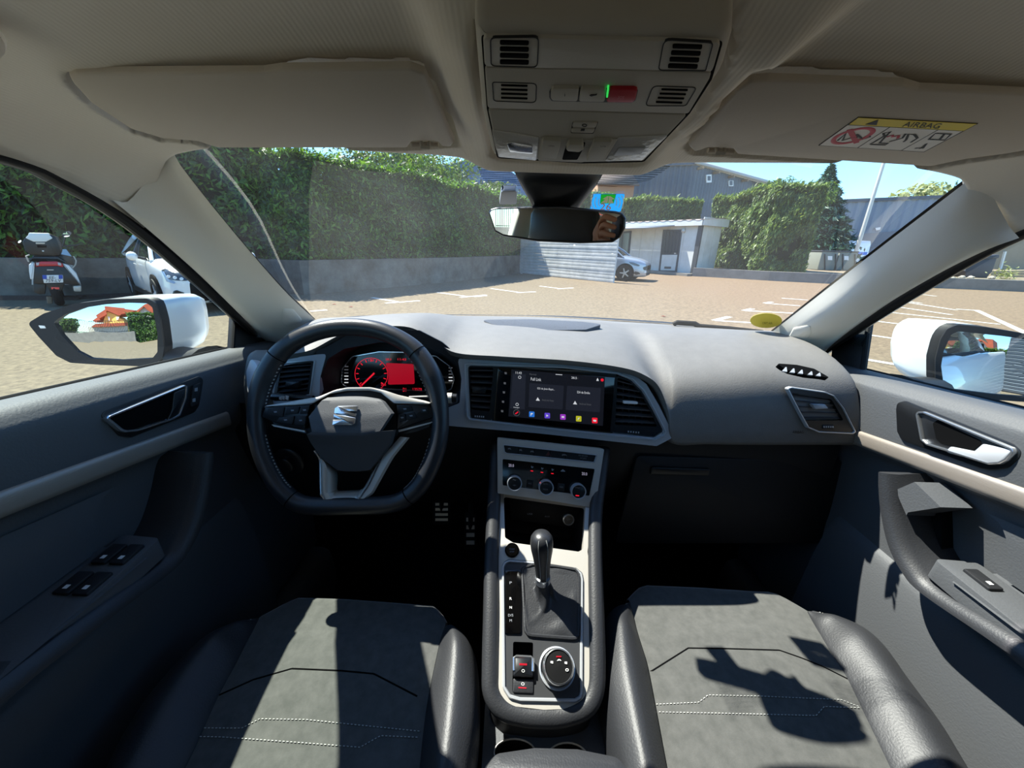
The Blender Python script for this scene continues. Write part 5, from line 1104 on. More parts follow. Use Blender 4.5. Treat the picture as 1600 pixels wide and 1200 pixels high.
# --------------------------------------------------------------- outside mirrors
RMIR = 1.25
def outside_mirror(name, label, P, back, housing, glass_, cap, arm, capd):
    t = T(name, label, 'mirror', P.p0)
    q = P.poly(housing); q = roundpoly(q if area2(q) > 0 else q[::-1], .01, 3); n = 60
    q3 = lin([P.to3(p) for p in q]+[P.to3(q[0])], n+1)[:-1]; c = sum(q3, V())/n
    rows = [[c+(p-c)*s_+back*d for p in q3] for s_, d in ((.97, 0), (1.0, .05), (1.0, .12), (.97, .40), (.88, .68), (.70, .88), (.42, .98), (.02, 1.0))]
    b = B(); b.loft(rows[:3], cu=True); b.obj('housing', mt['dark'], t, smooth=60)
    b = B(); b.loft(rows[2:], cu=True); b.obj('painted_cap', mt['white_car'], t, smooth=180)
    b = B(); b.holed(P, housing, [glass_], -.006, .003, r=.01, rh=.008); b.obj('frame', mt['dark'], t)
    b = B(); q = P.poly(glass_); q = roundpoly(q if area2(q) > 0 else q[::-1], .008); c0 = sum(q, V((0, 0)))/len(q); P.mc = c0
    dz_ = lambda p: -((p-c0).length_squared)/(2*RMIR)+.001
    rings = [[P.to3(c0.lerp(p, f), dz_(c0.lerp(p, f))) for p in q] for f in [k/16 for k in range(16, 0, -1)]]
    b.loft(rings, cu=True); b.f(b.vs(rings[-1])); b.obj('mirror_glass', mt['mirror'], t, smooth=180)
    pts, rr_ = arm
    b = B(); b.tube(cr(pts, 12), [(r_[0], r_[1]) for r_ in [V((rr_[0][0]+(rr_[1][0]-rr_[0][0])*k/11, rr_[0][1]+(rr_[1][1]-rr_[0][1])*k/11)) for k in range(12)]], 14, flat=V((0, 0, 1))); b.obj('arm', mt['dark'], t, smooth=60)
    return t, P
PL_ = Pl(hY(170, 520, .80), (.276, -.955, .097))
hous = [(43, 505), (68, 490), (114, 475), (170, 467.5), (228, 466), (242, 472), (250, 500), (256, 543), (254, 560), (236, 573), (158, 570), (110, 567), (88, 556), (60, 526)]
gls = [(83, 503), (102, 491), (134, 480), (162, 475.5), (200, 473), (230, 474), (238, 480), (242, 500), (246, 520), (246, 550), (238, 560), (190, 562.5), (142, 560), (120, 549), (96, 524)]
bk_ = (V((.10, .42, .02))); 
lm, _ = outside_mirror('door_mirror', 'white driver door mirror reflecting a yellow house', PL_, V((.045, .15, .012)), hous, gls, None, ([hY(258, 552, .86), hX(298, 560, -.80), hX(330, 559, -.735)], ((.020, .032), (.026, .045))), 0)
pp('indicator_light', PL_, [(60, 508.5), (69, 509), (71, 513), (63, 513)], .002, .0045, mt['white'], lm)
PR_ = Pl(hY(1560, 570, .80), (-.466, -.884, .085))
housR = [(1470, 530), (1480, 514), (1496, 507.5), (1540, 511), (1600, 521), (1690, 540), (1745, 565), (1730, 600), (1690, 625), (1640, 632), (1600, 628), (1500, 621), (1475, 613), (1462, 596), (1462, 560)]
glsR = [(1474, 550), (1486, 523), (1497, 517.5), (1568, 525), (1600, 529.5), (1680, 546), (1722, 567), (1710, 595), (1680, 616), (1640, 622), (1600, 619.5), (1553, 616), (1486, 608), (1474, 598), (1470.5, 572)]
rmr, _ = outside_mirror('door_mirror', 'white passenger door mirror reflecting the flank of its own car', PR_, V((-.045, .14, .012)), housR, glsR, None, ([hY(1462, 604, .86), hX(1430, 608, .80), hX(1400, 606, .735)], ((.022, .034), (.028, .045))), 0)
# ================================================================ OUTSIDE
import numpy as np
from mathutils.bvhtree import BVHTree
def G(x, y, dz=0): p = hG(x, y); return V((p.x, p.y, p.z+dz))
b = B(); S = 90; b.loft([[V((-S, S, -S*GK)), V((S, S, S*GK))], [V((-S, -S, -S*GK)), V((S, -S, S*GK))]])
am = M('asphalt', '#897c66', .95, bump=.35, bscale=45, var=.45, vscale=15, spec=.12, bdist=.006, col2='#5f564a')
t = am.node_tree; bs_ = t.nodes['Principled BSDF']; mx0 = [n for n in t.nodes if n.type == 'MIX'][0]
mx1 = t.nodes.new('ShaderNodeMix'); mx1.data_type = 'RGBA'; mx1.blend_type = 'MULTIPLY'; mx1.inputs[0].default_value = 1
tc = [n for n in t.nodes if n.type == 'TEX_COORD'][0]; sx = t.nodes.new('ShaderNodeSeparateXYZ'); t.links.new(tc.outputs['Object'], sx.inputs[0])
mr = t.nodes.new('ShaderNodeMapRange'); mr.inputs[1].default_value = 1; mr.inputs[2].default_value = 7; t.links.new(sx.outputs[0], mr.inputs[0])
cx_ = t.nodes.new('ShaderNodeMix'); cx_.data_type = 'RGBA'; cx_.inputs[6].default_value = (1, 1, 1, 1); cx_.inputs[7].default_value = (1.06, .93, .90, 1); t.links.new(mr.outputs[0], cx_.inputs[0])
t.links.new(mx0.outputs[2], mx1.inputs[6]); t.links.new(cx_.outputs[2], mx1.inputs[7]); t.links.new(mx1.outputs[2], bs_.inputs['Base Color'])
ground = b.obj('ground', am, kind='structure', label='sunlit worn asphalt of the car park', smooth=0)
lp = M('road_paint', '#cfcac0', .9, var=.25, vscale=60)
def line(p, q, w_=.10):
    a, c = G(*p, .004), G(*q, .004); d = (c-a).normalized(); n = V((-d.y, d.x, 0))*w_/2; b = B()
    b.loft([[a-n, c-n], [a+n, c+n]]); b.obj('parking_line', lp, ground, smooth=0)
for p, q in (((581, 465), (628, 473)), ((602, 474), (656, 470)), ((683, 457), (735, 464)), ((719, 465), (760, 461)), ((485, 486.5), (511, 484.5)), ((767, 451), (812, 457)), ((807, 457.5), (837, 456)), ((843, 447), (874, 451)), ((871, 451.5), (896, 450)), ((740, 464), (760, 462)),
             ((1116, 501), (1200, 506)), ((1116, 501), (1140, 495)), ((1162, 485.6), (1250, 490)), ((1162, 485.6), (1176, 482.5)), ((1195, 474), (1250, 478)), ((1195, 474), (1206, 472)), ((1221, 466), (1262, 469)),
             ((1400, 470), (1494, 484.6)), ((1390, 478), (1487, 492)), ((1370, 486), (1563, 507)), ((1352, 500), (1464, 513.6)), ((1340, 521), (1429, 534)), ((1330, 558), (1430, 575)), ((1525, 484.6), (1640, 538)), ((1494, 483), (1529, 485.5)), ((1442, 460.5), (1463, 463)), ((1360, 463), (1440, 474))):
    line(p, q, .13)
random.seed(7)
lf_m = M('dry_leaf', '#7a3a22', .8)
for k, (x, y) in enumerate(((1037, 495), (548, 480), (522, 476))):
    c = G(x, y, .006); b = B(); b.f(b.vs([c+V((.06, 0, 0)), c+V((0, .04, .015)), c+V((-.06, .01, 0)), c+V((0, -.04, .01))])); o = b.obj('fallen_leaf', lf_m, smooth=0); tag(o, ('brown fallen leaf on the asphalt ahead of the right dashboard', 'brown fallen leaf nearer the low wall, right of two', 'brown fallen leaf nearer the low wall, left of two')[k], 'leaf')
# ---------------------------------------------------------------- foliage helpers
def leaf_mat(name, c1, c2, c3, transl=.35):
    m = bpy.data.materials.new(name); m.use_nodes = True; t = m.node_tree; L = t.links.new; t.nodes.remove(t.nodes['Principled BSDF'])
    g = t.nodes.new('ShaderNodeNewGeometry'); r = t.nodes.new('ShaderNodeValToRGB'); e = r.color_ramp.elements
    e[0].color = lc(c1); e[1].color = lc(c3); e.new(.5).color = lc(c2); L(g.outputs['Random Per Island'], r.inputs[0])
    d = t.nodes.new('ShaderNodeBsdfPrincipled'); d.inputs['Roughness'].default_value = .45; d.inputs['Specular IOR Level'].default_value = .35; tl = t.nodes.new('ShaderNodeBsdfTranslucent'); mx = t.nodes.new('ShaderNodeMixShader'); mx.inputs[0].default_value = transl
    L(r.outputs[0], d.inputs['Base Color']); hs = t.nodes.new('ShaderNodeHueSaturation'); hs.inputs['Value'].default_value = 1.5; hs.inputs['Saturation'].default_value = 1.1; hs.inputs['Hue'].default_value = .485; L(r.outputs[0], hs.inputs['Color']); L(hs.outputs[0], tl.inputs[0])
    L(d.outputs[0], mx.inputs[1]); L(tl.outputs[0], mx.inputs[2]); L(mx.outputs[0], t.nodes['Material Output'].inputs[0]); return m
def leaves(name, pos, nrm, ln, wd, mat, parent, seed=1, droop=.25, kind='stuff', axis=None):
    rg = np.random.default_rng(seed); n = len(pos); pos = np.asarray(pos, float); nrm = np.asarray(nrm, float)
    a = rg.normal(size=(n, 3)) if axis is None else np.tile(axis, (n, 1))+rg.normal(size=(n, 3))*.45
    nn = nrm+rg.normal(size=(n, 3))*.55; nn /= np.linalg.norm(nn, axis=1)[:, None]
    a -= nn*np.sum(a*nn, 1)[:, None]; a[:, 2] -= droop; a /= np.linalg.norm(a, axis=1)[:, None]
    s = np.cross(nn, a); s /= np.linalg.norm(s, axis=1)[:, None]+1e-9
    l = ln*rg.uniform(.6, 1.3, n)[:, None]; w_ = wd*rg.uniform(.7, 1.2, n)[:, None]
    vs = np.stack([pos-a*l/2, pos-s*w_/2+nn*l*.06, pos+a*l/2, pos+s*w_/2+nn*l*.06], 1).reshape(-1, 3)
    me = bpy.data.meshes.new(name); me.vertices.add(4*n); me.vertices.foreach_set('co', vs.ravel()); me.loops.add(4*n); me.loops.foreach_set('vertex_index', np.arange(4*n)); me.polygons.add(n); me.polygons.foreach_set('loop_start', np.arange(0, 4*n, 4)); me.polygons.foreach_set('loop_total', np.full(n, 4)); me.update(calc_edges=True)
    return link(name, me, mat, parent, kind=kind, smooth=0)
lau = leaf_mat('laurel_leaves', '#24391a', '#3c5c24', '#6b9636'); cyp = leaf_mat('cypress_leaves', '#31482a', '#516a38', '#86994e'); dec = leaf_mat('tree_leaves', '#2c4420', '#46622a', '#6d8a3c'); con = leaf_mat('conifer_needles', '#26402f', '#3a5a48', '#58786a', .2); pale = leaf_mat('pale_leaves', '#6a7444', '#8a9258', '#a9ae78', .3)
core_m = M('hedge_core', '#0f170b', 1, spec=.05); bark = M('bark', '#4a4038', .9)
def hedge(name, label, path, z0, z1, depth, mat, n, ln, wd, cat='hedge', seed=1, top_noise=.25, bulge=.25, droop=.25, axis=None, z0f=None):
    """path: ground polyline of the visible face; depth goes to the left of the walking direction"""
    P = lin([V((x, y, 0)) for x, y in path], 60); t = T(name, label, cat, (P[30].x, P[30].y, gz(P[30].x)+z0))
    T_ = [(P[min(i+1, 59)]-P[max(i-1, 0)]).normalized() for i in range(60)]; N = [V((d.y, -d.x, 0)) for d in T_]       # toward the viewer
    rg = np.random.default_rng(seed); 
    def zt(i): return z1+top_noise*noise.noise(V((P[i].x*.5, P[i].y*.5, seed)))
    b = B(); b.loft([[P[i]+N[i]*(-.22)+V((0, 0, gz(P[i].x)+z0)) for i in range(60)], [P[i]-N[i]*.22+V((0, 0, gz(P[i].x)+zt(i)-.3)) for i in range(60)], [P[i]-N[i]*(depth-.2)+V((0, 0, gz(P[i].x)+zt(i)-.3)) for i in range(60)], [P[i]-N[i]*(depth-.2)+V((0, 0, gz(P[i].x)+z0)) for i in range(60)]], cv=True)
    b.obj('solid_core', core_m, t)  # added solid dark block behind the leaves, closes the gaps; not branches
    L = sum((P[i+1]-P[i]).length for i in range(59)); hgt = z1-z0; fr = hgt/(hgt+depth*1.0)
    pos, nr = [], []
    for k in range(n):
        u = rg.random()*58.99; i = int(u); f = u-i; p = P[i].lerp(P[i+1], f); nn = N[i]; g = gz(p.x)
        if rg.random() < fr:
            h = rg.random()**.9; z = z0+h*(zt(i)-z0); bl = bulge*noise.noise(V((p.x*.9, p.y*.9, z*.9+seed)))+.12*noise.noise(V((p.x*3, p.y*3, z*3)))
            d = -abs(rg.normal())*.10+bl-.10*(h > .93)*(h-.93)*10
            q = p+nn*d; pos.append((q.x, q.y, z+g)); m_ = nn*.8+V((0, 0, .45+.8*max(0, h-.85)*5)); nr.append(m_[:])
        else:
            d = rg.random()*depth; z = zt(i)+rg.normal()*.06+abs(rg.normal())*.10*(rg.random() < .3); q = p-nn*d+nn*.1; pos.append((q.x, q.y, z+g)); nr.append((.0, 0, 1))
    leaves('foliage', pos, nr, ln, wd, mat, t, seed, droop, axis=axis); return t
cmat = M('stained_concrete', '#8c8479', .95, bump=.5, bscale=25, var=.5, vscale=1.6, col2='#554f47', spec=.15, bdist=.01)
WP = [(-22, 4.2), (-11.64, 8.68), (-10.3, 9.35), (-8.9, 10.0), (-7.2, 9.75), (-5.73, 10.32), (-4.24, 12.56), (-2.6, 14.97), (.26, 20.8), (1.4, 23.2)]
WP = [(-26, 7.0), (-11.64, 9.0), (-10.3, 9.4), (-8.6, 10.6), (-6.9, 10.9), (-5.73, 10.5), (-4.24, 12.56), (-2.6, 14.97), (.26, 20.8), (1.2, 22.8)]
wl = T('low_wall', 'stained low concrete wall under the tall left hedge', 'wall', (-4.2, 12.6, 0))
for (x0, y0), (x1, y1) in zip(WP, WP[1:]):
    d = V((x1-x0, y1-y0, 0)).normalized(); n = V((-d.y, d.x, 0))*.28; h0, h1 = .9, .9; b = B()
    a, c = V((x0, y0, gz(x0)-.2)), V((x1, y1, gz(x1)-.2)); ze = V((0, 0, 1.08)); e0 = V((0, 0, 1.10))
    b.loft([[a, c], [a+ze, c+ze], [a+n+ze, c+n+ze], [a+n, c+n]], cv=True); b.obj('wall_section', cmat, wl, smooth=0)
lit = M('leaf_litter', '#4a3326', 1, bump=.8, bscale=20, bdist=.03)
b = B(); b.surf([[V((x, y-.02, gz(x)+.005)) for x, y in WP[:4]], [V((x, y-.15, gz(x)+.07)) for x, y in WP[:4]], [V((x+.15, y-.45, gz(x)+.003)) for x, y in WP[:4]]], 30, 5); o = b.obj('leaf_litter', lit, kind='stuff'); tag(o, 'strip of dry leaf litter along the foot of the wall behind the scooter', 'leaf litter', kind='stuff')
hedge('laurel_hedge', 'tall sunlit-topped laurel hedge above the low wall at left', [(x-.10, y+.25) for x, y in WP[4:]], .86, 3.38, 1.6, lau, 52000, .20, .065, seed=3)
hedge('laurel_hedge', 'shaded laurel hedge behind the scooter at far left', [(x, y+.3) for x, y in WP[:5]], .75, 4.2, 1.6, lau, 26000, .22, .075, seed=5)
# ---------------------------------------------------------------- right hedge and kerb wall
KB = [hG(1100, 432.5), hG(1200, 438.5), hG(1290, 443), hG(1460, 450), hG(1620, 457)]; KB = [(p.x, p.y) for p in KB]
kw = T('kerb_wall', 'low grey concrete kerb wall along the right edge of the car park', 'wall', (KB[2][0], KB[2][1], 0))
k2 = [(KB[0][0]-.5, KB[0][1]+.3)]+KB+[(KB[-1][0]+8, KB[-1][1]-3.5)]
grey = M('grey_concrete', '#8e8a84', .95, bump=.4, bscale=20, var=.35, vscale=2, spec=.15)
for (x0, y0), (x1, y1) in zip(k2, k2[1:]):
    d = V((x1-x0, y1-y0, 0)).normalized(); n = V((-d.y, d.x, 0))*.3; b = B(); a, c = V((x0, y0, gz(x0)-.2)), V((x1, y1, gz(x1)-.2)); ze = V((0, 0, .62))
    b.loft([[a, c], [a+ze, c+ze], [a+n+ze, c+n+ze], [a+n, c+n]], cv=True); b.obj('wall_section', grey, kw, smooth=0)
b = B(); b.surf([[V((x+.05, y+.25, gz(x)+.36)) for x, y in k2], [V((x+4, y+14, gz(x)+.40)) for x, y in k2]], 20, 4); b.obj('verge_ground', M('dry_soil', '#8a7a62', 1, bump=.5, bscale=6, var=.4, vscale=3), kind='structure', label='raised dry soil verge behind the kerb wall')
hedge('cypress_hedge', 'broad green cypress hedge right of the white shed', [(11.1, 24.2), (11.6, 23.4), (KB[1][0]+.1, KB[1][1]+.8), (KB[1][0]*.28+KB[2][0]*.72+.1, KB[1][1]*.28+KB[2][1]*.72+.6)], .2, 4.05, 2.2, cyp, 30000, .30, .09, seed=11, top_noise=.4, bulge=.4, droop=-.3, axis=(.3, -.3, 1))
hedge('cypress_hedge', 'green cypress hedge behind the white shed roof', [(2.0, 29.5), (6, 28.5), (11.5, 26.5)], .2, 4.45, 2.0, cyp, 20000, .30, .09, seed=12, top_noise=.7, bulge=.4, droop=-.3, axis=(.3, -.3, 1))
# ---------------------------------------------------------------- board fence
white_b = M('white_boards', '#d8d8d4', .8, var=.35, vscale=2.5, col2='#b0b2ae', bump=.1, bscale=30)
f0, f1 = G(812, 427.5), G(958, 442); f0.z = gz(f0.x); d = (f1-f0).normalized(); fn = T('board_fence', 'white horizontal board fence between the low wall and the shed', 'fence', (f0+f1)/2)
n = V((-d.y, d.x, 0)).normalized()
for k in range(16):
    b = B(); z = .02+k*.14; c = (f0+f1)/2+V((0, 0, z+.066)); rot = Matrix.Rotation(atan2(d.y, d.x), 3, 'Z'); b.box(c+n*(.004*((k*7) % 3)), ((f1-f0).length, .03, .131), rot, bev=.006); b.obj('plank', white_b, fn)
for f in (.01, .5, .99):
    b = B(); b.box(f0.lerp(f1, f)+n*.06+V((0, 0, 1.12)), (.08, .08, 2.26), Matrix.Rotation(atan2(d.y, d.x), 3, 'Z')); b.obj('post', white_b, fn)
# ---------------------------------------------------------------- shed
C0 = G(1083, 431); a_ = V((G(1026, 426.5)-C0).xy.to_3d()).normalized(); b_ = V((-a_.y, a_.x, 0))
if b_.x < 0: b_ = -b_
PS1 = Pl(C0, (b_.x*-1, b_.y*-1, 0)); PS2 = Pl(C0, (-a_.x, -a_.y, 0))
top = PS1.px(1099, 350).z-C0.z; up = V((0, 0, 1))
shed = T('shed', 'white prefabricated shed with grey door and corrugated roof', 'shed', C0)
Ls = 7.5; Ds = (PS2.px(1112, 428)-C0).dot(b_); Ds = max(1.8, min(Ds, 5))
wsh = M('shed_panel', '#dcdcd8', .7, var=.2, vscale=1.5, col2='#c4c2ba'); dgm = M('dark_grey_metal', '#3c4046', .55)
for k in range(8):
    x0 = Ls*k/8; b = B(); b.box(C0+a_*(x0+Ls/16)+b_*.03+up*(top/2+.0), (Ls/8-.012, .06, top), Matrix.Rotation(atan2(a_.y, a_.x), 3, 'Z')); b.obj('wall_panel', wsh, shed, smooth=0)
for k in range(3):
    b = B(); b.box(C0+b_*(Ds*(k+.5)/3)+a_*.03+up*(top/2), (Ds/3-.012, .06, top), Matrix.Rotation(atan2(b_.y, b_.x), 3, 'Z')); b.obj('wall_panel', wsh, shed, smooth=0)
b = B(); b.box(C0+b_*Ds+a_*(Ls/2)+up*top/2, (Ls, .06, top), Matrix.Rotation(atan2(a_.y, a_.x), 3, 'Z')); b.obj('rear_wall', wsh, shed)
b = B(); b.box(C0+a_*.05-b_*.01+up*(top/2-.05), (.24, .10, top-.05), Matrix.Rotation(atan2(a_.y, a_.x), 3, 'Z')); b.obj('corner_post', dgm, shed)
cD_ = (940, 330, .125)
fr = pp('door_frame', PS1, cz(cD_, [(768, 232), (1005, 230), (935, 782), (708, 772)]), -.02, .03, dgm, shed)
pp('door_window', PS1, cz(cD_, [(785, 255), (985, 250), (950, 520), (760, 520)]), .02, .045, M('barred_glass', '#3a4048', .2), fr)
for k in range(5): f = (k+.5)/5; pp('bar', PS1, cz(cD_, [(785+f*200-6, 255), (785+f*200+6, 255), (760+f*190+6, 520), (760+f*190-6, 520)]), .045, .06, dgm, fr)
pp('door_panel', PS1, cz(cD_, [(755, 545), (945, 545), (915, 742), (735, 738)]), .02, .045, wsh, fr); pp('letter_slot', PS1, cz(cD_, [(785, 692), (868, 692), (865, 720), (782, 718)]), .04, .055, dgm, fr); pp('door_handle', PS1, cz(cD_, [(905, 520), (930, 520), (930, 535), (905, 535)]), .04, .08, mt['silver'], fr)
wf = pp('window_frame', PS1, cz(cD_, [(190, 260), (372, 246), (345, 530), (170, 540)]), -.02, .03, dgm, shed); pp('window_pane', PS1, cz(cD_, [(275, 275), (350, 268), (325, 510), (255, 515)]), .02, .036, M('pane_dark', '#59626a', .1), wf); pp('window_pane', PS1, cz(cD_, [(200, 280), (255, 276), (240, 515), (185, 520)]), .02, .036, M('pane_dark2', '#59626a', .1), wf)
b = B(); b.lathe(PS1.px(*cz(cD_, [(1022, 245)])[0], .05), PS1.n, [(.10, -.05), (.10, .04), (.06, .06), (0, .06)], 14); b.obj('wall_lamp', mt['silver'], shed)
rust = M('rusty_roof', '#8e6a5c', .8, var=.5, vscale=2, col2='#b9b4ae')
b = B(); rows = []
for k in range(61):
    s = -.25+(Ls+.4)*k/60; r_ = .05*(k % 4 < 2)
    rows.append([C0+a_*s-b_*.30+up*(top+.16+r_), C0+a_*s+b_*(Ds+.2)+up*(top+.34+r_)])
b.loft(rows); b.obj('corrugated_roof', rust, shed, smooth=0, solid=.02)
b = B(); b.box(C0+a_*(Ls/2)-b_*.26+up*(top+.05), (Ls+.3, .06, .26), Matrix.Rotation(atan2(a_.y, a_.x), 3, 'Z')); b.obj('eaves_board', wsh, shed); b = B(); b.box(C0+b_*(Ds/2)-a_*.2+up*(top+.12), (Ds+.5, .05, .38), Matrix.Rotation(atan2(b_.y, b_.x), 3, 'Z')); b.obj('gable_board', wsh, shed)
b = B(); b.loft([[C0+a_*1.4-b_*.3+up*(top-.06), C0+a_*Ls-b_*.3+up*(top-.06)], [C0+a_*2.2-b_*1.6+up*(top-.22), C0+a_*Ls-b_*1.6+up*(top-.22)]]); b.obj('canopy', M('canopy_sheet', '#8d9298', .6), shed, solid=.05)
b = B(); b.box(C0+a_*(Ls/2)-b_*.35+up*.06, (Ls+.2, .7, .12), Matrix.Rotation(atan2(a_.y, a_.x), 3, 'Z')); b.obj('plinth', grey, shed)
# ---------------------------------------------------------------- grey hall
clad = M('dark_cladding', '#565e68', .5, metal=.2, var=.15, vscale=.6); lightclad = M('blue_grey_cladding', '#7d8894', .5, metal=.2)
YA = 44
A0, A1, A2 = hY(975, 262, YA+1), hY(1087, 258, YA), hY(1215, 294, YA+9)
hall = T('factory_hall', 'dark grey corrugated hall with sloping roof beyond the shed', 'building', (A1.x, A1.y, 0))
def corr(p, q, zb_, zp, zq, rib, amp, mat, name, par):
    d = (q-p).xy.to_3d(); L = d.length; d.normalize(); n = V((d.y, -d.x, 0)); m = int(L/rib); lo, hi = [], []
    for k in range(m*4+1):
        s = L*k/(m*4); o = n*(amp if k % 4 in (1, 2) else 0); c = V((p.x, p.y, 0))+d*s+o; lo.append(c+up*zb_); hi.append(c+up*(zp+(zq-zp)*s/L))
    b = B(); b.loft([lo, hi]); return b.obj(name, mat, par, smooth=0)
corr(A0, A1, 0, A0.z, A1.z, .5, .09, clad, 'front_cladding', hall); corr(A1, A2, 0, A1.z, A2.z, .5, .06, clad, 'side_cladding', hall)
b = B(); b.loft([[A1+V((-.3, -.5, .05)), A2+V((.8, -.4, -.05))], [A1+V((-.3, -.5, .35)), A2+V((.8, -.4, .22))], [A1+V((-8, 20, .35)), A2+V((-8, 20, .25))]]); b.obj('roof_edge', M('roof_edge_metal', '#b7b4ae', .5), hall, solid=.1)
b = B(); b.loft([[A0+V((0, -.3, .0)), A1+V((0, -.3, .0))], [A0+V((0, -.3, .3)), A1+V((0, -.3, .3))], [A0+V((0, 15, .5)), A1+V((0, 15, .5))]]); b.obj('roof', clad, hall)
for k in range(6):
    f = k/6+.04; p = A1.lerp(A2, f)+V((-.1, -.45, -.25)); b = B(); b.box(p, (.18, .8, .22), Matrix.Rotation(.5, 3, 'Z')); b.obj('rafter_end', M('timber', '#a08668', .8) if k == 0 else bpy.data.materials['timber'], hall)
PH2 = fit(A1, A2, V((A1.x, A1.y, 0)))
for q in ([(1104, 273), (1112, 272.5), (1112, 285), (1104, 285.5)], [(1139, 282), (1146, 282), (1146, 291), (1139, 291)]):
    w_ = pp('window', PH2, q, -.1, .12, mt['white'], hall); x = sum(p[0] for p in q)/4; y = sum(p[1] for p in q)/4; pp('pane', PH2, [(x-2, y-4), (x+2.4, y-4), (x+2.4, y+3), (x-2, y+3)], .1, .15, clad, w_)
ba, bb, bc = hY(935, 287, YA-6), hY(992, 284, YA-6), hY(992, 312, YA-6)
bh = T('brick_house', 'orange rendered low house left of the grey hall', 'building', (ba.x, ba.y, 0))
b = B(); b.box(((ba.x+bb.x)/2, YA-3, (ba.z)/2), (bb.x-ba.x, 6, ba.z)); b.obj('wall', M('orange_render', '#b98a68', .9, var=.2, vscale=1), bh, smooth=0)
b = B(); b.loft([[V((ba.x-.4, YA-6.5, ba.z-.1)), V((bb.x+.3, YA-6.5, ba.z-.1))], [V((ba.x, YA-3, ba.z+1.8)), V((bb.x, YA-3, ba.z+1.8))], [V((ba.x-.4, YA+.5, ba.z-.1)), V((bb.x+.3, YA+.5, ba.z-.1))]]); b.obj('roof', M('brown_roof', '#6e5e54', .8), bh, solid=.12)
# ---------------------------------------------------------------- blue grey hall at right
YB = 46; B0, B1 = hY(1308, 317, YB), hY(1500, 309, YB-4)
h2 = T('warehouse', 'blue-grey clad warehouse behind the white van at right', 'building', (B0.x, B0.y, 0))
corr(B0, B1, 0, B0.z, B1.z, .8, .10, lightclad, 'cladding', h2); corr(V((B0.x+.5, B0.y+16, 0)), B0, 0, B0.z, B0.z, .8, .1, lightclad, 'cladding', h2)
b = B(); b.loft([[B0+V((-.2, -.2, 0)), B1+V((0, -.2, 0))], [B0+V((-.2, -.2, .3)), B1+V((0, -.2, .3))], [B0+V((-.2, 14, .5)), B1+V((0, 14, .5))]]); b.obj('roof_edge', clad, h2)
PB2 = fit(B0, B1, V((B0.x, B0.y, 0))); pp('roller_shutter', PB2, [(1335, 366), (1440, 358), (1440, 384), (1330, 388)], -.1, .15, M('shutter_grey', '#6f7780', .6), h2); pp('wall_sign', PB2, [(1368, 356), (1376, 355), (1375, 359), (1369, 360)], .1, .16, mt['white'], h2)
# lamp pole
pb0 = hY(1338, 392, 27.5); po = T('lamp_pole', 'tall thin pale lamp pole rising beyond the right hedge', 'lamp post', (pb0.x, pb0.y, gz(pb0.x)))
pole_m = M('galvanised', '#c9c6be', .5, metal=.3); b = B(); b.tube([V((pb0.x, pb0.y, gz(pb0.x)+.3)), V((pb0.x, pb0.y, 11.5))], [.12, .075], 12); b.obj('pole', pole_m, po)
b = B(); b.box((pb0.x, pb0.y, gz(pb0.x)+.18), (.36, .36, .4)); b.obj('base', pole_m, po); b = B(); b.box((pb0.x-.5, pb0.y, 11.6), (1.1, .3, .12)); b.obj('lamp_head', pole_m, po)
# containers
for k, (x0, x1, lab) in enumerate(((1284, 1312, 'grey-green steel cabinet with white label, left of two by the van'), (1312, 1342, 'grey-green steel cabinet with white label, right of two by the van'))):
    p0, p1 = hG(x0, 442), hG(x1, 444); Yc = 22.6+.1*k; l, r = hY(x0+1, 393+k*.8, Yc), hY(x1-1, 394+k*.8, Yc); zt_ = l.z; g0 = gz(l.x)+.38
    t = T('container', lab, 'container', ((l.x+r.x)/2, Yc, g0), None)
    b = B(); b.box(((l.x+r.x)/2, Yc+.5, (zt_+g0)/2), (r.x-l.x, 1.0, zt_-g0), bev=.03); b.obj('body', M('cabinet_green', '#7f847c', .7) if k == 0 else bpy.data.materials['cabinet_green'], t)
    b = B(); b.box(((l.x+r.x)/2, Yc+.5, zt_+.03), (r.x-l.x+.06, 1.06, .07), bev=.02); b.obj('lid', dgm, t)
    pl = Pl((0, Yc, 0), (0, -1, 0)); xm = 1297 if k == 0 else 1322.5; pp('label_plate', pl, [(xm-3.5, 400), (xm+3.5, 400.2), (xm+3.5, 406.5), (xm-3.5, 406.3)], -.01, .02, mt['white'], t)
    for xx in (x0+5, x1-6): pp('rib', pl, [(xx, 397), (xx+1.2, 397), (xx+1.2, 425), (xx, 425)], -.01, .05, dgm, t)
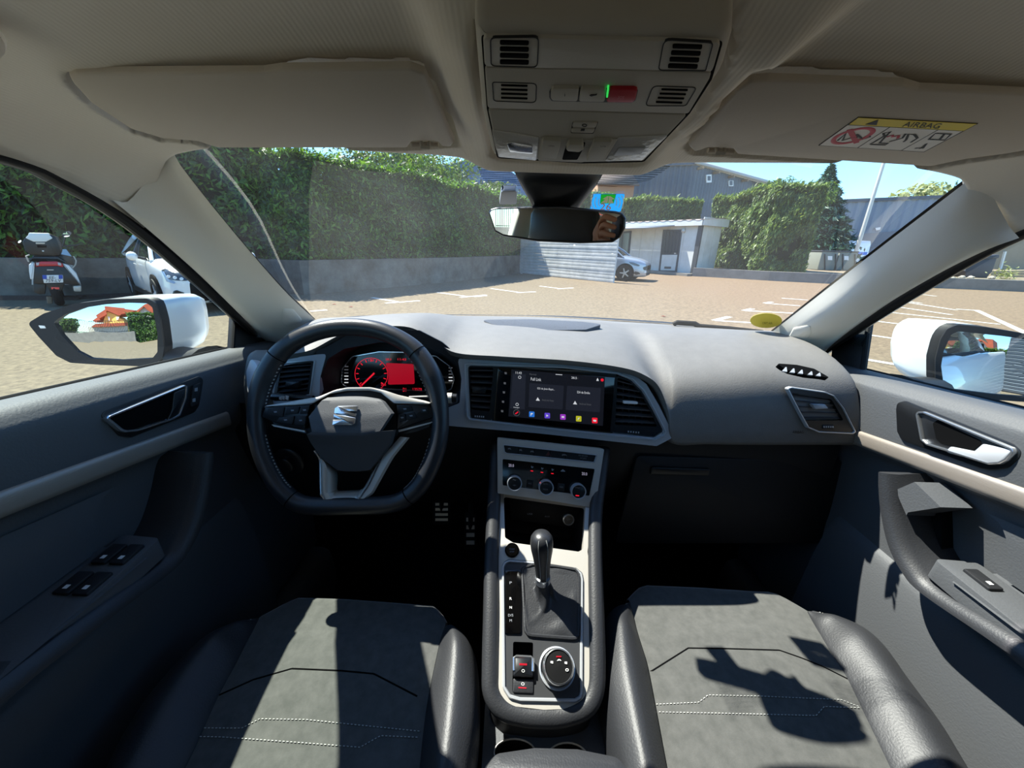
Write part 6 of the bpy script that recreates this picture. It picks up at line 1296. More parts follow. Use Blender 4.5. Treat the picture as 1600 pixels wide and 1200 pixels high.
# ================================================================ VEHICLES, TREES, HOUSE BEHIND
def frame_of(x, y, hd): 
    f = V((cos(hd), sin(hd), 0)); r = V((sin(hd), -cos(hd), 0)); o = V((x, y, gz(x))); return lambda s, rr, z: o-f*s+r*rr+V((0, 0, z))
def wheel(Q, s, rr, R_, parent, rimmat, side, spokes=5):
    c = Q(s, rr, R_); ax = (Q(0, 1, 0)-Q(0, 0, 0))*side
    b = B(); b.lathe(c-ax*.10, ax, [(R_*.62, -.02), (R_*.97, -.02), (R_, .03), (R_, .17), (R_*.97, .21), (R_*.68, .215), (R_*.66, .19)], 36); w_ = b.obj('wheel', mt['rubber'], parent, smooth=50)
    b = B(); b.lathe(c-ax*.10, ax, [(R_*.68, .17), (R_*.68, .205), (R_*.62, .20), (R_*.6, .12), (0, .12)], 32); b.obj('rim', mt['void'], w_)
    b = B()
    for k in range(spokes):
        a = 2*pi*k/spokes+.3; u = V((0, 0, 1)); v = ax.cross(u); d = u*cos(a)+v*sin(a); e = ax.cross(d)
        b.loft([[c+ax*.10+d*R_*.1-e*R_*.10, c+ax*.10+d*R_*.1+e*R_*.10], [c+ax*.095+d*R_*.64-e*R_*.075, c+ax*.095+d*R_*.64+e*R_*.075]])
    b.lathe(c, ax, [(R_*.18, .05), (R_*.16, .105), (0, .107)], 16); b.obj('spokes', rimmat, w_, smooth=0, solid=.015)
def hatch(name, label, x, y, hd, paint, Lc, Wc, Hc, hood=.92, nose=.72, wb=2.58, R_=.31, fo=.83):
    Q = frame_of(x, y, hd); t = T(name, label, 'car', Q(Lc/2, 0, 0)); w_ = Wc/2; k = Hc/1.44
    st = [(0, .24, nose*.9, .60), (.05, .20, nose, .74), (.16, .18, nose+.08, .85), (.40, .17, hood-.06, .94), (.75, .17, hood, .985), (1.1, .17, hood+.05, 1.0), (1.6, .17, hood+.06, 1.0), (2.4, .17, hood+.08, 1.0), (3.1, .17, hood+.11, .99), (3.6, .2, hood+.10, .96), (3.9, .24, hood+.04, .90), (Lc-.02, .3, hood-.08, .80), (Lc, .42, hood-.2, .72)]
    rows = []
    for s, zb_, zt_, wf in st:
        W_ = w_*wf; h_ = zt_-zb_; sec = [(0, zb_), (.7, zb_), (.93, zb_+.05*h_), (.99, zb_+.2*h_), (1.0, zb_+.42*h_), (.985, zb_+.62*h_), (.97, zb_+.80*h_), (.93, zb_+.92*h_), (.80, zb_+.985*h_), (.5, zb_+1.01*h_), (0, zb_+1.03*h_)]
        full = [(a, z) for a, z in sec]+[(-a, z) for a, z in sec[-2:0:-1]]
        rows.append([Q(s, a*W_, z) for a, z in full]+[Q(s, 0, zb_)])
    b = B(); b.surf(rows, 64, 60); body = b.obj('body', paint, t, smooth=60)
    gs = [(1.02, hood+.02, .74), (1.35, hood+.26*k, .68), (1.75, Hc-.06, .62), (2.2, Hc, .61), (2.9, Hc-.015, .60), (3.4, Hc-.09, .58), (3.75, hood+.25, .60), (3.98, hood+.05, .66)]
    base = [hood+.0, hood+.02, hood+.03, hood+.04, hood+.06, hood+.08, hood+.08, hood+.03]
    rows = []
    for (s, z, wt), zb_ in zip(gs, base):
        wb_ = w_*.93; wt_ = w_*wt*1.12; rows.append([Q(s, wb_, zb_), Q(s, (wb_+wt_)/2+.012, (zb_+z)/2), Q(s, wt_, z-.03), Q(s, wt_*.85, z), Q(s, 0, z+.02), Q(s, -wt_*.85, z), Q(s, -wt_, z-.03), Q(s, -(wb_+wt_)/2-.012, (zb_+z)/2), Q(s, -wb_, zb_)])
    b = B(); b.surf(rows, 33, 30); b.obj('windows', M('car_glass', '#1a2226', .05, spec=.8, coat=.5) if 'car_glass' not in bpy.data.materials else bpy.data.materials['car_glass'], t, smooth=60)
    b = B(); rr = []
    for (s, z, wt) in gs[2:6]:
        wt_ = w_*wt*1.12+.012; rr.append([Q(s, wt_, z-.045), Q(s, wt_+.002, z-.015), Q(s, wt_*.85, z+.014), Q(s, 0, z+.034), Q(s, -wt_*.85, z+.014), Q(s, -wt_-.002, z-.015), Q(s, -wt_, z-.045)])
    b.surf(rr, 25, 14); b.obj('roof', paint, t, smooth=60)
    for sd in (1, -1):
        wt_ = w_*.62*1.12; b = B(); b.tube(cr([Q(.98, sd*w_*.90, hood+.0), Q(1.36, sd*(w_*.80), hood+.27*k), Q(1.78, sd*(wt_+.01), Hc-.05), Q(2.4, sd*(w_*.61*1.12+.012), Hc-.02)], 14), .035, 8); b.obj('pillar', paint, t)
        b = B(); b.tube(cr([Q(3.3, sd*(w_*.60*1.12), Hc-.10), Q(3.7, sd*w_*.72, hood+.28), Q(3.98, sd*w_*.86, hood+.03)], 10), .07, 8); b.obj('pillar', paint, t)
        b = B(); b.tube([Q(2.35, sd*(w_*.96), hood+.04), Q(2.4, sd*(w_*.70), Hc-.03)], .03, 6); b.obj('pillar', mt['satin'], t)
        c = Q(1.38, sd*(w_+.12), hood+.08); b = B(); b.lathe(c, Q(0, 0, 0)-Q(1, 0, 0), [(.001, -.09), (.06, -.07), (.085, 0), (.08, .05), (.04, .09), (.001, .1)], 16); mrr = b.obj('wing_mirror', paint, t, smooth=180)
        b = B(); b.tube([Q(1.36, sd*w_*.93, hood+.03), c], .025, 8); b.obj('mirror_foot', mt['satin'], mrr)
        for s in (fo, fo+wb):
            c = Q(s, sd*(w_-.075), R_+.02); ax = (Q(0, 1, 0)-Q(0, 0, 0))*sd; b = B(); b.lathe(c, ax, [(R_+.055, -.12), (R_+.06, .074), (R_+.02, .080), (R_*.5, .078)], 30); b.obj('wheel_arch', mt['void'], t)
            wheel(Q, s, sd*(w_-.09), R_, t, mt['fascia'] if paint is mt['white_car'] else mt['silver'], sd)
        b = B(); b.box(Q(2.1, sd*(w_-.005), .27), (2.0, .03, .10), Matrix.Rotation(hd, 3, 'Z')); b.obj('side_skirt', mt['satin'], t)
        b = B(); b.tube([Q(1.95, sd*(w_+.015), hood-.10), Q(2.15, sd*(w_+.015), hood-.10)], .014, 6); b.obj('door_handle', paint, t)
    return t, Q, body
def decal(par, body, pts, mat, name, off=.01, th=.02, **kk):
    key = body.name
    if key not in _bv: _bv[key] = BVHTree.FromPolygons([v.co for v in body.data.vertices], [q.vertices[:] for q in body.data.polygons])
    q = [V((x, y, 0)) for x, y in pts]; n = max(12, len(q)*4); q = lin(q+[q[0]], n+1)[:-1]; c = sum(q, V())/n; rings = []
    for f in (1, .66, .33, .02):
        r = []
        for p in q:
            p = c.lerp(p, f); d = R(p.x, p.y).normalized(); h = _bv[key].ray_cast(CAM, d)
            if h[0] is None: return None
            r.append(h[0]-d*off)
        rings.append(r)
    b = B(); d0 = R(c.x, c.y).normalized(); b.loft([[p+d0*th for p in rings[0]]]+rings, cu=True); return b.obj(name, mat, par, smooth=60, **kk)
cc_ = (180, 350, .15)
clio, Qc, cbody = hatch('parked_car', 'white hatchback parked nose-out by the low wall', -5.79, 7.71, radians(-38.7), mt['white_car'], 4.05, 1.80, 1.44, hood=.93, nose=.70)
hl = M('headlight_glass', '#3c4148', .15, coat=.6, spec=.6); blk = mt['satin']
h = decal(clio, cbody, cz(cc_, [(480, 480), (520, 465), (640, 500), (720, 530), (800, 575), (740, 592), (640, 590), (540, 575), (500, 520)]), hl, 'headlight')
for x, y in ((555, 548), (622, 560), (690, 572)): decal(h or clio, cbody, cz(cc_, circ(x, y, 22, 17, n=10)), mt['white'], 'lamp_bulb', .02)
decal(h or clio, cbody, cz(cc_, [(480, 490), (500, 520), (535, 600), (620, 625), (625, 610), (560, 590), (530, 540), (510, 495)]), M('daylight_strip', '#9fb6d2', .2), 'light_strip', .02)
decal(clio, cbody, cz(cc_, [(800, 548), (930, 580), (1010, 592), (1000, 565), (880, 535), (700, 522)]), blk, 'upper_grille')
fg = decal(clio, cbody, cz(cc_, [(580, 780), (605, 700), (640, 688), (715, 715), (728, 745), (690, 780), (620, 785)]), blk, 'fog_grille')
for k in range(3): decal(fg or clio, cbody, cz(cc_, [(610, 712+k*24), (705, 722+k*20), (705, 728+k*20), (608, 720+k*24)]), mt['dark'], 'slat', .022, .01)
lg_ = decal(clio, cbody, cz(cc_, [(785, 808), (850, 740), (920, 718), (1090, 715), (1180, 760), (1150, 800), (1000, 815)]), blk, 'lower_grille')
for k in range(3): decal(lg_ or clio, cbody, cz(cc_, [(860-k*22, 742+k*22), (1010, 740+k*22), (1010, 747+k*22), (855-k*22, 750+k*22)]), mt['dark'], 'slat', .022, .01)
pa, pb2, pc2 = Qc(-.035, .32, .40), Qc(-.035, -.20, .40), Qc(-.035, .32, .52)
PP = fit(pa, pb2, pc2); pln = PP
b = B(); b.pad(PP, [PP.to2(p) for p in (Qc(-.035, .28, .385), Qc(-.035, -.24, .385), Qc(-.035, -.24, .495), Qc(-.035, .28, .495))], -.01, .006, meters=True); npl = b.obj('number_plate', mt['white'], clio)
b = B(); b.pad(PP, [PP.to2(p) for p in (Qc(-.035, .28, .385), Qc(-.035, .235, .385), Qc(-.035, .235, .495), Qc(-.035, .28, .495))], .004, .009, meters=True); b.obj('blue_band', M('plate_blue', '#2b4fb0', .5), npl)
X, Y_ = px(Qc(-.035, .02, .44)); X1, _y1 = px(Qc(-.035, .22, .44)); X2, _y2 = px(Qc(-.035, -.18, .44)); _, yt = px(Qc(-.035, .02, .485)); _, yb = px(Qc(-.035, .02, .395))
text(PP, 'GA-842-KD'[:9], X, Y_, abs(X2-X1), abs(yb-yt), mt['void'], npl, h=.01, slope=(_y2-_y1)/(X2-X1)) if 0 else text(PP, 'GA-84', X1+(X2-X1)*.30, Y_, abs(X2-X1)*.60, abs(yb-yt), mt['void'], npl, h=.01, slope=(_y2-_y1)/(X2-X1))
silver_paint = M('silver_car_paint', '#a9adb2', .3, metal=.5, coat=.5)
fst, Qf, fbody = hatch('parked_car', 'silver hatchback half hidden behind the white board fence', 5.72, 17.45, radians(-27), silver_paint, 4.05, 1.76, 1.46, hood=.95, nose=.72, wb=2.49, R_=.32)
cF = (940, 330, .125)
decal(fst, fbody, cz(cF, [(340, 635), (400, 640), (480, 675), (470, 690), (410, 680), (360, 660)]), hl, 'headlight'); decal(fst, fbody, cz(cF, [(515, 705), (560, 685), (605, 690), (595, 730), (530, 740)]), blk, 'grille'); decal(fst, fbody, cz(cF, [(395, 775), (420, 752), (470, 765), (485, 785), (430, 795)]), blk, 'fog_light')
decal(fst, fbody, cz(cF, [(540, 748), (600, 738), (598, 770), (530, 775)]), mt['white'], 'number_plate')
# ---------------------------------------------------------------- van
vx = hY(1268, 405, 33); vQ = frame_of(vx.x, 34.5, radians(188)); van = T('van', 'white delivery van with blue stripe parked behind the cabinets', 'van', vQ(2.7, 0, 0))
rows = []
for s, zt_, wf in ((0, .9, .8), (.1, 1.15, .92), (.9, 1.35, 1), (1.6, 2.15, 1), (2.0, 2.3, 1), (5.4, 2.3, 1), (5.45, 2.2, .97)):
    W_ = 1.0*wf; rows.append([vQ(s, a*W_, z) for a, z in ((-.98, .35), (-1, .9), (-.97, zt_-.3), (-.86, zt_-.02), (0, zt_+.04), (.86, zt_-.02), (.97, zt_-.3), (1, .9), (.98, .35))])
b = B(); b.loft(rows, cap=True); vb = b.obj('body', mt['white_car'], van, smooth=40)
for sd in (1, -1):
    b = B(); b.loft([[vQ(1.0, sd*1.005, 1.35), vQ(1.65, sd*.985, 1.95), vQ(2.3, sd*.985, 1.95)], [vQ(1.0, sd*1.008, 1.30), vQ(1.65, sd*1.008, 1.3), vQ(2.3, sd*1.008, 1.3)]]); b.obj('side_window', bpy.data.materials['car_glass'], van)
    b = B(); b.loft([[vQ(2.4, sd*1.006, 1.42), vQ(5.3, sd*1.006, 1.42)], [vQ(2.4, sd*1.012, 1.18), vQ(5.3, sd*1.012, 1.18)]]); b.obj('blue_stripe', M('van_blue', '#5f86e0', .4) if 'van_blue' not in bpy.data.materials else bpy.data.materials['van_blue'], van)
    for s in (.95, 4.3): wheel(vQ, s, sd*.9, .34, van, mt['silver'], sd)
# ---------------------------------------------------------------- scooter
cs = (0, 340, .15); sp = G(95, 480); dirv = V((-.74, .67, 0)).normalized(); PQ = Pl(sp, -dirv)
sct = T('scooter', 'white and black scooter with top case parked facing the wall', 'scooter', sp)
blkp = M('scooter_black', '#18181a', .4); whp = M('scooter_white', '#dfe0de', .35); redl = M('tail_red', '#c41f28', .3, spec=.6)
def sp_(nm, pts, h0, h1, m, par=None, r=.02, bev=.015, lab=None): return pp(nm, PQ, cz(cs, pts), h0, h1, m, par or sct, r=r, bev=bev, label=lab)
tcs = sp_('top_case', [(232, 250), (280, 185), (345, 168), (520, 168), (605, 205), (648, 272), (650, 345), (630, 395), (560, 402), (320, 390), (260, 350)], -.36, .0, blkp, r=.04, bev=.03)
sp_('lid', [(300, 158), (510, 162), (520, 185), (550, 215), (480, 252), (350, 252), (262, 212), (290, 190)], -.30, .02, whp, tcs, bev=.012); sp_('badge_strip', [(370, 258), (470, 260), (466, 275), (374, 275)], -.02, .022, mt['silver'], tcs, .004, .003); sp_('lock_dot', [(438, 342), (458, 344), (458, 354), (438, 352)], -.01, .012, mt['white'], tcs, .003, .002); sp_('recess', [(385, 285), (490, 288), (480, 315), (390, 312)], -.02, .008, mt['void'], tcs, .006, .003)
sp_('grab_rail', [(300, 440), (345, 405), (600, 405), (690, 460), (700, 485), (600, 440), (350, 432), (310, 470)], -.5, .0, blkp); sp_('seat', [(345, 385), (620, 390), (760, 420), (770, 500), (640, 470), (350, 430)], -.9, -.25, blkp)
sp_('tail_fairing', [(300, 490), (365, 458), (350, 640), (315, 645), (302, 560)], -.5, .0, whp, lab='left white tail fairing'); sp_('tail_fairing', [(640, 468), (720, 500), (800, 590), (845, 700), (825, 690), (760, 610), (660, 500)], -.5, .0, whp, lab='right white tail fairing')
tl_ = sp_('tail_light', [(372, 468), (430, 456), (590, 456), (655, 478), (660, 520), (600, 505), (400, 508), (370, 520)], -.2, .015, redl); sp_('indicator', [(375, 472), (410, 465), (405, 498), (378, 500)], 0, .022, mt['fascia'], tl_, .006, .004); sp_('indicator', [(600, 465), (635, 474), (640, 502), (605, 496)], 0, .022, mt['fascia'], tl_, .006, .004)
bd = sp_('rear_body', [(365, 500), (660, 505), (790, 620), (830, 700), (760, 705), (660, 690), (400, 690), (345, 680), (352, 560)], -.6, -.01, blkp); sp_('badge_strip', [(488, 540), (560, 540), (560, 550), (488, 550)], -.02, 0, mt['silver'], bd, .003, .002)
npq = sp_('number_plate', [(440, 600), (655, 598), (660, 676), (458, 682)], .01, .03, mt['white'], None, .008, .003)
for q in ([(440, 600), (485, 600), (488, 640), (445, 642)], [(610, 599), (652, 599), (654, 638), (612, 640)]): sp_('blue_band', q, .028, .034, bpy.data.materials['plate_blue'], npq, .002, .001)
text(PQ, 'EE-', *cz(cs, [(548, 624)])[0], 10, 4.2, mt['void'], npq, h=.034, slope=0); text(PQ, '759-LV', *cz(cs, [(556, 657)])[0], 24, 4.6, mt['void'], npq, h=.034, slope=0)
mg = sp_('mudguard', [(465, 684), (680, 684), (650, 755), (600, 775), (540, 772), (500, 730)], -.1, .0, blkp); sp_('reflector', [(532, 724), (618, 726), (618, 748), (536, 748)], -.01, .012, M('reflector_red', '#ff5a50', .3), mg, .004, .003)
rw = sp+V((0, 0, .30))-(-dirv)*.28; ax = V((-dirv.y, dirv.x, 0)); b = B(); b.lathe(rw-ax*.07, ax, [(.15, 0), (.25, 0), (.29, .03), (.305, .07), (.29, .11), (.25, .14), (.15, .14)], 40); b.obj('rear_wheel', mt['rubber'], sct, smooth=180)
fw_ = rw+dirv*1.38; b = B(); b.lathe(fw_-ax*.06, ax, [(.15, 0), (.25, 0), (.29, .03), (.30, .06), (.29, .09), (.25, .12), (.15, .12)], 40); b.obj('front_wheel', mt['rubber'], sct, smooth=180)
sp_('engine', [(345, 660), (480, 690), (470, 800), (400, 800), (345, 770)], -.5, -.1, blkp); sp_('exhaust', [(755, 712), (850, 706), (850, 772), (770, 772)], -.5, -.03, mt['silver'], None, .03, .02); sp_('stand', [(480, 820), (545, 820), (550, 900), (490, 900)], -.35, -.2, M('stand_metal', '#7a6a58', .6))
b = B(); b.loft([[PQ.px(*p, -1.0) for p in cz(cs, [(330, 420), (760, 420), (760, 700), (330, 700)])], [PQ.px(*p, -1.55) for p in cz(cs, [(400, 330), (690, 330), (690, 640), (400, 640)])]], cu=True, cap=True); b.obj('front_shield', whp, sct)
PMi = Pl(sp+dirv*1.0, -dirv)
for cx, cy, rx, ry, base in ((697, 172, 52, 34, (655, 300)), (205, 250, 20, 14, (300, 330))):
    b = B(); b.pad(PMi, cz(cs, [(cx+rx*cos(2*pi*k/20), cy+ry*sin(2*pi*k/20)-8*cos(2*pi*k/20)) for k in range(20)]), -.04, .01, bev=.008); m_ = b.obj('mirror', blkp, sct); b = B(); b.pad(PMi, cz(cs, [(cx+rx*.88*cos(2*pi*k/20), cy+ry*.85*sin(2*pi*k/20)-8*cos(2*pi*k/20)) for k in range(20)]), .008, .013); b.obj('mirror_glass', mt['mirror'], m_, smooth=20)
    b = B(); b.tube([PMi.px(*cz(cs, [(cx-15*(1 if rx > 30 else -1), cy+ry*.8)])[0], -.02), PMi.px(*cz(cs, [base])[0], -.06)], .012, 6); b.obj('mirror_stalk', blkp, m_)
b = B(); b.tube([PMi.px(*cz(cs, [(300, 330)])[0], -.05), PMi.px(*cz(cs, [(820, 285)])[0], -.05)], .016, 8); b.obj('handlebar', blkp, sct)
for q in ([(765, 400), (792, 450), (785, 490), (755, 525)], [(310, 388), (272, 402), (300, 460)]): b = B(); b.tube([PQ.px(*p, -.35) for p in cz(cs, q)], .014, 6); b.obj('pillion_peg', mt['silver'], sct)
# ---------------------------------------------------------------- trees
def tree(name, label, base, h, rad, mat, n, ln, wd, shape='round', seed=1, z0=.35):
    bx, by = base; g = gz(bx); t = T(name, label, 'tree', (bx, by, g)); rg = np.random.default_rng(seed)
    b = B(); b.tube([V((bx, by, g-.2)), V((bx+.1, by, g+h*.5)), V((bx, by, g+h*.92))], [rad*.10+.05, rad*.07+.03, .02], 8); b.obj('trunk', bark, t)
    pos, nr = [], []
    if shape == 'cone':
        for k in range(n):
            f = rg.random()**.75; f = 1-f; z = h*(.12+.88*f); tier = .62+.38*(((1-f)*11) % 1); r_ = rad*(1-f)*tier*sqrt(rg.random()*.7+.3); a = rg.random()*2*pi
            pos.append((bx+r_*cos(a), by+r_*sin(a), g+z-.18*r_)); nr.append((cos(a)*.4, sin(a)*.4, .9))
    else:
        blobs = [(rg.normal()*rad*.42, rg.normal()*rad*.42, h*(z0+(1-z0)*.85*rg.random()), rad*rg.uniform(.32, .55)) for _ in range(14)]+[(0, 0, h-rad*.45, rad*.5)]
        if shape == 'dome': blobs = [(0, 0, h-rad*.8, rad*.82)]+[(rad*.55*cos(a), rad*.55*sin(a), h-rad*.95, rad*.5) for a in (0, 1.2, 2.4, 3.6, 4.8)]
        for k in range(n):
            x, y, z, r_ = blobs[int(rg.random()*len(blobs))]; d = rg.normal(size=3); d /= np.linalg.norm(d); rr = r_*rg.random()**.33
            pos.append((bx+x+d[0]*rr, by+y+d[1]*rr, g+min(h, z+d[2]*rr*.9))); nr.append(tuple(d+np.array([0, 0, .5])))
    leaves('foliage', pos, nr, ln, wd, mat, t, seed); return t
def treeat(name, label, x, ytop, Y, rad, *a, **k): p = hY(x, ytop, Y); return tree(name, label, (p.x, p.y), p.z-gz(p.x), rad, *a, **k)
treeat('broadleaf_tree', 'loose green tree rising behind the left hedge', 655, 238, 34, 3.6, dec, 6000, .34, .16, seed=21, z0=.55)
treeat('broadleaf_tree', 'dark tree crown just under the left sun visor', 585, 222, 28, 3.4, dec, 6000, .30, .14, seed=22, z0=.5)
treeat('conifer', 'small pointed conifer against the sky left of the overhead console', 714, 259, 40, 1.7, con, 3500, .5, .12, 'cone', seed=23)
treeat('broadleaf_tree', 'green tree beside the rear-view mirror beyond the hedge end', 768, 282, 36, 3.2, dec, 6000, .34, .16, seed=24, z0=.4)
treeat('conifer', 'blue-green conifer above the right hedge beside the lamp pole', 1300, 258, 34, 4.4, con, 10000, .6, .15, 'cone', seed=25)
treeat('broadleaf_tree', 'bushy green tree above the right hedge', 1228, 275, 31, 2.0, dec, 5000, .30, .13, seed=26, z0=.5)
treeat('broadleaf_tree', 'pale dome-shaped tree above the warehouse at right', 1455, 279, 62, 6.0, pale, 15000, .85, .5, 'dome', seed=27)
treeat('young_tree', 'thin sparse treetop beside the pale dome tree', 1498, 277, 60, 1.2, dec, 500, .4, .12, 'cone', seed=28)
# distant hill
hp_ = [hY(680, 262, 900), hY(720, 252, 900), hY(748, 243, 900), hY(790, 262, 900), hY(830, 290, 900), hY(950, 330, 900)]
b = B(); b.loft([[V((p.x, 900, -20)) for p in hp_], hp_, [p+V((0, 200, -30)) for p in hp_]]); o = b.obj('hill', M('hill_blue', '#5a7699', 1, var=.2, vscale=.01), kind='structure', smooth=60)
# right-hand verge : bin, wall, planks, plants, stones
rb0 = hY(1522, 435, 18.5); wb_ = T('waste_bin', 'dark grey waste bin on the verge beyond the kerb wall at right', 'bin', (rb0.x, 18.5, rb0.z)); PBn = Pl((rb0.x, 18.3, 0), (0, -1, 0)); cb2 = (1380, 380, .2167)
binm = M('bin_plastic', '#4a4850', .6); pp('body', PBn, cz(cb2, [(590, 200), (640, 120), (825, 100), (790, 200), (750, 248), (600, 245)]), -.7, 0, binm, wb_, r=.05, bev=.03); pp('lid', PBn, cz(cb2, [(630, 125), (650, 100), (840, 82), (835, 108)]), -.75, .04, binm, wb_, r=.03, bev=.02)
PBw = Pl((0, 20.5, 0), (0, -1, 0)); gw = T('garden_wall', 'beige rendered wall behind the waste bin at the right window', 'wall', PBw.px(1590, 420)); pp('render', PBw, [(1545, 375), (1700, 372), (1700, 428), (1545, 420)], -.25, 0, M('beige_render', '#a39684', .9, var=.2, vscale=1), gw); pp('drainpipe', PBw, cz(cb2, [(880, 60), (892, 60), (855, 190), (843, 190)]), 0, .08, mt['white'], gw)
PBp = Pl((0, 19.3, 0), (0, -1, 0))
pk = T('plank_stack', 'stack of pale planks lying on the verge at the right window', 'planks', PBp.px(1580, 428))
for k in range(3): pp('plank', PBp, cz(cb2, [(780, 200+k*20), (1300, 190+k*22), (1300, 206+k*22), (775, 214+k*20)]), -.3+.06*k, .0+.05*k, M('plank_wood', '#a8977c', .85) if k == 0 else bpy.data.materials['plank_wood'], pk)
rg = np.random.default_rng(5)
for k, (x, y, lab) in enumerate(((1503, 433, 'rounded stone on the kerb verge left of the waste bin'), (1517, 434, 'pale rounded stone touching the foot of the waste bin'), (1550, 434, 'rounded stone between waste bin and green weed'), (1487, 435, 'leftmost small stone on the kerb verge'))):
    c = hY(x, y, 17.2); b = B(); bmesh.ops.create_icosphere(b.bm, subdivisions=2, radius=.11, matrix=Matrix.Translation(c) @ Matrix.Diagonal((1.2, 1, .7, 1)))
    for v in b.bm.verts: v.co += V(rg.normal(size=3)*.015)
    tag(b.obj('stone', M('stone', '#a39a8e', .9) if k == 0 else bpy.data.materials['stone'], smooth=60), lab, 'stone')
for x, y, lab, s in ((1566, 438, 'bright green weed growing beside the planks', .35), (1540, 456, 'small weed at the foot of the kerb wall', .14)):
    c = hY(x, y, 17.5 if s > .2 else 16.6); t = T('weed', lab, 'plant', c); pos = [tuple(V(rg.normal(size=3)*s*.5)+c+V((0, 0, s*.6))) for _ in range(160)]; leaves('foliage', pos, [(0, -.3, 1)]*160, s*.5, s*.14, pale if s > .2 else dec, t, 31)
# ---------------------------------------------------------------- seen in the mirrors : house, wall, fence and hedge behind the car
def refl(pl, Rm, x, y, Y):
    P = pl.px(x, y, .0); q = pl.to2(P); c0 = pl.mc; n = (pl.n+pl.u*((q.x-c0.x)/Rm)+pl.v*((q.y-c0.y)/Rm)).normalized(); d = (P-CAM).normalized(); r = d-n*2*d.dot(n); return P+r*((Y-P.y)/r.y)
cM = (30, 440, .2)
def rm_(pts, Y): return [refl(PL_, RMIR, *p, Y) for p in cz(cM, pts)]
def wallpts(nm, pts, Y, th, mat, par, **k):
    q = rm_(pts, Y); b = B(); b.loft([q, [p+V((0, -th, 0)) for p in q]], cu=True, cap=True); return b.obj(nm, mat, par, smooth=0, **k)
yw = -21
w3 = rm_([(300, 392), (905, 402), (910, 482), (430, 508)], yw); xa, xb, zt3 = min(p.x for p in w3), max(p.x for p in w3), w3[0].z
gwall = T('boundary_wall', 'grey wall behind the car reflected in the driver door mirror', 'wall', ((xa+xb)/2, yw, 0)); b = B(); b.box(((xa-6+xb)/2, yw-.15, zt3/2-.1), (xb-xa+6, .3, zt3+.2)); b.obj('wall_section', grey, gwall, smooth=0)
fz = rm_([(560, 300)], yw-.15)[0].z; ff = T('iron_fence', 'black iron railing on the wall reflected in the driver door mirror', 'fence', ((xa+xb)/2, yw-.15, zt3)); irn = M('iron', '#17191c', .5)
n_ = int((xb-xa+3)/.16)
for k in range(min(n_, 120)): x = xa-3+k*.16; b = B(); b.box((x, yw-.15, (zt3+fz)/2), (.025, .025, fz-zt3)); b.obj('railing_bar', irn, ff, smooth=0)
for z in (fz-.06, zt3+.08): b = B(); b.box(((xa-3+xb)/2, yw-.15, z), (xb-xa+3, .03, .04)); b.obj('rail', irn, ff, smooth=0)
yh = -34; hs = T('house', 'yellow gabled house with red tiled roof reflected in the driver mirror', 'house', rm_([(740, 300)], yh)[0].xy.to_3d()); yel_r = M('yellow_render', '#e6c76a', .9); tile = M('red_tiles', '#b5563a', .85, bump=.6, bscale=3, var=.3, vscale=1.2)
def hb(nm, pts, Y, th, mat, par): return wallpts(nm, pts, Y, th, mat, par)
gb = hb('gable_wall', [(665, 305), (665, 260), (705, 222), (760, 262), (820, 305), (820, 420), (665, 420)], yh, 5, yel_r, hs); hb('gable_wall', [(930, 250), (970, 190), (1040, 260), (1040, 330), (930, 330)], yh-1, 5, M('white_render', '#d8d6ce', .9), hs)
hb('roof', [(575, 300), (680, 185), (700, 182), (900, 222), (840, 245), (765, 262), (705, 218), (660, 265), (600, 315)], yh+.4, 5, tile, hs); hb('roof', [(900, 228), (960, 175), (1015, 178), (1060, 260), (1045, 268), (972, 195), (925, 245)], yh-.5, 5, tile, hs); hb('roof', [(560, 355), (600, 325), (825, 320), (830, 345)], yh+3, 3, tile, hs)
for q in ([(690, 270), (718, 268), (718, 300), (690, 302)], [(752, 270), (782, 272), (782, 298), (752, 296)]): w_ = hb('window', q, yh+.1, .2, mt['white'], hs)
hb('annex_wall', [(540, 355), (830, 345), (830, 420), (540, 420)], yh+2.6, 2, M('annex_render', '#cfc8ba', .9), hs)
r0, r1 = rm_([(845, 300), (1080, 300)], yw-.3); hz = rm_([(900, 255)], yw-.3)[0].z
hedge('garden_hedge', 'clipped dark hedge beside the wall reflected in the driver mirror', [(r1.x+3, yw-.3), (r0.x, yw-.3)], 0, hz, 1.4, lau, 9000, .22, .09, seed=41)
tp = rm_([(340, 285)], yw-4)[0]; tree('broadleaf_tree', 'dark tree behind the iron railing reflected in the driver mirror', (tp.x, tp.y), tp.z, 2.2, dec, 5000, .3, .14, seed=42)
# far hedges and slatted building behind for the other mirrors
hedge('laurel_hedge', 'green bank of hedge far behind the car seen in the rear-view mirror', [(-12.5, -13), (-17, -7), (-19, 2)], 0, 2.6, 1.2, lau, 9000, .25, .10, seed=43)
qs = [refl(PR_, RMIR, x, y, -7.0) for x, y in ((1568, 560), (1700, 560))]; sx0, sx1 = sorted((qs[0].x, qs[1].x))
sb_ = T('shuttered_building', 'grey slatted shutter wall behind the car reflected in the passenger mirror', 'building', ((sx0+sx1)/2, -7.2, 0)); b = B(); b.box(((sx0+sx1)/2, -7.3, 1.8), (sx1-sx0, .3, 3.6)); b.obj('wall', dgm, sb_, smooth=0)
for k in range(24): b = B(); b.box(((sx0+sx1)/2, -7.12, .12+k*.145), (sx1-sx0, .05, .11), Matrix.Rotation(-.35, 3, 'X')); b.obj('slat', lightclad, sb_, smooth=0)
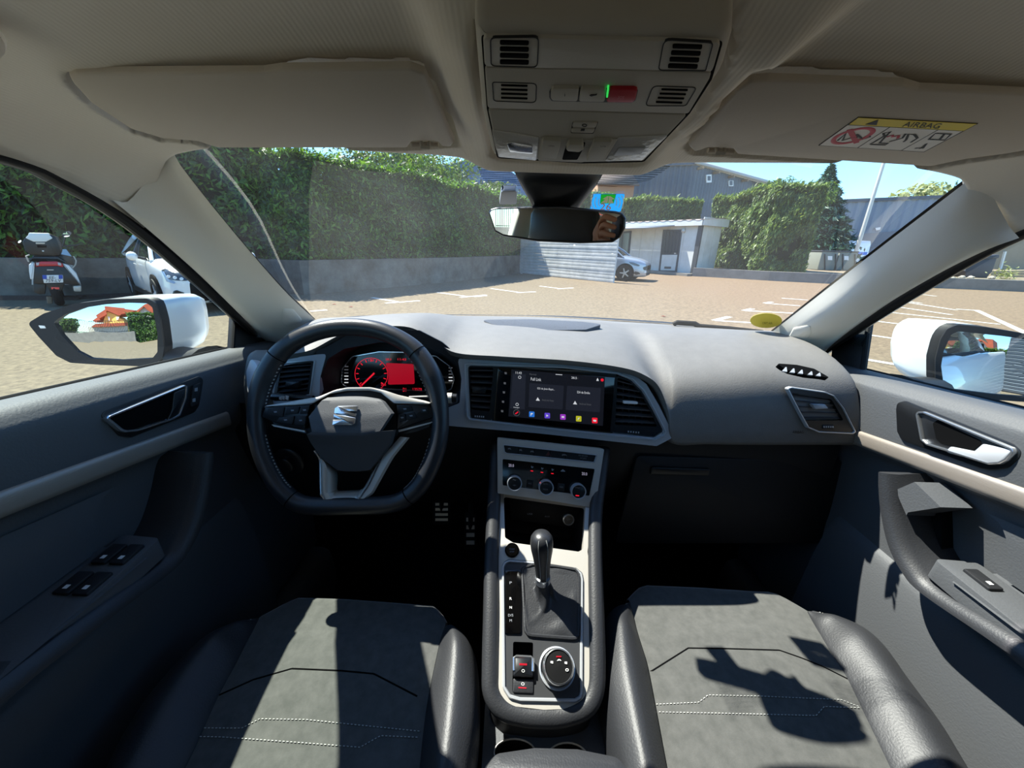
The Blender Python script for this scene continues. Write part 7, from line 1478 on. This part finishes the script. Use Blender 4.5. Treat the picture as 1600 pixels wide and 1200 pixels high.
# ---------------------------------------------------------------- hand holding the phone (seen in the rear-view mirror)
skin = M('skin', '#b98064', .55, bump=.08, bscale=300)
per = T('person', 'forearm and hand of the person holding a phone, seen only in the rear-view mirror', 'person', (.05, -.25, 1.2))
def limb(ch, radii, name, sub=2):
    me = bpy.data.meshes.new(name); me.from_pydata(ch, [(i, i+1) for i in range(len(ch)-1)], []); o = link(name, me, skin, per, smooth=0)
    return o
vsx = [(-.16, -.46, 1.12), (-.19, -.33, 1.20), (-.215, -.19, 1.30), (-.205, -.125, 1.335), (-.19, -.085, 1.36)]; rad_ = [.045, .042, .030, .034, .030]; eds = [(0, 1), (1, 2), (2, 3), (3, 4)]
for k, (dz, L_) in enumerate(((.034, .9), (.012, 1.0), (-.012, .95), (-.034, .8))):
    b0 = len(vsx); vsx += [(-.188, -.078, 1.362+dz), (-.168, -.050, 1.366+dz*1.1), (-.146, -.034, 1.362+dz*1.05), (-.146+.024*L_, -.031, 1.358+dz*1.0)]; rad_ += [.0105, .0098, .009, .0078]; eds += [(4, b0), (b0, b0+1), (b0+1, b0+2), (b0+2, b0+3)]
b0 = len(vsx); vsx += [(-.19, -.10, 1.318), (-.160, -.088, 1.312), (-.128, -.075, 1.322)]; rad_ += [.013, .0115, .010]; eds += [(3, b0), (b0, b0+1), (b0+1, b0+2)]
me = bpy.data.meshes.new('forearm_and_hand'); me.from_pydata(vsx, eds, []); ho = link('forearm_and_hand', me, skin, per, smooth=0)
bmx = bmesh.new(); bmx.from_mesh(me); sl_ = bmx.verts.layers.skin.verify(); bmx.verts.ensure_lookup_table()
for v, r_ in zip(bmx.verts, rad_): v[sl_].radius = (r_, r_); v[sl_].use_root = (v.index == 2)
bmx.to_mesh(me); bmx.free(); md = ho.modifiers.new('skin', 'SKIN')
ms = ho.modifiers.new('sub', 'SUBSURF'); ms.levels = ms.render_levels = 2
ph = T('phone', 'dark phone gripped by the hand reflected in the rear-view mirror', 'phone', (-.04, -.05, 1.35)); b = B(); b.box((-.04, -.046, 1.345), (.15, .009, .075), Matrix.Rotation(radians(-19.8), 3, 'X'), bev=.003); b.obj('body', mt['satin'], ph)
